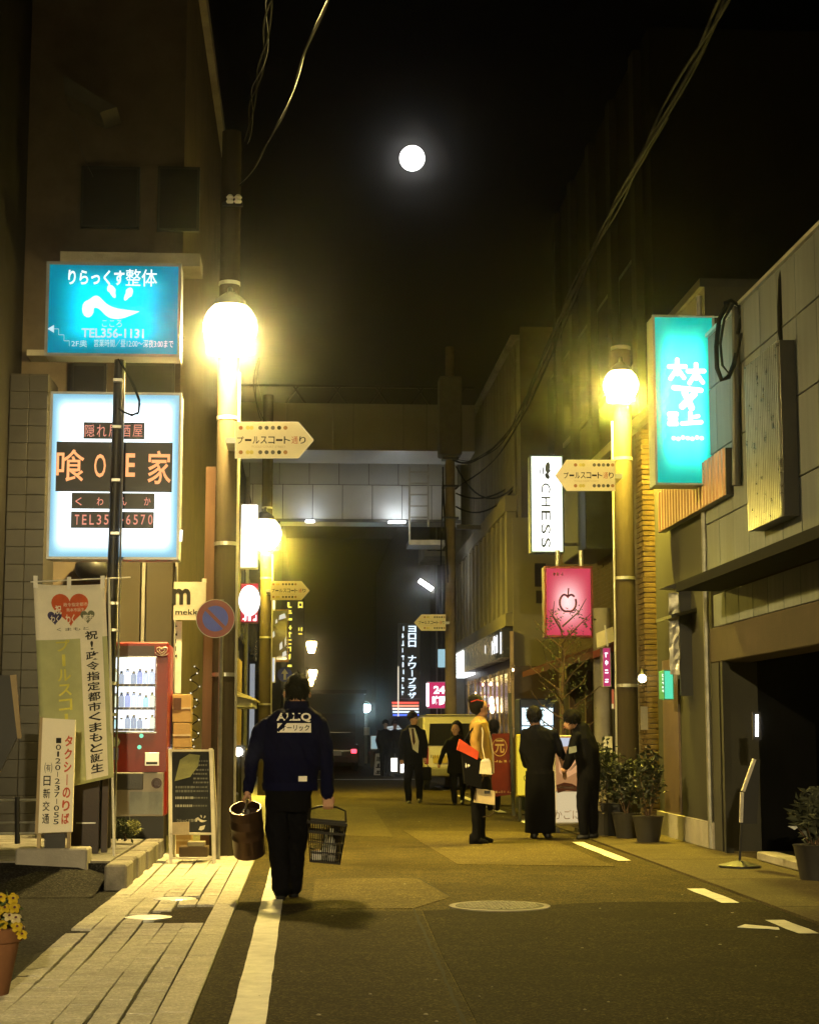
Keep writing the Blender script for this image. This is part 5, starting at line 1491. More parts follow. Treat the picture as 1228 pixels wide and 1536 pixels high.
# lantern on the brick column
c = at(963, 1018, 22.3)
t = thing('wall_lantern', (c.x, 22.3, c.z - .1), 'warm wall lantern on the yellow brick column', 'lantern')
part('globe', t, em('lantern bright', (1, .82, .42), 22), lambda m: m.ball(c, .055, 12, 8))
part('cage', t, DKMET, lambda m: (m.lathe([(.075, .055), (.02, .12)], c, seg=8), m.lathe([(.06, -.075), (.06, -.06)], c, seg=8), [m.bar(c + Vector((.065 * math.cos(a * 1.571), .065 * math.sin(a * 1.571), -.07)), c + Vector((.065 * math.cos(a * 1.571), .065 * math.sin(a * 1.571), .06)), .008) for a in range(4)]))
part('arm', t, DKMET, lambda m: m.bar(c + Vector((.0, 0, .12)), c + Vector((.12, .3, .12)), .02))
t = thing('paper_menu', at(968, 1094, 22.4), 'cream paper menu pinned on the brick column', 'notice')
part('sheet', t, pm('cream paper', (.66, .6, .42), .8), lambda m: boxpx(m, (961, 1060, 971, 1095), 22.4, 22.42))
# green sign on the stucco wall and the wrapped board
t = lightbox('lit_sign', 'small green lit sign on the stucco wall', (996, 1006, 1009, 1049), 20.4, .3, em('green lit face', (.12, .85, .5), 1.1), pm('green casing', (.05, .3, .18), .5), .6)
text_part(t, em('white sign characters', (.9, 1, 1), 1.9), lambda m: scrawl(m, (992.5, 1010, 995.5, 1040), 20.41, 5, 61))
t = thing('wrapped_board', at(1009, 1012, 19.9), 'upright board wrapped in crumpled clear plastic on the stucco wall', 'board')
WR = pm('crumpled plastic', (.42, .42, .42), .16, 0, .4, 14, 1.0, 22, spec=.8)
a0 = at(1004, 1012, 19.9); a1 = at(1016, 890, 19.9)
def crump(m):
    r = random.Random(70); n = 16; vs = []
    for j in range(n + 1):
        for i in range(4):
            vs.append((a0.x + (a1.x - a0.x) * i / 3 + r.uniform(-.006, .006), 19.9 - r.uniform(0, .035), a0.z + (a1.z - a0.z) * j / n))
    m.add(vs, [(j * 4 + i, j * 4 + i + 1, j * 4 + 5 + i, j * 4 + 4 + i) for j in range(n) for i in range(3)])
part('plastic_wrap', t, WR, crump)
part('board', t, DKMET, lambda m: m.box(a1.x + .004, a1.x + .3, 19.92, 19.98, a0.z - .05, a1.z + .05))
part('bracket', t, BLACK, lambda m: m.prism([at(994, 882, 19.8), at(1010, 876, 19.8), at(1046, 876, 19.8), at(1046, 884, 19.8)], (0, .25, 0)))
part('edge_post', t, BLACK, lambda m: m.box(a1.x + .01, a1.x + .28, 19.885, 19.918, a0.z - .25, a1.z + .06))
# entry light and folding sign in the dark recess
t = thing('wall_light', at(1135, 1108, 16.6), 'short upright white tube light in the dark entry', 'lamp')
part('tube', t, em('entry tube', (1, .97, .92), 5), lambda m: m.tube([at(1135, 1105, 16.6), at(1135, 1072, 16.6)], .015, 10))
part('holder', t, DKMET, lambda m: boxpx(m, (1129.5, 1068, 1140.5, 1110), 16.62, 16.66))
t = thing('folding_sign', gr(1112, 1300), 'folding sign board seen edge on before the dark entry', 'sign board')
EDG = pm('pale edge', (.55, .52, .46), .5, 0, .2, 20, .3)
part('upper_edge', t, EDG, lambda m: m.bar(at(1114, 1187, 16.3), at(1131, 1139, 16.3), .045, 0, .03))
part('lower_edge', t, EDG, lambda m: m.bar(at(1111, 1234, 16.3), at(1112.5, 1189, 16.3), .032, 0, .03))
part('panel', t, BLACK, lambda m: (m.prism([at(1113, 1236, 16.3), at(1116, 1188, 16.3), at(1133, 1140, 16.3), at(1140, 1140, 16.3), at(1135, 1236, 16.3)], (0, .03, 0))))
part('stem', t, BLACK, lambda m: m.bar(at(1109, 1292, 16.3), at(1112, 1234, 16.3), .02))
part('base', t, BLACK, lambda m: m.lathe([(.2, 0), (.2, .02), (.04, .06)], Vector((at(1109, 1292, 16.3).x, 16.3, .014)), seg=18))

# plants along the right pavement
for i, (px, py, D, r, h, lab) in enumerate(((905, 1255, 21.6, .26, .95, 'bushy potted plant with pale flowers beside the stooping person'), (940, 1256, 21.0, .22, .7, 'dark potted shrub at the foot of the right lamp post'), (972, 1258, 20.2, .24, .85, 'dark tall potted shrub against the stucco wall'), (1222, 1305, 14.9, .2, .5, 'potted plant with pale glossy leaves at the right frame edge'))):
    c = gr(px, py); c = Vector((at(px, py, D).x, D, .013))
    t = thing('potted_plant', c, lab, 'plant', 'potted plants along the right pavement')
    part('pot', t, pm('dark pot', (.03, .028, .026), .5), lambda m: m.lathe([(.13, 0), (.18, .28), (.19, .3), (.16, .3)], c, seg=18, caps=True), True)
    rr_ = random.Random(100 + i)
    part('stems', t, BARK, lambda m: [m.tube([c + Vector((0, 0, .25)), c + Vector((r * .7 * math.cos(q), r * .7 * math.sin(q), h * .9))], [.01, .004], 5) for q in range(7)])
    part('foliage', t, (LEAFG, pm('black green leaf', (.02, .025, .012), .45), pm('black green leaf', (.02, .025, .012), .45), pm('glossy pale leaf', (.05, .055, .035), .3))[i], lambda m: leaves(m, c + Vector((0, 0, .3 + h * .5)), (r, r, h * .55), 520, .075 if i != 3 else .1, rr_))
    if i == 0: part('flowers', t, PWt, lambda m: leaves(m, c + Vector((-.1, -.18, .45)), (.14, .08, .22), 45, .05, rr_, 0, 1.0))
# palm like plant
c = Vector((at(925, 1240, 21.5).x, 21.5, .013))
t = thing('spiky_plant', c, 'spiky arching plant in a dark tub beside the lamp post', 'plant')
part('tub', t, BLACK, lambda m: m.lathe([(.18, 0), (.2, .4)], c, seg=16))
part('blades', t, LEAFG, lambda m: [m.tube([c + Vector((0, 0, .4)), c + Vector((.2 * math.cos(q), .2 * math.sin(q), .85)), c + Vector((.45 * math.cos(q), .4 * math.sin(q), .95)), c + Vector((.6 * math.cos(q), .55 * math.sin(q), .8))], [.012, .014, .009, .002], 4) for q in range(11)])

# standing signs in front of the shops
D = 22.2
t = thing('menu_stand', Vector((at(850, 1240, D).x, D, .012)), 'lit standing menu sign with food photo between the two dark figures', 'sign board')
part('case', t, pm('pale casing', (.4, .36, .28), .5), lambda m: boxpx(m, (832, 1103, 872, 1237), D + .012, D + .2, 0, .01))
part('lower_face', t, em('cream lit face', (1, .78, .42), .75), lambda m: boxpx(m, (834, 1188, 870, 1234), D, D + .012))
part('photo', t, em('warm lit photo', (.85, .40, .14), .55), lambda m: boxpx(m, (834, 1106, 870, 1187), D, D + .012))
def dish(m):
    for (pts, mi) in (([(834, 1178), (846, 1174), (858, 1176), (868, 1182), (868, 1188), (850, 1186), (836, 1190)], 0), ([(834, 1182), (840, 1178), (852, 1180), (862, 1179), (862, 1184), (846, 1183)], 1), ([(838, 1140), (850, 1134), (864, 1140), (866, 1158), (848, 1168), (838, 1158)], 2), ([(834, 1107), (870, 1107), (870, 1118), (834, 1121)], 3)):
        polypx(m, pts, D - .004 - .001 * mi, mi)
text_part(t, [em('dark sauce print', (.25, .07, .02), .3), pm('dark plate print', (.04, .015, .01), .5), em('orange dish print', (1, .5, .2), .8), em('white print', (.8, .85, 1), .8)], dish, 'dish_print')
text_part(t, pm('brown print', (.16, .07, .02), .6), lambda m: wpx(m, 'かごに', (831, 1215, 869, 1229), D - .006, 0, -.01))
for x in (836, 868): part('foot', t, BLACK, lambda m: m.box(at(x, 1200, D).x - .02, at(x, 1200, D).x + .02, D - .05, D + .25, .012, .06))
D = 25.0
t = thing('yellow_sign_stand', Vector((at(790, 1200, D).x, D, .012)), 'bright yellow lit standing sign behind the person in the long apron', 'sign board')
part('case', t, pm('yellow casing', (.5, .4, .05), .5), lambda m: boxpx(m, (775, 1102, 812, 1195), D + .012, D + .15, 0, .008))
part('face', t, em('yellow lit face', (1, .72, .05), .95), lambda m: boxpx(m, (776, 1104, 811, 1193), D, D + .0115))
text_part(t, INK, lambda m: wpx(m, 'O', (785, 1163, 794, 1172), D - .006, 0, -.01))
for x in (780, 807): part('stand', t, BLACK, lambda m: m.box(at(x, 1200, D).x - .02, at(x, 1200, D).x + .02, D + .03, D + .12, .012, at(780, 1195, D).z))
D = 27.2
t = thing('red_banner_stand', Vector((at(755, 1200, D).x, D, .01)), 'dark red standing board with gold ringed character', 'sign board')
part('board', t, pm('dark red board', (.14, .02, .015), .55, 0, .2, 4, .05), lambda m: prismpx(m, [(737, 1196), (770, 1192), (764, 1100), (738, 1101)], D, .05))
GOLD = pm('gold print', (.42, .30, .12), .5, bump=0)
def tx(m):
    wpx(m, '元', (742, 1110, 756, 1130), D - .006, 0, .02)
    c = at(749, 1121, D - .006); m.tube([(c.x + .115 * math.cos(a * .2618), D - .006, c.z + .14 * math.sin(a * .2618)) for a in range(25)], .007, 5)
    scrawl(m, (740, 1140, 768, 1144), D - .006, 4, 91, False); scrawl(m, (742, 1186, 768, 1190), D - .006, 6, 92, False)
text_part(t, GOLD, tx)
part('strut', t, BLACK, lambda m: (m.bar(at(770, 1226, D - .2), at(764, 1040, D + .1), .05), m.bar(at(741, 1215, D + .3), at(741, 1100, D + .1), .04)))
# lit vending machine beyond the apron man
D = 28.5
a, b_ = at(780, 1130, D), at(832, 1050, D)
t = thing('lit_dispenser', Vector(((a.x + b_.x) / 2, D, .012)), 'drinks machine with blue white lit window behind the person in the apron', 'vending machine')
part('cabinet', t, pm('dark blue cabinet', (.02, .03, .07), .4), lambda m: m.box(a.x, b_.x, D + .02, D + .7, .012, at(800, 1048, D).z, 0, .02))
for (y0, y1) in ((1062, 1088), (1090, 1122)):
    part('window', t, em('blue white window', (.72, .92, 1), 2.0), lambda m: boxpx(m, (783, y0, 829, y1), D, D + .019))
for i in range(6):
    px = 788 + i * 7.4; k = at(px, 1122, D - .03)
    part('sample_can', t, pm('can red', (.4, .05, .03), .3), lambda m: m.lathe([(.022, .01), (.022, .13)], k, seg=8))
part('front_panel', t, pm('dark panel front', (.04, .04, .05), .4), lambda m: boxpx(m, (782, 1126, 830, 1196), D + .005, D + .0195))

# signs in the right distance
t = thing('neon_sign', at(614, 1048, 58), 'tall dark blue upright sign with white neon characters near the crossing', 'sign')
part('board', t, pm('navy board', (.015, .03, .05), .4), lambda m: boxpx(m, (597, 935, 630, 1048), 58, 58.3))
NB = em('blue white neon', (.75, .9, 1), 1.7)
text_part(t, NB, lambda m: (vpx(m, 'ヨロロ ナワーブラザ', (612, 938, 624, 1049), 57.97, 0, .03), scrawl(m, (602, 938, 606, 1046), 57.97, 10, 33)))
part('edge_tube', t, em('thin neon edge', (.9, .8, .6), 1.2), lambda m: m.box(at(598, 1, 58).x - .02, at(598, 1, 58).x + .02, 57.95, 57.99, at(598, 1075, 58).z, at(598, 1000, 58).z))
t = thing('striped_sign', at(608, 1076, 60), 'red white and blue striped neon fascia near the crossing', 'sign')
for i, (c_, nm) in enumerate((((1, .12, .08), 'red'), ((1, .35, .2), 'orange'), ((1, .85, .75), 'cream'), ((.75, .9, 1), 'ice'), ((.1, .2, 1), 'blue'))):
    part('stripe', t, em('neon stripe ' + nm, c_, 1.6), lambda m: boxpx(m, (588 + i * .4, 1053 + i * 4.6, 628, 1055.6 + i * 4.6), 60, 60.2))
part('backing', t, BLACK, lambda m: boxpx(m, (587, 1051, 629, 1077), 60.21, 60.4))
t = lightbox('lit_sign', 'pink lit sign reading 24 hours on the far right corner', (641, 1023, 669, 1063), 49.5, .3, em('magenta face', (.8, .03, .16), .9), pm('pink casing', (.5, .3, .35), .5), .8)
text_part(t, em('white sign characters', (.9, 1, 1), 1.9), lambda m: (wpx(m, '24', (650, 1029, 667, 1041), 49.48, 0, .04), wpx(m, '時間', (648, 1044, 668, 1058), 49.48, 0, .05)))
part('side_tube', t, em('white tube', (1, .9, 1), 2.2), lambda m: m.box(at(640, 1, 49.5).x - .05, at(640, 1, 49.5).x + .03, 49.4, 49.48, at(640, 1060, 49.5).z, at(640, 1025, 49.5).z))
t = thing('tube_light', at(638, 878, 45.4), 'slanted white tube light under the bridge on the right', 'lamp')
part('tube', t, em('cool tube', (.95, .97, 1), 80), lambda m: m.tube([at(629, 871, 45.4), at(648, 884, 45.4)], .05, 10))
part('holder', t, DKMET, lambda m: m.bar(at(629, 872, 45.52), at(652, 888, 45.52), .06))
# bluish street lamp beyond the crossing
c = at(549, 1062, 76)
t = thing('park_lamp', (c.x, 76, 0), 'blue white street lamp beyond the crossing', 'street lamp')
part('pole', t, GALV, lambda m: m.tube([(c.x, 76, 0), (c.x, 76, c.z - .2)], .07))
part('globe', t, em('mercury lamp', (.62, .93, 1), 70), lambda m: m.ball(c, .2, 14, 9))
part('cap', t, DKMET, lambda m: m.lathe([(.24, .14), (.08, .28)], c, seg=12))
part('small_sign', t, pm('sign green grey', (.4, .45, .42), .5), lambda m: boxpx(m, (537, 1091, 546, 1104), 75.9, 75.95))
part('collar', t, WHITE, lambda m: m.lathe([(.16, 0), (.16, .35)], at(549, 1103, 76), seg=12))
# far lit stand signs
for i, (bx_, D, lab) in enumerate((((586, 1137, 596, 1158), 52, 'round white lit sign low by the far pedestrians'), ((600, 1118, 607, 1160), 51, 'upright white lit sign left of the man in the suit'), ((556, 1104, 566, 1124), 66, 'pale blue lit notice beside the blue white lamp'))):
    k = gr((bx_[0] + bx_[2]) / 2, bx_[3])
    t = lightbox('lit_sign', lab, bx_, D, .15, em('far sign face %d' % i, ((1, 1, 1), (1, .96, 1), (.5, .75, .8))[i], (2.4, 2.2, .6)[i]), ALU, .5)
    part('post', t, DKMET, lambda m: m.box(at(bx_[0] + 3, 1, D).x, at(bx_[2] - 3, 1, D).x, D + .05, D + .12, 0, at(1, bx_[3], D).z))
t = thing('a_frame_board', Vector((at(567, 1150, 54).x, 54, 0)), 'tilted white standing sign by the far pedestrians', 'sign board')
part('panel', t, pm('white board far', (.6, .62, .62), .6), lambda m: prismpx(m, [(560, 1168), (573, 1166), (571, 1130), (563, 1131)], 54, .06))
text_part(t, INK, lambda m: scrawl(m, (563, 1134, 571, 1164), 53.98, 3, 14))
t = thing('stall_canopy', Vector((at(590, 1110, 56).x, 56, 0)), 'white slatted canopy over the far pedestrians', 'awning')
for i in range(2): part('slat', t, em('glowing canopy slat', (.85, .97, 1), .6), lambda m: m.prism([at(577 + i * 3, 1091 + i * 3.4, 56), at(596 + i * 3, 1088 + i * 3.4, 56), at(600 + i * 3, 1090 + i * 3.4, 56), at(580 + i * 3, 1093.5 + i * 3.4, 56)], (0, .9, 0)))  # slats glow by themselves to stand for a brightly lit canopy
part('post', t, DKMET, lambda m: [m.tube([(at(x, 1, 56).x, 56.3, 0), (at(x, 1, 56).x, 56.3, at(1, 1094, 56).z)], .03) for x in (581, 602)])

# ================================================================== VEHICLES
GLASSK = glass('vehicle glass', (.01, .01, .012))
TYRE = pm('tyre rubber', (.015, .015, .015), .8)
def wheel(t, x, y, r, w=.16):
    part('wheel', t, TYRE, lambda m: m.lathe([(r * .6, -w / 2), (r, -w / 2 + .02), (r, w / 2 - .02), (r * .6, w / 2)], (x, y, r), (1, 0, 0), 20))
# cream kei van, rear view
D = 39.0
vx = at(683, 1100, D).x; W = .74
van = thing('parked_van', (vx, D + 1.6, 0), 'cream van parked on the right, seen from behind', 'van')
CRM = pm('cream car paint', (.42, .39, .31), .3, 0, .08, 2, .0, coat=.6)
def vbody(m):
    prof = [(0, .35), (-.04, .55), (-.02, 1.0), (.12, 1.55), (.25, 1.68), (2.6, 1.70), (3.0, 1.15), (3.3, .95), (3.32, .35)]
    for k, (w0) in enumerate((W,)):
        pts = [(vx - w0, D + a, z) for a, z in prof]
        m.prism(pts, (2 * w0, 0, 0))
bo = MB(); vbody(bo); vb = bo.build('body', CRM, van)
bv = vb.modifiers.new('bevel', 'BEVEL'); bv.width = .05; bv.segments = 3; bv.limit_method = 'ANGLE'
part('rear_window', van, GLASSK, lambda m: m.prism([(vx - .62, D - .022, 1.02), (vx + .62, D - .022, 1.02), (vx + .58, D + .10, 1.52), (vx - .58, D + .10, 1.52)], (0, -.012, 0)))
part('bumper', van, pm('grey bumper', (.16, .15, .12), .6), lambda m: m.box(vx - .74, vx + .74, D - .13, D + .02, .32, .52, 0, .03))
part('number_plate', van, pm('yellow plate', (.4, .3, .05), .5), lambda m: m.box(vx - .52, vx - .19, D - .065, D - .05, .62, .8, 0, .004))
text_part(van, INK, lambda m: scrawl(m, (645, 1132, 657, 1138), D - .075, 4, 19, False), 'plate_digits')
for s in (-1, 1):
    part('tail_light', van, pm('red lens', (.2, .01, .01), .2), lambda m: m.box(vx + s * .67 - .05, vx + s * .67 + .05, D - .05, D + .02, .6, .98, 0, .01))
    wheel(van, vx + s * .62, D + .7, .27); wheel(van, vx + s * .62, D + 2.7, .27)
part('handle_strip', van, ALU, lambda m: m.box(vx - .3, vx + .3, D - .055, D - .035, .86, .9))
part('roof_rail', van, CRM, lambda m: m.box(vx - .66, vx + .66, D + .3, D + 2.4, 1.705, 1.73, 0, .01))
# dark car beyond the crossing
D = 60.0
cx_ = at(505, 1100, D).x
car = thing('dark_car', (cx_, D + 1.5, 0), 'dark car with red tail lamp stopped at the far crossing', 'car')
def cbody(m):
    m.prism([(cx_ - .78, D + a, z) for a, z in ((0, .3), (-.02, .75), (.15, .9), (.75, .95), (3.3, .85), (3.9, .7), (4.0, .3))], (1.56, 0, 0))
cb = MB(); cbody(cb); o = cb.build('body', pm('dark car paint', (.012, .013, .018), .2, 0, .1, 2, 0, coat=1), car)
bv = o.modifiers.new('bevel', 'BEVEL'); bv.width = .06; bv.segments = 3; bv.limit_method = 'ANGLE'
cb = MB().prism([(cx_ - .66, D + a, z) for a, z in ((.3, .9), (.75, 1.25), (1.1, 1.33), (2.1, 1.33), (2.9, .9))], (1.32, 0, 0)); o = cb.build('cabin', GLASSK, car)
bv = o.modifiers.new('bevel', 'BEVEL'); bv.width = .08; bv.segments = 3
part('roof', car, pm('roof glint paint', (.25, .25, .27), .15, .3, .1, 2, 0, coat=1), lambda m: m.box(cx_ - .5, cx_ + .5, D + 1.15, D + 2.05, 1.325, 1.36, 0, .01))  # paler than the body: the glint on the roof put into its colour
for s in (-1, 1):
    part('tail_lamp', car, em('tail lamp red', (1, .05, .09), 5), lambda m: m.box(cx_ + s * .60 - .09, cx_ + s * .60 + .09, D - .04, D + .02, .62, .76, 0, .01))
    wheel(car, cx_ + s * .68, D + .8, .3); wheel(car, cx_ + s * .68, D + 3.2, .3)
part('bumper', car, BLACK, lambda m: m.box(cx_ - .77, cx_ + .77, D - .06, D, .3, .5, 0, .02))
part('number_plate', car, pm('white plate', (.5, .5, .5), .5), lambda m: m.box(cx_ - .17, cx_ + .17, D - .04, D - .025, .54, .7))
# ================================================================== PEOPLE
SKIN = pm('skin', (.42, .24, .16), .55, 0, .1, 20, .05)
HAIR = pm('black hair', (.006, .005, .004), .65, 0, .4, 60, .4, 300, spec=.08)
def fig(root, name, parts, mats, voxel=.012, smooth=5, fold=.011):
    """parts: ('limb', pts, radii, mat) | ('ball', c, r3, mat) | ('loft', rings, mat); united into one skin"""
    mb = MB(); S = []
    for p in parts:
        if p[0] == 'limb':
            pts = [Vector(q) for q in p[1]]; rs = list(p[2]); mi = p[3]
            d0 = (pts[0] - pts[1]).normalized(); d1 = (pts[-1] - pts[-2]).normalized()
            path = [pts[0] + d0 * rs[0] * .8] + [pts[0] + d0 * rs[0] * .45] + pts + [pts[-1] + d1 * rs[-1] * .45, pts[-1] + d1 * rs[-1] * .8]
            rad = [rs[0] * .45, rs[0] * .85] + rs + [rs[-1] * .85, rs[-1] * .45]
            mb.tube(path, rad, 12)
            for i in range(len(pts) - 1):
                for t in (0, .2, .4, .6, .8, 1):
                    r = rs[i] * (1 - t) + rs[i + 1] * t; S.append((pts[i].lerp(pts[i + 1], t), (r, r, r), mi))
        elif p[0] == 'ball':
            mb.ball(p[1], p[2], 14, 10); S.append((Vector(p[1]), p[2], p[3]))
        else:
            mb.loft(p[1], 20)
            R_ = p[1]
            for i in range(len(R_) - 1):
                for t in (0, .33, .66, 1):
                    q = [R_[i][k] * (1 - t) + R_[i + 1][k] * t for k in range(5)]
                    S.append((Vector(q[:3]), (q[3], q[4], max(.03, (R_[i + 1][2] - R_[i][2]) * .5 if R_[i + 1][2] != R_[i][2] else .03)), p[2] if not callable(p[2]) else p[2](q[2])))
    off = wloc(root); skins = [i for i, k in enumerate(mats) if k.name in ('skin', 'dark shoe')]
    me = mb.mesh(name, mats, False, off)
    o = bpy.data.objects.new(name, me); COL.objects.link(o)
    m = o.modifiers.new('r', 'REMESH'); m.mode = 'VOXEL'; m.voxel_size = voxel
    m2 = o.modifiers.new('s', 'SMOOTH'); m2.iterations = smooth; m2.factor = .5
    dg = bpy.context.evaluated_depsgraph_get()
    me2 = bpy.data.meshes.new_from_object(o.evaluated_get(dg))
    o.modifiers.clear(); o.data = me2
    me2.materials.clear()
    for k in mats: me2.materials.append(k)
    n = len(me2.polygons); C = np.empty(n * 3); me2.polygons.foreach_get('center', C); C = C.reshape(-1, 3) + np.array(off)
    best = np.full(n, 1e9); idx = np.zeros(n, dtype=np.int32)
    for c, r, mi in S:
        d = np.sqrt((((C - np.array(c)) / np.array([max(1e-3, x) for x in r])) ** 2).sum(1))
        w = d < best; best[w] = d[w]; idx[w] = mi
    me2.polygons.foreach_set('material_index', idx)
    me2.polygons.foreach_set('use_smooth', [True] * n)
    # cloth folds: push clothed vertices along their normals by stretched noise
    nv = len(me2.vertices); clothed = np.ones(nv, dtype=bool)
    for p in me2.polygons:
        if p.material_index in skins:
            for vi in p.vertices: clothed[vi] = False
    co = np.empty(nv * 3); me2.vertices.foreach_get('co', co); co = co.reshape(-1, 3)
    no = np.empty(nv * 3); me2.vertices.foreach_get('normal', no); no = no.reshape(-1, 3)
    h = np.zeros(nv)
    for k in np.nonzero(clothed)[0]:
        x, y, z = co[k] * 9; x += off.x; z += off.y
        h[k] = mnoise.noise((x * .9, y * .9, z * .55 + x * .6)) + .6 * mnoise.noise((x * 2.6 + z, y * 2.4, z * 1.3))
    co += no * (h * fold)[:, None]
    me2.vertices.foreach_set('co', co.ravel())
    me2.update()
    o.name = name; o.parent = root
    return o
def hair_cap(root, c, r, seed=1, mat=None, tilt=0):
    """short hair: lumpy shell over the crown"""
    rg = random.Random(seed)
    mb = MB(); mb.ball((0, 0, 0), (1, 1, 1), 26, 18)
    vs = []
    for v in mb.v:
        v = Vector(v); k = 1 + .045 * math.sin(v.x * 9 + seed) * math.cos(v.z * 8 + v.y * 5) + rg.uniform(-.035, .035)
        vs.append(Vector(c) + Vector((v.x * r[0] * k, v.y * r[1] * k, v.z * r[2] * k)))
    mb.v = vs
    o = mb.build('hair', mat or HAIR, root, True)
    st = MB(); c = Vector(c)
    for _ in range(420):
        a = rg.uniform(0, 6.283); z = rg.uniform(-.75, 1); q = math.sqrt(max(0, 1 - z * z))
        nrm = Vector((q * math.cos(a), q * math.sin(a), z)); p = c + Vector((nrm.x * r[0], nrm.y * r[1], nrm.z * r[2])) * .99
        d = (Vector((0, 0, -1)) + nrm * (.75 + .5 * rg.random()) + Vector((rg.uniform(-.4, .4), rg.uniform(-.4, .4), 0))).normalized(); e = d.cross(nrm).normalized() if d.cross(nrm).length > .01 else Vector((1, 0, 0)); L = rg.uniform(.02, .042)
        st.add([p - e * .006, p + e * .006, p + d * L], [(0, 1, 2)])
    st.build('hair_tufts', mat or HAIR, root)
    return o
def hand(parts, p, grip, mat, side=1, s=1.0, down=(0, 0, -1)):
    """fist closed round a bar through p along grip"""
    p = Vector(p); g = Vector(grip).normalized(); d = Vector(down)
    f = g.cross(d).normalized()
    palm = p - d * .035 * s
    parts.append(('limb', [palm - g * .028 * s - d * .02, palm + g * .028 * s - d * .02], [.022 * s, .022 * s], mat))
    parts.append(('limb', [palm - d * .045 * s, palm], [.025 * s, .030 * s], mat))
    for i, (o, L) in enumerate(((-.033, .92), (-.011, 1.05), (.011, 1.0), (.033, .82))):
        q = p + g * o * s
        parts.append(('limb', [q - d * .03 * s - f * .018 * s, q + d * .004 * s - f * .026 * s, q + d * .022 * s * L, q + d * .012 * s * L + f * .02 * s, q - d * .006 * s + f * .022 * s], [.0098 * s, .0095 * s, .009 * s, .0085 * s, .0078 * s], mat))
    q = p + g * (.040 * s) * side
    parts.append(('limb', [q - d * .05 * s, q - d * .02 * s + f * .02 * s, q - g * .025 * s * side - d * .004 * s + f * .036 * s], [.012 * s, .011 * s, .009 * s], mat))

# ---- the man with keg and basket (seen from behind)
D0 = 13.48
JK = pm('navy work jacket', (.0025, .003, .021), .85, 0, .2, 12, .35, 40, spec=.06)
TRO = pm('black trousers', (.003, .003, .005), .85, 0, .2, 12, .35, 40, spec=.06)
SHOE = pm('dark shoe', (.012, .012, .013), .5)
man = thing('person', (at(425, 1350, D0).x, D0, 0), 'person in navy work jacket walking away carrying a keg and a basket', 'person')
def M(px, py, dy=0.0): return at(px, py, D0 + dy)
def ring(l, r, py, ry, dy=0):
    a = M(l, py, dy); b = M(r, py, dy); return ((a.x + b.x) / 2, D0 + dy, a.z, (b.x - a.x) / 2, ry)
hL = M(371, 1201, .02); hR = M(492, 1209, -.02)
P_ = []
P_.append(('loft', [ring(427, 463, 1060, .07, .0), ring(414, 474, 1066, .095, .0), ring(401, 483, 1073, .115), ring(394, 487, 1084, .128), ring(391, 487, 1100, .135), ring(391, 485, 1120, .137), ring(393, 481, 1145, .13), ring(394, 477, 1165, .13), ring(396, 475, 1182, .135)], 0))
P_.append(('loft', [ring(397, 472, 1178, .125), ring(397, 468, 1200, .125), ring(402, 464, 1218, .11)], 1))
P_.append(('limb', [M(400, 1086), M(386, 1112, -.01), M(378, 1143, .0), M(374, 1170, .02), M(372, 1186, .02)], [.066, .066, .058, .052, .047], 0))
P_.append(('limb', [M(479, 1086), M(486, 1112, .0), M(491, 1143, .0), M(491, 1172, -.01), M(491, 1192, -.02)], [.068, .066, .058, .052, .047], 0))
P_.append(('limb', [M(416, 1190), M(416, 1225, .02), M(416, 1262, .0), M(421, 1300, -.03), M(422, 1334, -.02)], [.098, .098, .088, .08, .078], 1))
P_.append(('limb', [M(449, 1190), M(447, 1225, .05), M(443, 1262, .12), M(441, 1300, .18), M(440, 1330, .24)], [.098, .098, .085, .078, .074], 1))
P_.append(('limb', [M(444, 1070), M(445, 1052, .015)], [.062, .056], 2))
P_.append(('ball', M(446, 1040, .03), (.074, .095, .115), 2))
for px in (426.5, 464.5): P_.append(('ball', M(px, 1042, .02), (.012, .022, .03), 2))
P_.append(('limb', [M(421, 1344, -.03), M(421, 1344.5, .10), M(421, 1346, .19)], [.046, .044, .036], 3))
P_.append(('limb', [M(440, 1341, .24), M(440, 1343, .36), M(440, 1345, .44)], [.044, .042, .034], 3))
hand(P_, hL, (0, 1, 0), 2, -1, 1.05); hand(P_, hR, (1, 0, 0), 2, 1, 1.05)
body = fig(man, 'body', P_, [JK, TRO, SKIN, SHOE], .0072, 4, .018)
hair_cap(man, M(446, 1032, .02), (.098, .112, .118), 3)
part('collar', man, JK, lambda m: m.loft([ring(425, 465, 1063, .085), ring(427, 463, 1052, .078)], 20, 0, False), True)
part('hem_band', man, JK, lambda m: m.loft([ring(393, 477, 1174, .138), ring(392.5, 477.5, 1178, .141), ring(394, 476.5, 1186, .138)], 24, 0, False), True)
dg = bpy.context.evaluated_depsgraph_get()
bvh = BVHTree.FromPolygons([v.co + wloc(man) for v in body.data.vertices], [tuple(p.vertices) for p in body.data.polygons])
def wrap(mb, off):
    out = []
    for v in mb.v:
        v = Vector(v); h = bvh.ray_cast(Vector((v.x, D0 - 1, v.z)), Vector((0, 1, 0)))[0]
        out.append((v.x, (h.y if h else D0 - .12) - off, v.z))
    mb.v = out
RFL = pm('white reflective print', (.78, .74, .68), .7, 0, .1, 8, .1)
def gridpx(m, box, nx=14, ny=5, mi=0):
    vs = [at(box[0] + (box[2] - box[0]) * i / nx, box[1] + (box[3] - box[1]) * j / ny, D0 - .12) for j in range(ny + 1) for i in range(nx + 1)]
    m.add(vs, [(j * (nx + 1) + i, j * (nx + 1) + i + 1, (j + 1) * (nx + 1) + i + 1, (j + 1) * (nx + 1) + i) for j in range(ny) for i in range(nx)], mi)
jm = MB(); gridpx(jm, (416, 1085, 466.5, 1099)); wrap(jm, .004); jm.build('print_panel', RFL, man)
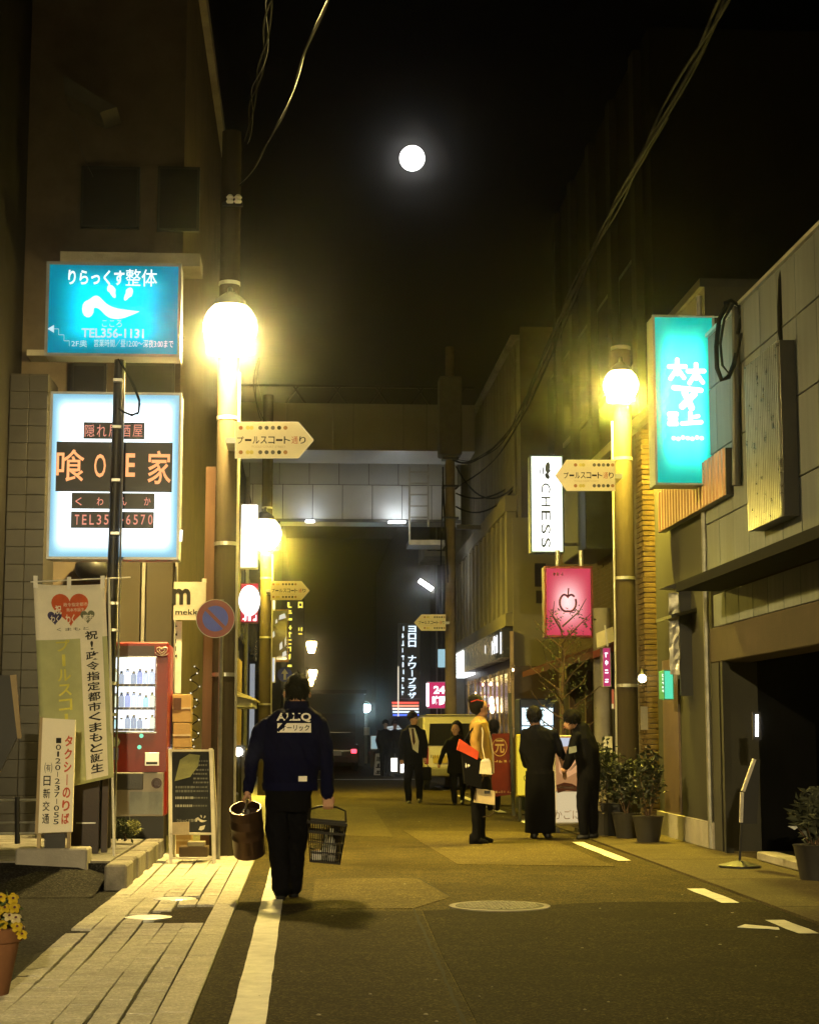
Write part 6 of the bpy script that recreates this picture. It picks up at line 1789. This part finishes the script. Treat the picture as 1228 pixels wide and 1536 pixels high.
jm = MB(); wpx(jm, 'ALLIQ', (414.5, 1069.5, 466.5, 1083.5), D0 - .12, 0, .035); wrap(jm, .005); jm.build('lettering', RFL, man, recalc=False)
jm = MB(); wpx(jm, 'オーリック', (421, 1087.5, 464, 1096.5), D0 - .12, 0, .02); wrap(jm, .007); jm.build('lettering', JK, man, recalc=False)
jm = MB(); n = 8
vs = []
for i in range(n + 1):
    t = i / n; vs += [at(414 + 18 * t, 1095.5 - 20 * t, D0 - .12), at(418 + 18 * t, 1098.5 - 20 * t, D0 - .12)]
jm.add(vs, [(2 * i, 2 * i + 1, 2 * i + 3, 2 * i + 2) for i in range(n)]); wrap(jm, .009); jm.build('slash', JK, man, recalc=False)
jm = MB(); gridpx(jm, (447.5, 1164.5, 460.5, 1172.5), 4, 3); wrap(jm, .012); jm.build('pocket_label', RFL, man)
jm = MB()
r2 = random.Random(2)
# keg
kt = M(368, 1212, -.10); kb = M(374.5, 1280, .06); ax_ = (kt - kb); Lk = ax_.length; ax_.normalize()
keg = thing('beer_keg', kb, 'brown steel beer keg carried in the left hand of the walking person', 'keg')
KEG = pm('brown keg steel', (.085, .05, .032), .36, .8, .2, 6, .04)
rk = .126
part('shell', keg, KEG, lambda m: m.lathe([(rk * .86, 0), (rk * .93, .01), (rk * .97, .035), (rk, .05), (rk, Lk * .36), (rk * 1.03, Lk * .38), (rk * 1.03, Lk * .40), (rk, Lk * .42), (rk, Lk * .60), (rk * 1.03, Lk * .62), (rk * 1.03, Lk * .64), (rk, Lk * .66), (rk, Lk * .80), (rk * .9, Lk * .86), (rk * .5, Lk * .88), (.02, Lk * .885)], kb, ax_, 32), True)
part('top_rim', keg, KEG, lambda m: m.lathe([(rk * .99, Lk * .80), (rk * 1.0, Lk * .98), (rk * .98, Lk), (rk * .92, Lk), (rk * .92, Lk * .82)], kb, ax_, 32, 0, False), True)
part('bottom_rim', keg, KEG, lambda m: m.lathe([(rk * .98, .05), (rk * .99, 0), (rk * .92, 0), (rk * .92, .04)], kb, ax_, 32, 0, False), True)
part('valve', keg, ALU, lambda m: m.lathe([(.03, Lk * .86), (.03, Lk * .93), (.02, Lk * .96)], kb, ax_, 16), True)
part('handle', keg, KEG, lambda m: m.tube([kt + Vector((0, -rk * .9, -.02)), hL + Vector((0, -.075, -.012)), hL + Vector((0, -.03, .0)), hL + Vector((0, .03, .0)), hL + Vector((0, .075, -.012)), kt + Vector((0, rk * .9, -.02))], .010, 8), True)
# shopping basket with slatted sides
bk = thing('shopping_basket', M(487, 1292, -.02), 'dark slatted plastic basket carried in the right hand', 'basket')
PL = pm('dark brown plastic', (.007, .005, .004), .5, spec=.15)
def bp(u, v, s):
    """u,v in -1..1 at height s 0..1 (bottom..top)"""
    l = 465 + (461.5 - 465) * s; r = 509 + (519 - 509) * s
    yl = 1290 + (1231 - 1290) * s; yr = 1294 + (1236 - 1294) * s
    a = M(l, yl, -.02); b = M(r, yr, -.02); p = a.lerp(b, (u + 1) / 2)
    p.y = D0 - .02 + v * (.16 + .035 * s); return p
for (v, ) in ((-1,), (1,)):
    for i in range(17):
        u = -1 + 2 * i / 16; part('slat', bk, PL, lambda m: m.bar(bp(u, v, 0), bp(u, v, 1), .0072, 0, .006))
for u in (-1, 1):
    for i in range(1, 14):
        v = -1 + 2 * i / 14; part('slat', bk, PL, lambda m: m.bar(bp(u, v, 0), bp(u, v, 1), .0072, 0, .006))
for s, w in ((.0, .014), (.25, .008), (.5, .008), (.75, .02), (1, .022)):
    for (p, q) in (((-1, -1), (1, -1)), ((1, -1), (1, 1)), ((1, 1), (-1, 1)), ((-1, 1), (-1, -1))):
        part('band', bk, PL, lambda m: m.bar(bp(*p, s), bp(*q, s), .010, 0, w))
part('floor', bk, PL, lambda m: m.prism([bp(-1, -1, 0), bp(1, -1, 0), bp(1, 1, 0), bp(-1, 1, 0)], (0, 0, .008)))
for v in (-.25, .25):
    part('handle', bk, PL, lambda m: m.tube([bp(-1.03, v, .93), M(463.5, 1215, -.02 + v * .1), M(478, 1210.5, -.02 + v * .05), hR + Vector((0, v * .06, 0)), M(506, 1211.5, -.02 + v * .05), M(518, 1217, -.02 + v * .1), bp(1.03, v, .93)], .008, 8), True)
for i, (u, v, h, lab) in enumerate(((.45, -.4, .62, 'clear glass bottle at the right inside the carried basket'), (.1, .2, .5, 'clear glass bottle in the middle of the carried basket'), (-.55, -.3, .3, 'white carton lying in the left of the carried basket'))):
    c = bp(u, v, .03)
    if i < 2:
        t = thing('glass_bottle', c, lab, 'bottle')
        part('glass', t, pm('pale bottle glass', (.55, .55, .5), .1, 0, .2, 20, 0, spec=.9), lambda m: m.lathe([(.034, 0), (.036, .01), (.036, h * .2), (.014, h * .3), (.013, h * .4)], c, seg=14), True)
        part('label', t, WHITE, lambda m: m.lathe([(.0365, .03), (.0365, .09)], c, seg=14, caps=False))
    else:
        t = thing('carton', c, lab, 'carton'); part('box', t, WHITE, lambda m: m.box(c.x - .04, c.x + .04, c.y - .05, c.y + .05, c.z, c.z + .07, 0, .004)); part('flap', t, CARD, lambda m: m.box(c.x - .03, c.x + .03, c.y - .04, c.y + .04, c.z + .0705, c.z + .074))

def face_bits(root, c, fwd, s=1.0):
    """eyes and mouth on a head centred at c looking along fwd"""
    c = Vector(c); f = Vector(fwd).normalized(); u = f.cross(Vector((0, 0, 1))).normalized()
    for k in (-1, 1):
        part('eye', root, INK, lambda m: m.ball(c + f * .083 * s + u * k * .03 * s + Vector((0, 0, .008 * s)), (.011 * s, .011 * s, .006 * s), 8, 6))
    part('mouth', root, pm('lip', (.28, .08, .07), .5), lambda m: m.ball(c + f * .083 * s + Vector((0, 0, -.055 * s)), (.017 * s, .012 * s, .006 * s), 8, 6))
def head(parts, c, fwd, mat, s=1.0):
    c = Vector(c); f = Vector(fwd).normalized()
    parts += [('ball', c + Vector((0, 0, .015)), (.076 * s, .085 * s, .10 * s), mat), ('ball', c + f * .025 * s - Vector((0, 0, .055 * s)), (.055 * s, .058 * s, .055 * s), mat),
              ('limb', [c + f * .082 * s + Vector((0, 0, .01 * s)), c + f * .1 * s - Vector((0, 0, .022 * s))], [.009 * s, .013 * s], mat)]
    u = f.cross(Vector((0, 0, 1))).normalized()
    for k in (-1, 1): parts.append(('ball', c + u * k * .078 * s, (.014 * s, .014 * s, .028 * s), mat))

# ---- man in a dark suit
DS = 32.1
BLK = pm('black suit cloth', (.004, .004, .005), .85, 0, .2, 10, .2, spec=.08)
sx = at(620, 1205, DS).x
su = thing('person', (sx, DS, 0), 'person in dark suit and tie with white shirt holding a black bag', 'person')
S_ = lambda px, py, dy=0.0: at(px, py, DS + dy)
def srg(f, l, r, py, ry, D): a = at(l, py, D); b = at(r, py, D); return ((a.x + b.x) / 2, D, a.z, (b.x - a.x) / 2, ry)
P_ = [('loft', [srg(0, 611, 626, 1089, .08, DS), srg(0, 604, 634, 1096, .11, DS), srg(0, 602, 637, 1110, .13, DS), srg(0, 605, 634, 1130, .12, DS), srg(0, 606, 634, 1148, .13, DS)], 0),
      ('limb', [S_(606, 1098), S_(602, 1118, .03), S_(602, 1138, -.02)], [.06, .055, .045], 0), ('limb', [S_(634, 1098), S_(638, 1118, -.04), S_(637, 1136, -.12)], [.06, .055, .045], 0),
      ('limb', [S_(613, 1146), S_(611, 1174, -.02), S_(613, 1200)], [.095, .075, .06], 0), ('limb', [S_(627, 1146), S_(629, 1172, .1), S_(629, 1198, .25)], [.095, .075, .06], 0),
      ('limb', [S_(613, 1203, .02), S_(614, 1206, -.16)], [.045, .04], 2), ('limb', [S_(629, 1200, .25), S_(630, 1203, .1)], [.045, .04], 2),
      ('limb', [S_(619, 1092), S_(620, 1084)], [.055, .05], 1), ('ball', S_(602, 1143, -.02), (.035, .045, .055), 1), ('ball', S_(637, 1141, -.14), (.035, .045, .055), 1)]
head(P_, S_(620, 1079), (.75, -.65, 0), 1)
fig(su, 'body', P_, [BLK, SKIN, SHOE], .013, 3)
hair_cap(su, S_(618.5, 1074.5, .02), (.098, .105, .10), 5); face_bits(su, S_(620, 1079), (.75, -.65, 0))
part('shirt', su, pm('white shirt', (.62, .6, .55), .7), lambda m: m.prism([S_(613, 1092, -.165), S_(622, 1092, -.165), S_(628, 1112, -.165), S_(627, 1130, -.165), S_(619, 1124, -.165)], (0, .05, 0)))
part('tie', su, pm('dark tie', (.05, .02, .02), .6), lambda m: m.prism([S_(617, 1093, -.175), S_(620, 1093, -.175), S_(623, 1113, -.175), S_(620.5, 1118, -.175), S_(618.5, 1113, -.175)], (0, .008, 0)))
t = thing('briefcase', S_(640, 1172, -.14), 'black bag hanging from the hand of the person in the suit', 'bag')
part('case', t, BLK, lambda m: boxpx(m, (634, 1151, 647, 1171), DS - .24, DS - .04, 0, .02))
part('strap', t, BLK, lambda m: m.tube([S_(636, 1151, -.14), S_(637, 1143, -.14), S_(643, 1151, -.14)], .01, 6))

# ---- person in dark clothes with long hair
DW = 31.4
wx_ = at(687, 1207, DW).x
wo_ = thing('person', (wx_, DW, 0), 'person with long dark hair and dark coat walking towards the camera', 'person')
S_ = lambda px, py, dy=0.0: at(px, py, DW + dy)
P_ = [('loft', [srg(0, 679, 692, 1104, .07, DW), srg(0, 671, 700, 1112, .10, DW), srg(0, 669, 702, 1126, .12, DW), srg(0, 672, 699, 1142, .11, DW), srg(0, 670, 702, 1160, .13, DW)], 0),
      ('limb', [S_(672, 1113), S_(664, 1130, -.05), S_(659, 1145, -.1)], [.055, .048, .04], 0), ('limb', [S_(699, 1113), S_(704, 1130, .0), S_(704, 1148, -.05)], [.055, .048, .04], 0),
      ('limb', [S_(680, 1158), S_(680, 1182, -.05), S_(682, 1203, -.05)], [.085, .06, .05], 0), ('limb', [S_(693, 1158), S_(694, 1180, .1), S_(693, 1199, .2)], [.085, .06, .05], 0),
      ('limb', [S_(682, 1207, -.04), S_(682, 1209, -.18)], [.04, .035], 2), ('limb', [S_(693, 1203, .2), S_(693, 1206, .07)], [.04, .035], 2),
      ('ball', S_(658, 1149, -.1), (.03, .035, .05), 1), ('ball', S_(704, 1153, -.06), (.03, .035, .05), 1), ('limb', [S_(685, 1106), S_(684, 1100)], [.05, .045], 1)]
head(P_, S_(683, 1095, -.02), (-.35, -.93, 0), 1, .95)
fig(wo_, 'body', P_, [BLK, SKIN, SHOE], .013, 3)
hb = MB(); c = S_(685, 1091, .03); hb.loft([(c.x, c.y + .02, c.z - .42, .13, .05), (c.x, c.y + .03, c.z - .2, .125, .07), (c.x, c.y + .02, c.z, .105, .10), (c.x, c.y, c.z + .08, .085, .085), (c.x, c.y, c.z + .125, .03, .03)], 18)
hb.build('hair', HAIR, wo_, True); face_bits(wo_, S_(683, 1095, -.02), (-.35, -.93, 0), .95)

# ---- person in mustard coat, in profile
DL = 20.16
lx = at(722, 1266, DL).x
la = thing('person', (lx, DL, 0), 'person in mustard coat and tall dark boots standing in profile with hair up', 'person')
S_ = lambda px, py, dy=0.0: at(px, py, DL + dy)
MUS = pm('mustard coat cloth', (.30, .19, .05), .8, 0, .15, 10, .3, 60)
P_ = [('loft', [srg(0, 712, 726, 1077, .06, DL), srg(0, 705, 731, 1084, .15, DL), srg(0, 704, 735, 1100, .17, DL), srg(0, 706, 737, 1120, .15, DL), srg(0, 706, 738, 1140, .16, DL), srg(0, 704, 740, 1162, .18, DL)], 0),
      ('loft', [srg(0, 706, 737, 1160, .165, DL), srg(0, 706, 736, 1178, .17, DL), srg(0, 707, 733, 1189, .16, DL)], 1),
      ('limb', [S_(716, 1088, -.16), S_(711, 1112, -.19), S_(716, 1134, -.2), S_(726, 1148, -.17)], [.056, .054, .048, .04], 0), ('limb', [S_(718, 1088, .16), S_(720, 1114, .19), S_(730, 1138, .16)], [.056, .052, .044], 0),
      ('limb', [S_(714, 1184, -.06), S_(714, 1212, -.07), S_(714, 1246, -.07), S_(714, 1258, -.07)], [.075, .062, .052, .052], 2), ('limb', [S_(720, 1184, .08), S_(722, 1212, .08), S_(721, 1244, .08), S_(721, 1254, .08)], [.075, .062, .052, .052], 2),
      ('limb', [S_(709, 1261, -.07), S_(722, 1262, -.07), S_(730, 1264, -.07)], [.034, .04, .03], 2), ('limb', [S_(717, 1259, .08), S_(729, 1260, .08), S_(736, 1262, .08)], [.034, .038, .03], 2),
      ('limb', [S_(708, 1254, -.07), S_(707, 1266, -.07)], [.04, .03], 2),
      ('limb', [S_(719, 1080), S_(721, 1070)], [.05, .046], 3), ('ball', S_(731, 1153, -.17), (.03, .03, .045), 3), ('ball', S_(733, 1142, .15), (.035, .03, .035), 3)]
head(P_, S_(721, 1063), (1, -.15, 0), 3)
fig(la, 'body', P_, [MUS, BLK, BLK, SKIN], .010, 3)
hb = MB(); hb.ball(S_(715.5, 1058, 0), (.098, .105, .115), 20, 14); hb.ball(S_(712, 1050, 0), (.085, .09, .07), 18, 12)
rgh = random.Random(4); hb.v = [Vector(v) + Vector((rgh.uniform(-.004, .004), rgh.uniform(-.004, .004), rgh.uniform(-.004, .004))) for v in hb.v]
hb.build('hair', HAIR, la, True); face_bits(la, S_(721, 1063), (1, -.15, 0))
part('hair_ribbon', la, pm('red ribbon', (.4, .03, .02), .6), lambda m: m.tube([S_(706, 1053, -.09), S_(715, 1050, -.118), S_(724, 1052, -.1)], .006, 6))
WP = pm('cream piping', (.62, .55, .4), .8)
part('piping', la, WP, lambda m: (m.tube([S_(718, 1080, -.17), S_(724, 1098, -.205), S_(723, 1120, -.21), S_(727, 1140, -.21), S_(728, 1160, -.21)], .008, 6), m.tube([S_(730, 1090, -.08), S_(736, 1110, -.07), S_(739, 1130, -.06), S_(740, 1160, -.06)], .01, 6)))
t = thing('handbag', S_(726, 1205, -.22), 'cream leather handbag at the knees of the person in the mustard coat', 'handbag')
part('bag', t, pm('cream leather', (.52, .42, .24), .45, 0, .15, 8, .1), lambda m: m.prism([S_(711, 1204, -.26), S_(742, 1208, -.26), S_(742, 1187, -.26), S_(715, 1183, -.26)], (0, .11, 0)))
part('clasp', t, DKMET, lambda m: boxpx(m, (726, 1186, 735, 1191), DL - .275, DL - .262))
part('strap', t, pm('dark strap', (.05, .035, .02), .6), lambda m: (m.tube([S_(717, 1184, -.2), S_(725, 1165, -.2), S_(731, 1155, -.19), S_(736, 1170, -.2), S_(738, 1186, -.2)], .008, 6), m.tube([S_(712, 1200, -.27), S_(714, 1185, -.27)], .008, 5), m.tube([S_(742, 1206, -.25), S_(741, 1218, -.25), S_(735, 1224, -.25), S_(724, 1226, -.25)], .007, 5)))
t = thing('paper_bag', S_(727, 1162, -.3), 'white paper bag held at the waist by the person in mustard', 'bag')
part('bag', t, pm('white paper', (.68, .62, .46), .8, 0, .15, 14, .4, 40), lambda m: m.prism([S_(719, 1161, -.33), S_(738, 1162, -.33), S_(735, 1141, -.33), S_(729, 1138, -.33), S_(721, 1142, -.33)], (0, .08, 0)))
part('fold', t, WHITE, lambda m: m.prism([S_(722, 1143, -.335), S_(734, 1142, -.335), S_(733, 1138, -.335), S_(724, 1139, -.335)], (0, .004, 0)))
t = thing('shoulder_bag', S_(705, 1180, -.28), 'large black and red shoulder bag behind the person in mustard', 'bag')
part('bag', t, BLK, lambda m: m.prism([S_(697, 1176, -.3), S_(722, 1184, -.3), S_(722, 1139, -.3), S_(692, 1122, -.3)], (0, .14, 0)))
part('red_flap', t, pm('red cloth', (.45, .06, .025), .7), lambda m: m.prism([S_(686, 1125, -.31), S_(716, 1140, -.31), S_(718, 1128, -.31), S_(690, 1109, -.31)], (0, .16, 0)))
text_part(t, WHITE, lambda m: scrawl(m, (697, 1145, 705, 1153), DL - .304, 2, 12, False))
part('strap', t, BLK, lambda m: m.tube([S_(692, 1118, -.22), S_(705, 1098, -.2), S_(716, 1084, -.16)], .012, 6))

# ---- waiter in a long apron, from behind
DA = 21.1
wa = thing('person', (at(811, 1256, DA).x, DA, 0), 'person in black shirt and long black apron with back to the camera', 'person')
S_ = lambda px, py, dy=0.0: at(px, py, DA + dy)
P_ = [('loft', [srg(0, 797, 813, 1089, .065, DA), srg(0, 786, 828, 1096, .11, DA), srg(0, 783, 834, 1110, .135, DA), srg(0, 784, 833, 1130, .13, DA), srg(0, 789, 829, 1152, .12, DA), srg(0, 789, 831, 1170, .135, DA)], 0),
      ('limb', [S_(788, 1100), S_(785, 1126, .02), S_(789, 1148, .16)], [.066, .058, .048], 0), ('limb', [S_(830, 1100), S_(838, 1124, .03), S_(844, 1136, .08)], [.066, .056, .05], 0),
      ('limb', [S_(840, 1130, .05), S_(845, 1148, .12), S_(846, 1160, .14)], [.042, .036, .03], 1), ('ball', S_(847, 1165, .15), (.03, .035, .045), 1),
      ('limb', [S_(801, 1165), S_(801, 1210), S_(801, 1250)], [.09, .075, .055], 0), ('limb', [S_(819, 1165), S_(820, 1210), S_(820, 1250)], [.09, .075, .055], 0),
      ('limb', [S_(801, 1254, -.02), S_(799, 1256, .16)], [.045, .04], 2), ('limb', [S_(821, 1254, -.02), S_(824, 1256, .16)], [.045, .04], 2),
      ('limb', [S_(805, 1092), S_(802, 1082, .01)], [.06, .056], 1)]
head(P_, S_(801, 1076, .02), (-.3, .95, -.15), 1)
fig(wa, 'body', P_, [BLK, SKIN, SHOE], .011, 4)
hair_cap(wa, S_(801, 1072, .0), (.10, .11, .112), 9)
part('apron', wa, pm('black apron', (.003, .003, .004), .85, 0, .2, 6, .3, spec=.06), lambda m: m.loft([srg(0, 788, 831, 1160, .145, DA), srg(0, 787, 832, 1185, .15, DA), srg(0, 787, 833, 1225, .155, DA), srg(0, 787, 833, 1249, .16, DA)], 26, 0, False), True)
part('apron_string', wa, BLK, lambda m: m.loft([srg(0, 788, 831, 1157, .142, DA), srg(0, 788, 831, 1161, .148, DA)], 24, 0, False))

# ---- stooping person in black
DB = 21.0
be = thing('person', (at(878, 1256, DB).x, DB, 0), 'person in black stooping forward next to the lit menu sign', 'person')
S_ = lambda px, py, dy=0.0: at(px, py, DB + dy)
P_ = [('limb', [S_(872, 1094), S_(874, 1108), S_(880, 1128), S_(882, 1150), S_(882, 1168)], [.10, .155, .16, .145, .145], 0),
      ('limb', [S_(864, 1104, -.1), S_(856, 1128, -.18), S_(849, 1150, -.15)], [.06, .054, .044], 0), ('limb', [S_(866, 1104, .15), S_(860, 1130, .2), S_(850, 1150, .12)], [.06, .054, .044], 0),
      ('limb', [S_(877, 1168, -.05), S_(874, 1210, -.06), S_(876, 1248, -.05)], [.10, .08, .06], 0), ('limb', [S_(887, 1168, .08), S_(887, 1208, .08), S_(890, 1246, .08)], [.10, .08, .06], 0),
      ('limb', [S_(880, 1254, -.05), S_(868, 1257, -.05)], [.045, .038], 2), ('limb', [S_(893, 1252, .08), S_(882, 1255, .08)], [.045, .038], 2),
      ('ball', S_(846, 1156, -.14), (.04, .035, .035), 1), ('ball', S_(846, 1155, .1), (.04, .035, .035), 1), ('limb', [S_(868, 1094), S_(861, 1086)], [.055, .05], 1)]
head(P_, S_(856, 1081), (-.9, -.2, -.35), 1)
fig(be, 'body', P_, [BLK, SKIN, SHOE], .011, 4)
hair_cap(be, S_(858, 1076, .0), (.112, .108, .105), 13); face_bits(be, S_(856, 1081), (-.9, -.2, -.35))
part('sleeve_badge', be, pm('grey badge', (.3, .33, .3), .7), lambda m: m.prism([S_(853, 1131, -.26), S_(865, 1128, -.26), S_(864, 1119, -.26), S_(853, 1121, -.26)], (0, .012, 0)))

# ---- person behind the red board (only the head and shoulders show)
DH = 28.0
pe = thing('person', (at(740, 1210, DH).x, DH, 0), 'dark haired person half hidden behind the dark red board', 'person')
S_ = lambda px, py, dy=0.0: at(px, py, DH + dy)
P_ = [('loft', [srg(0, 735, 746, 1099, .06, DH), srg(0, 727, 753, 1106, .1, DH), srg(0, 725, 755, 1125, .12, DH), srg(0, 727, 753, 1150, .12, DH)], 0), ('limb', [S_(729, 1108), S_(727, 1130), S_(730, 1148)], [.055, .05, .04], 0), ('limb', [S_(751, 1108), S_(754, 1130), S_(751, 1148)], [.055, .05, .04], 0),
      ('limb', [S_(735, 1148), S_(735, 1180), S_(735, 1212)], [.09, .07, .055], 0), ('limb', [S_(745, 1148), S_(745, 1180), S_(745, 1212)], [.09, .07, .055], 0), ('limb', [S_(740, 1101), S_(740, 1096)], [.05, .05], 1)]
head(P_, S_(740, 1092), (.4, .9, 0), 1)
fig(pe, 'body', P_, [BLK, SKIN], .014, 3)
hair_cap(pe, S_(740, 1089, -.01), (.10, .105, .112), 15)

# ---- two far pedestrians
for (px, DF, lab, ci) in ((578, 52.0, 'distant person in dark coat left of the white lit signs', 0), (592, 53.5, 'distant person in dark jacket beneath the white canopy', 1)):
    g = at(px, 1100, DF); g.z = 0
    pf = thing('person', g, lab, 'person')
    q = lambda x, y, z: Vector((g.x + x, DF + y, z))
    P_ = [('loft', [(g.x, DF, 1.42, .1, .08), (g.x, DF, 1.36, .2, .11), (g.x, DF, 1.1, .2, .12), (g.x, DF, .85, .19, .12)], 0), ('limb', [q(-.2, 0, 1.35), q(-.26, 0, 1.1), q(-.22, -.1, .88)], [.055, .05, .04], 0), ('limb', [q(.2, 0, 1.35), q(.26, 0, 1.1), q(.24, -.1, .86)], [.055, .05, .04], 0),
          ('limb', [q(-.09, 0, .86), q(-.1, 0, .45), q(-.1, .02, .05)], [.095, .07, .055], 0), ('limb', [q(.09, 0, .86), q(.11, .1, .45), q(.12, .15, .05)], [.095, .07, .055], 0), ('limb', [q(0, 0, 1.42), q(0, 0, 1.52)], [.055, .05], 1)]
    head(P_, q(0, 0, 1.58), (0, -1, 0) if ci == 0 else (.7, -.7, 0), 1)
    fig(pf, 'body', P_, [BLK, SKIN], .018, 3)
    hair_cap(pf, q(0, .02, 1.63), (.095, .1, .095), 20 + ci)

# ================================================================== OVERHEAD CABLES
def cable(label, pts, r, name='overhead_cable', n=1, spread=.05, seed=1, group='overhead cables'):
    rg = random.Random(seed)
    t = thing(name, pts[0], label, 'cable', group)
    for i in range(n):
        d = Vector((rg.uniform(-1, 1), rg.uniform(-1, 1), rg.uniform(-1, 1))) * spread * (1 if n > 1 else 0)
        part('strand', t, RUBBER, lambda m: m.tube([p + d for p in pts], r, 6), True)
    return t
def spline(ps, n=8):
    out = []
    for i in range(len(ps) - 1):
        p0 = ps[max(i - 1, 0)]; p1 = ps[i]; p2 = ps[i + 1]; p3 = ps[min(i + 2, len(ps) - 1)]
        for k in range(n):
            t = k / n
            out.append(.5 * ((2 * p1) + (p2 - p0) * t + (2 * p0 - 5 * p1 + 4 * p2 - p3) * t * t + (3 * p1 - p0 - 3 * p2 + p3) * t ** 3))
    out.append(ps[-1]); return out
GLOSSC = pm('glossy cable sheath', (.05, .048, .045), .35, 0, .3, 40, .2, spec=.35)
def bundle(label, pxs, r, n, spread, seed):
    pts = spline([at(*p) for p in pxs], 8)
    t = thing('overhead_cable', pts[0], label, 'cable', 'overhead cables'); rg = random.Random(seed)
    for i in range(n):
        ph = rg.uniform(0, 6.28); a = rg.uniform(.3, 1) * spread
        part('strand', t, GLOSSC if (i == 0 and 'left' in label) else RUBBER, lambda m: m.tube([p + Vector((a * math.cos(ph + k * .35), a * .5, a * math.sin(ph + k * .35))) for k, p in enumerate(pts)], r * (.45 if i == 0 else 1), 6), True)
    return t
bundle('thick cable bundle climbing from the far right pole to the upper right', [(678, 690, 42), (705, 692, 40), (745, 668, 37), (775, 630, 33), (800, 570, 29), (840, 480, 24), (890, 370, 20), (945, 270, 16), (1040, 90, 12), (1100, -40, 9.5)], .011, 5, .05, 3)
bundle('second cable looping below the thick bundle on the right', [(682, 735, 42), (710, 715, 40), (748, 680, 37), (785, 625, 33), (830, 520, 27), (905, 350, 20), (1000, 170, 14)], .012, 2, .03, 8)
bundle('twisted cable from the top of the left lamp post to the top frame edge', [(360, 275, 18.1), (385, 245, 17), (415, 190, 15), (440, 130, 13.2), (462, 70, 11.8), (492, -10, 10)], .008, 3, .014, 5)
bundle('straight cable pair rising steeply above the left lamp post', [(370, 210, 18.0), (378, 160, 16.5), (388, 110, 15), (398, 60, 13.6), (407, -10, 12)], .007, 3, .04, 6)
bundle('thin cable hanging from the upper left corner', [(105, 185, 17.5), (118, 215, 17.5), (128, 240, 17.5), (140, 265, 17.6)], .008, 1, .0, 7)
bundle('thin wires sloping down beside the left lamp to the arrow board', [(385, 540, 22), (388, 590, 21), (393, 640, 20)], .006, 3, .06, 9)
for i, (a, b_, d, lab) in enumerate((((684, 700), (770, 730), .5, 'thin loose wire from the far right pole to the white upright sign'), ((684, 740), (795, 702), .35, 'sagging thin wire between far right pole and finned building'), ((684, 760), (770, 735), .3, 'lowest sagging wire beside the far right pole'))):
    pts = sag(at(*a, 42), at(*b_, 37.2), d)
    t = thing('overhead_cable', pts[0], lab, 'cable', 'overhead cables')
    part('strand', t, RUBBER, lambda m: m.tube(pts, .02, 5), True)
# pole top hardware, left
t = thing('pole_insulator', at(352, 300, 18.1), 'small insulators on top of the left lamp post', 'insulator')
for px in (345, 357): part('insulator', t, WHITE, lambda m: m.lathe([(.03, 0), (.045, .02), (.03, .05), (.045, .07), (.02, .1)], at(px, 305, 18.12), seg=10))
part('cross_arm', t, DKMET, lambda m: m.bar(at(334, 306, 18.14), at(364, 306, 18.14), .05))

# ================================================================== HAZE ADDED FOR THE LAMP GLOW
hz = MB().box(-62, 92, -37, 152, -1.4, 22)
hzo = hz.build('haze', pm('unused', (.5, .5, .5)))
m, nt, out = _new('night haze')
pv = nt.nodes.new('ShaderNodeVolumePrincipled')
pv.inputs['Color'].default_value = (1, 1, 1, 1)
pv.inputs['Density'].default_value = 0.0014
pv.inputs['Anisotropy'].default_value = 0.990
nt.links.new(pv.outputs[0], out.inputs['Volume'])
hzo.data.materials.clear(); hzo.data.materials.append(m)
tag(hzo, kind='stuff'); hzo['label'] = 'thin haze added to make the glow round the lamps'; hzo['category'] = 'haze'
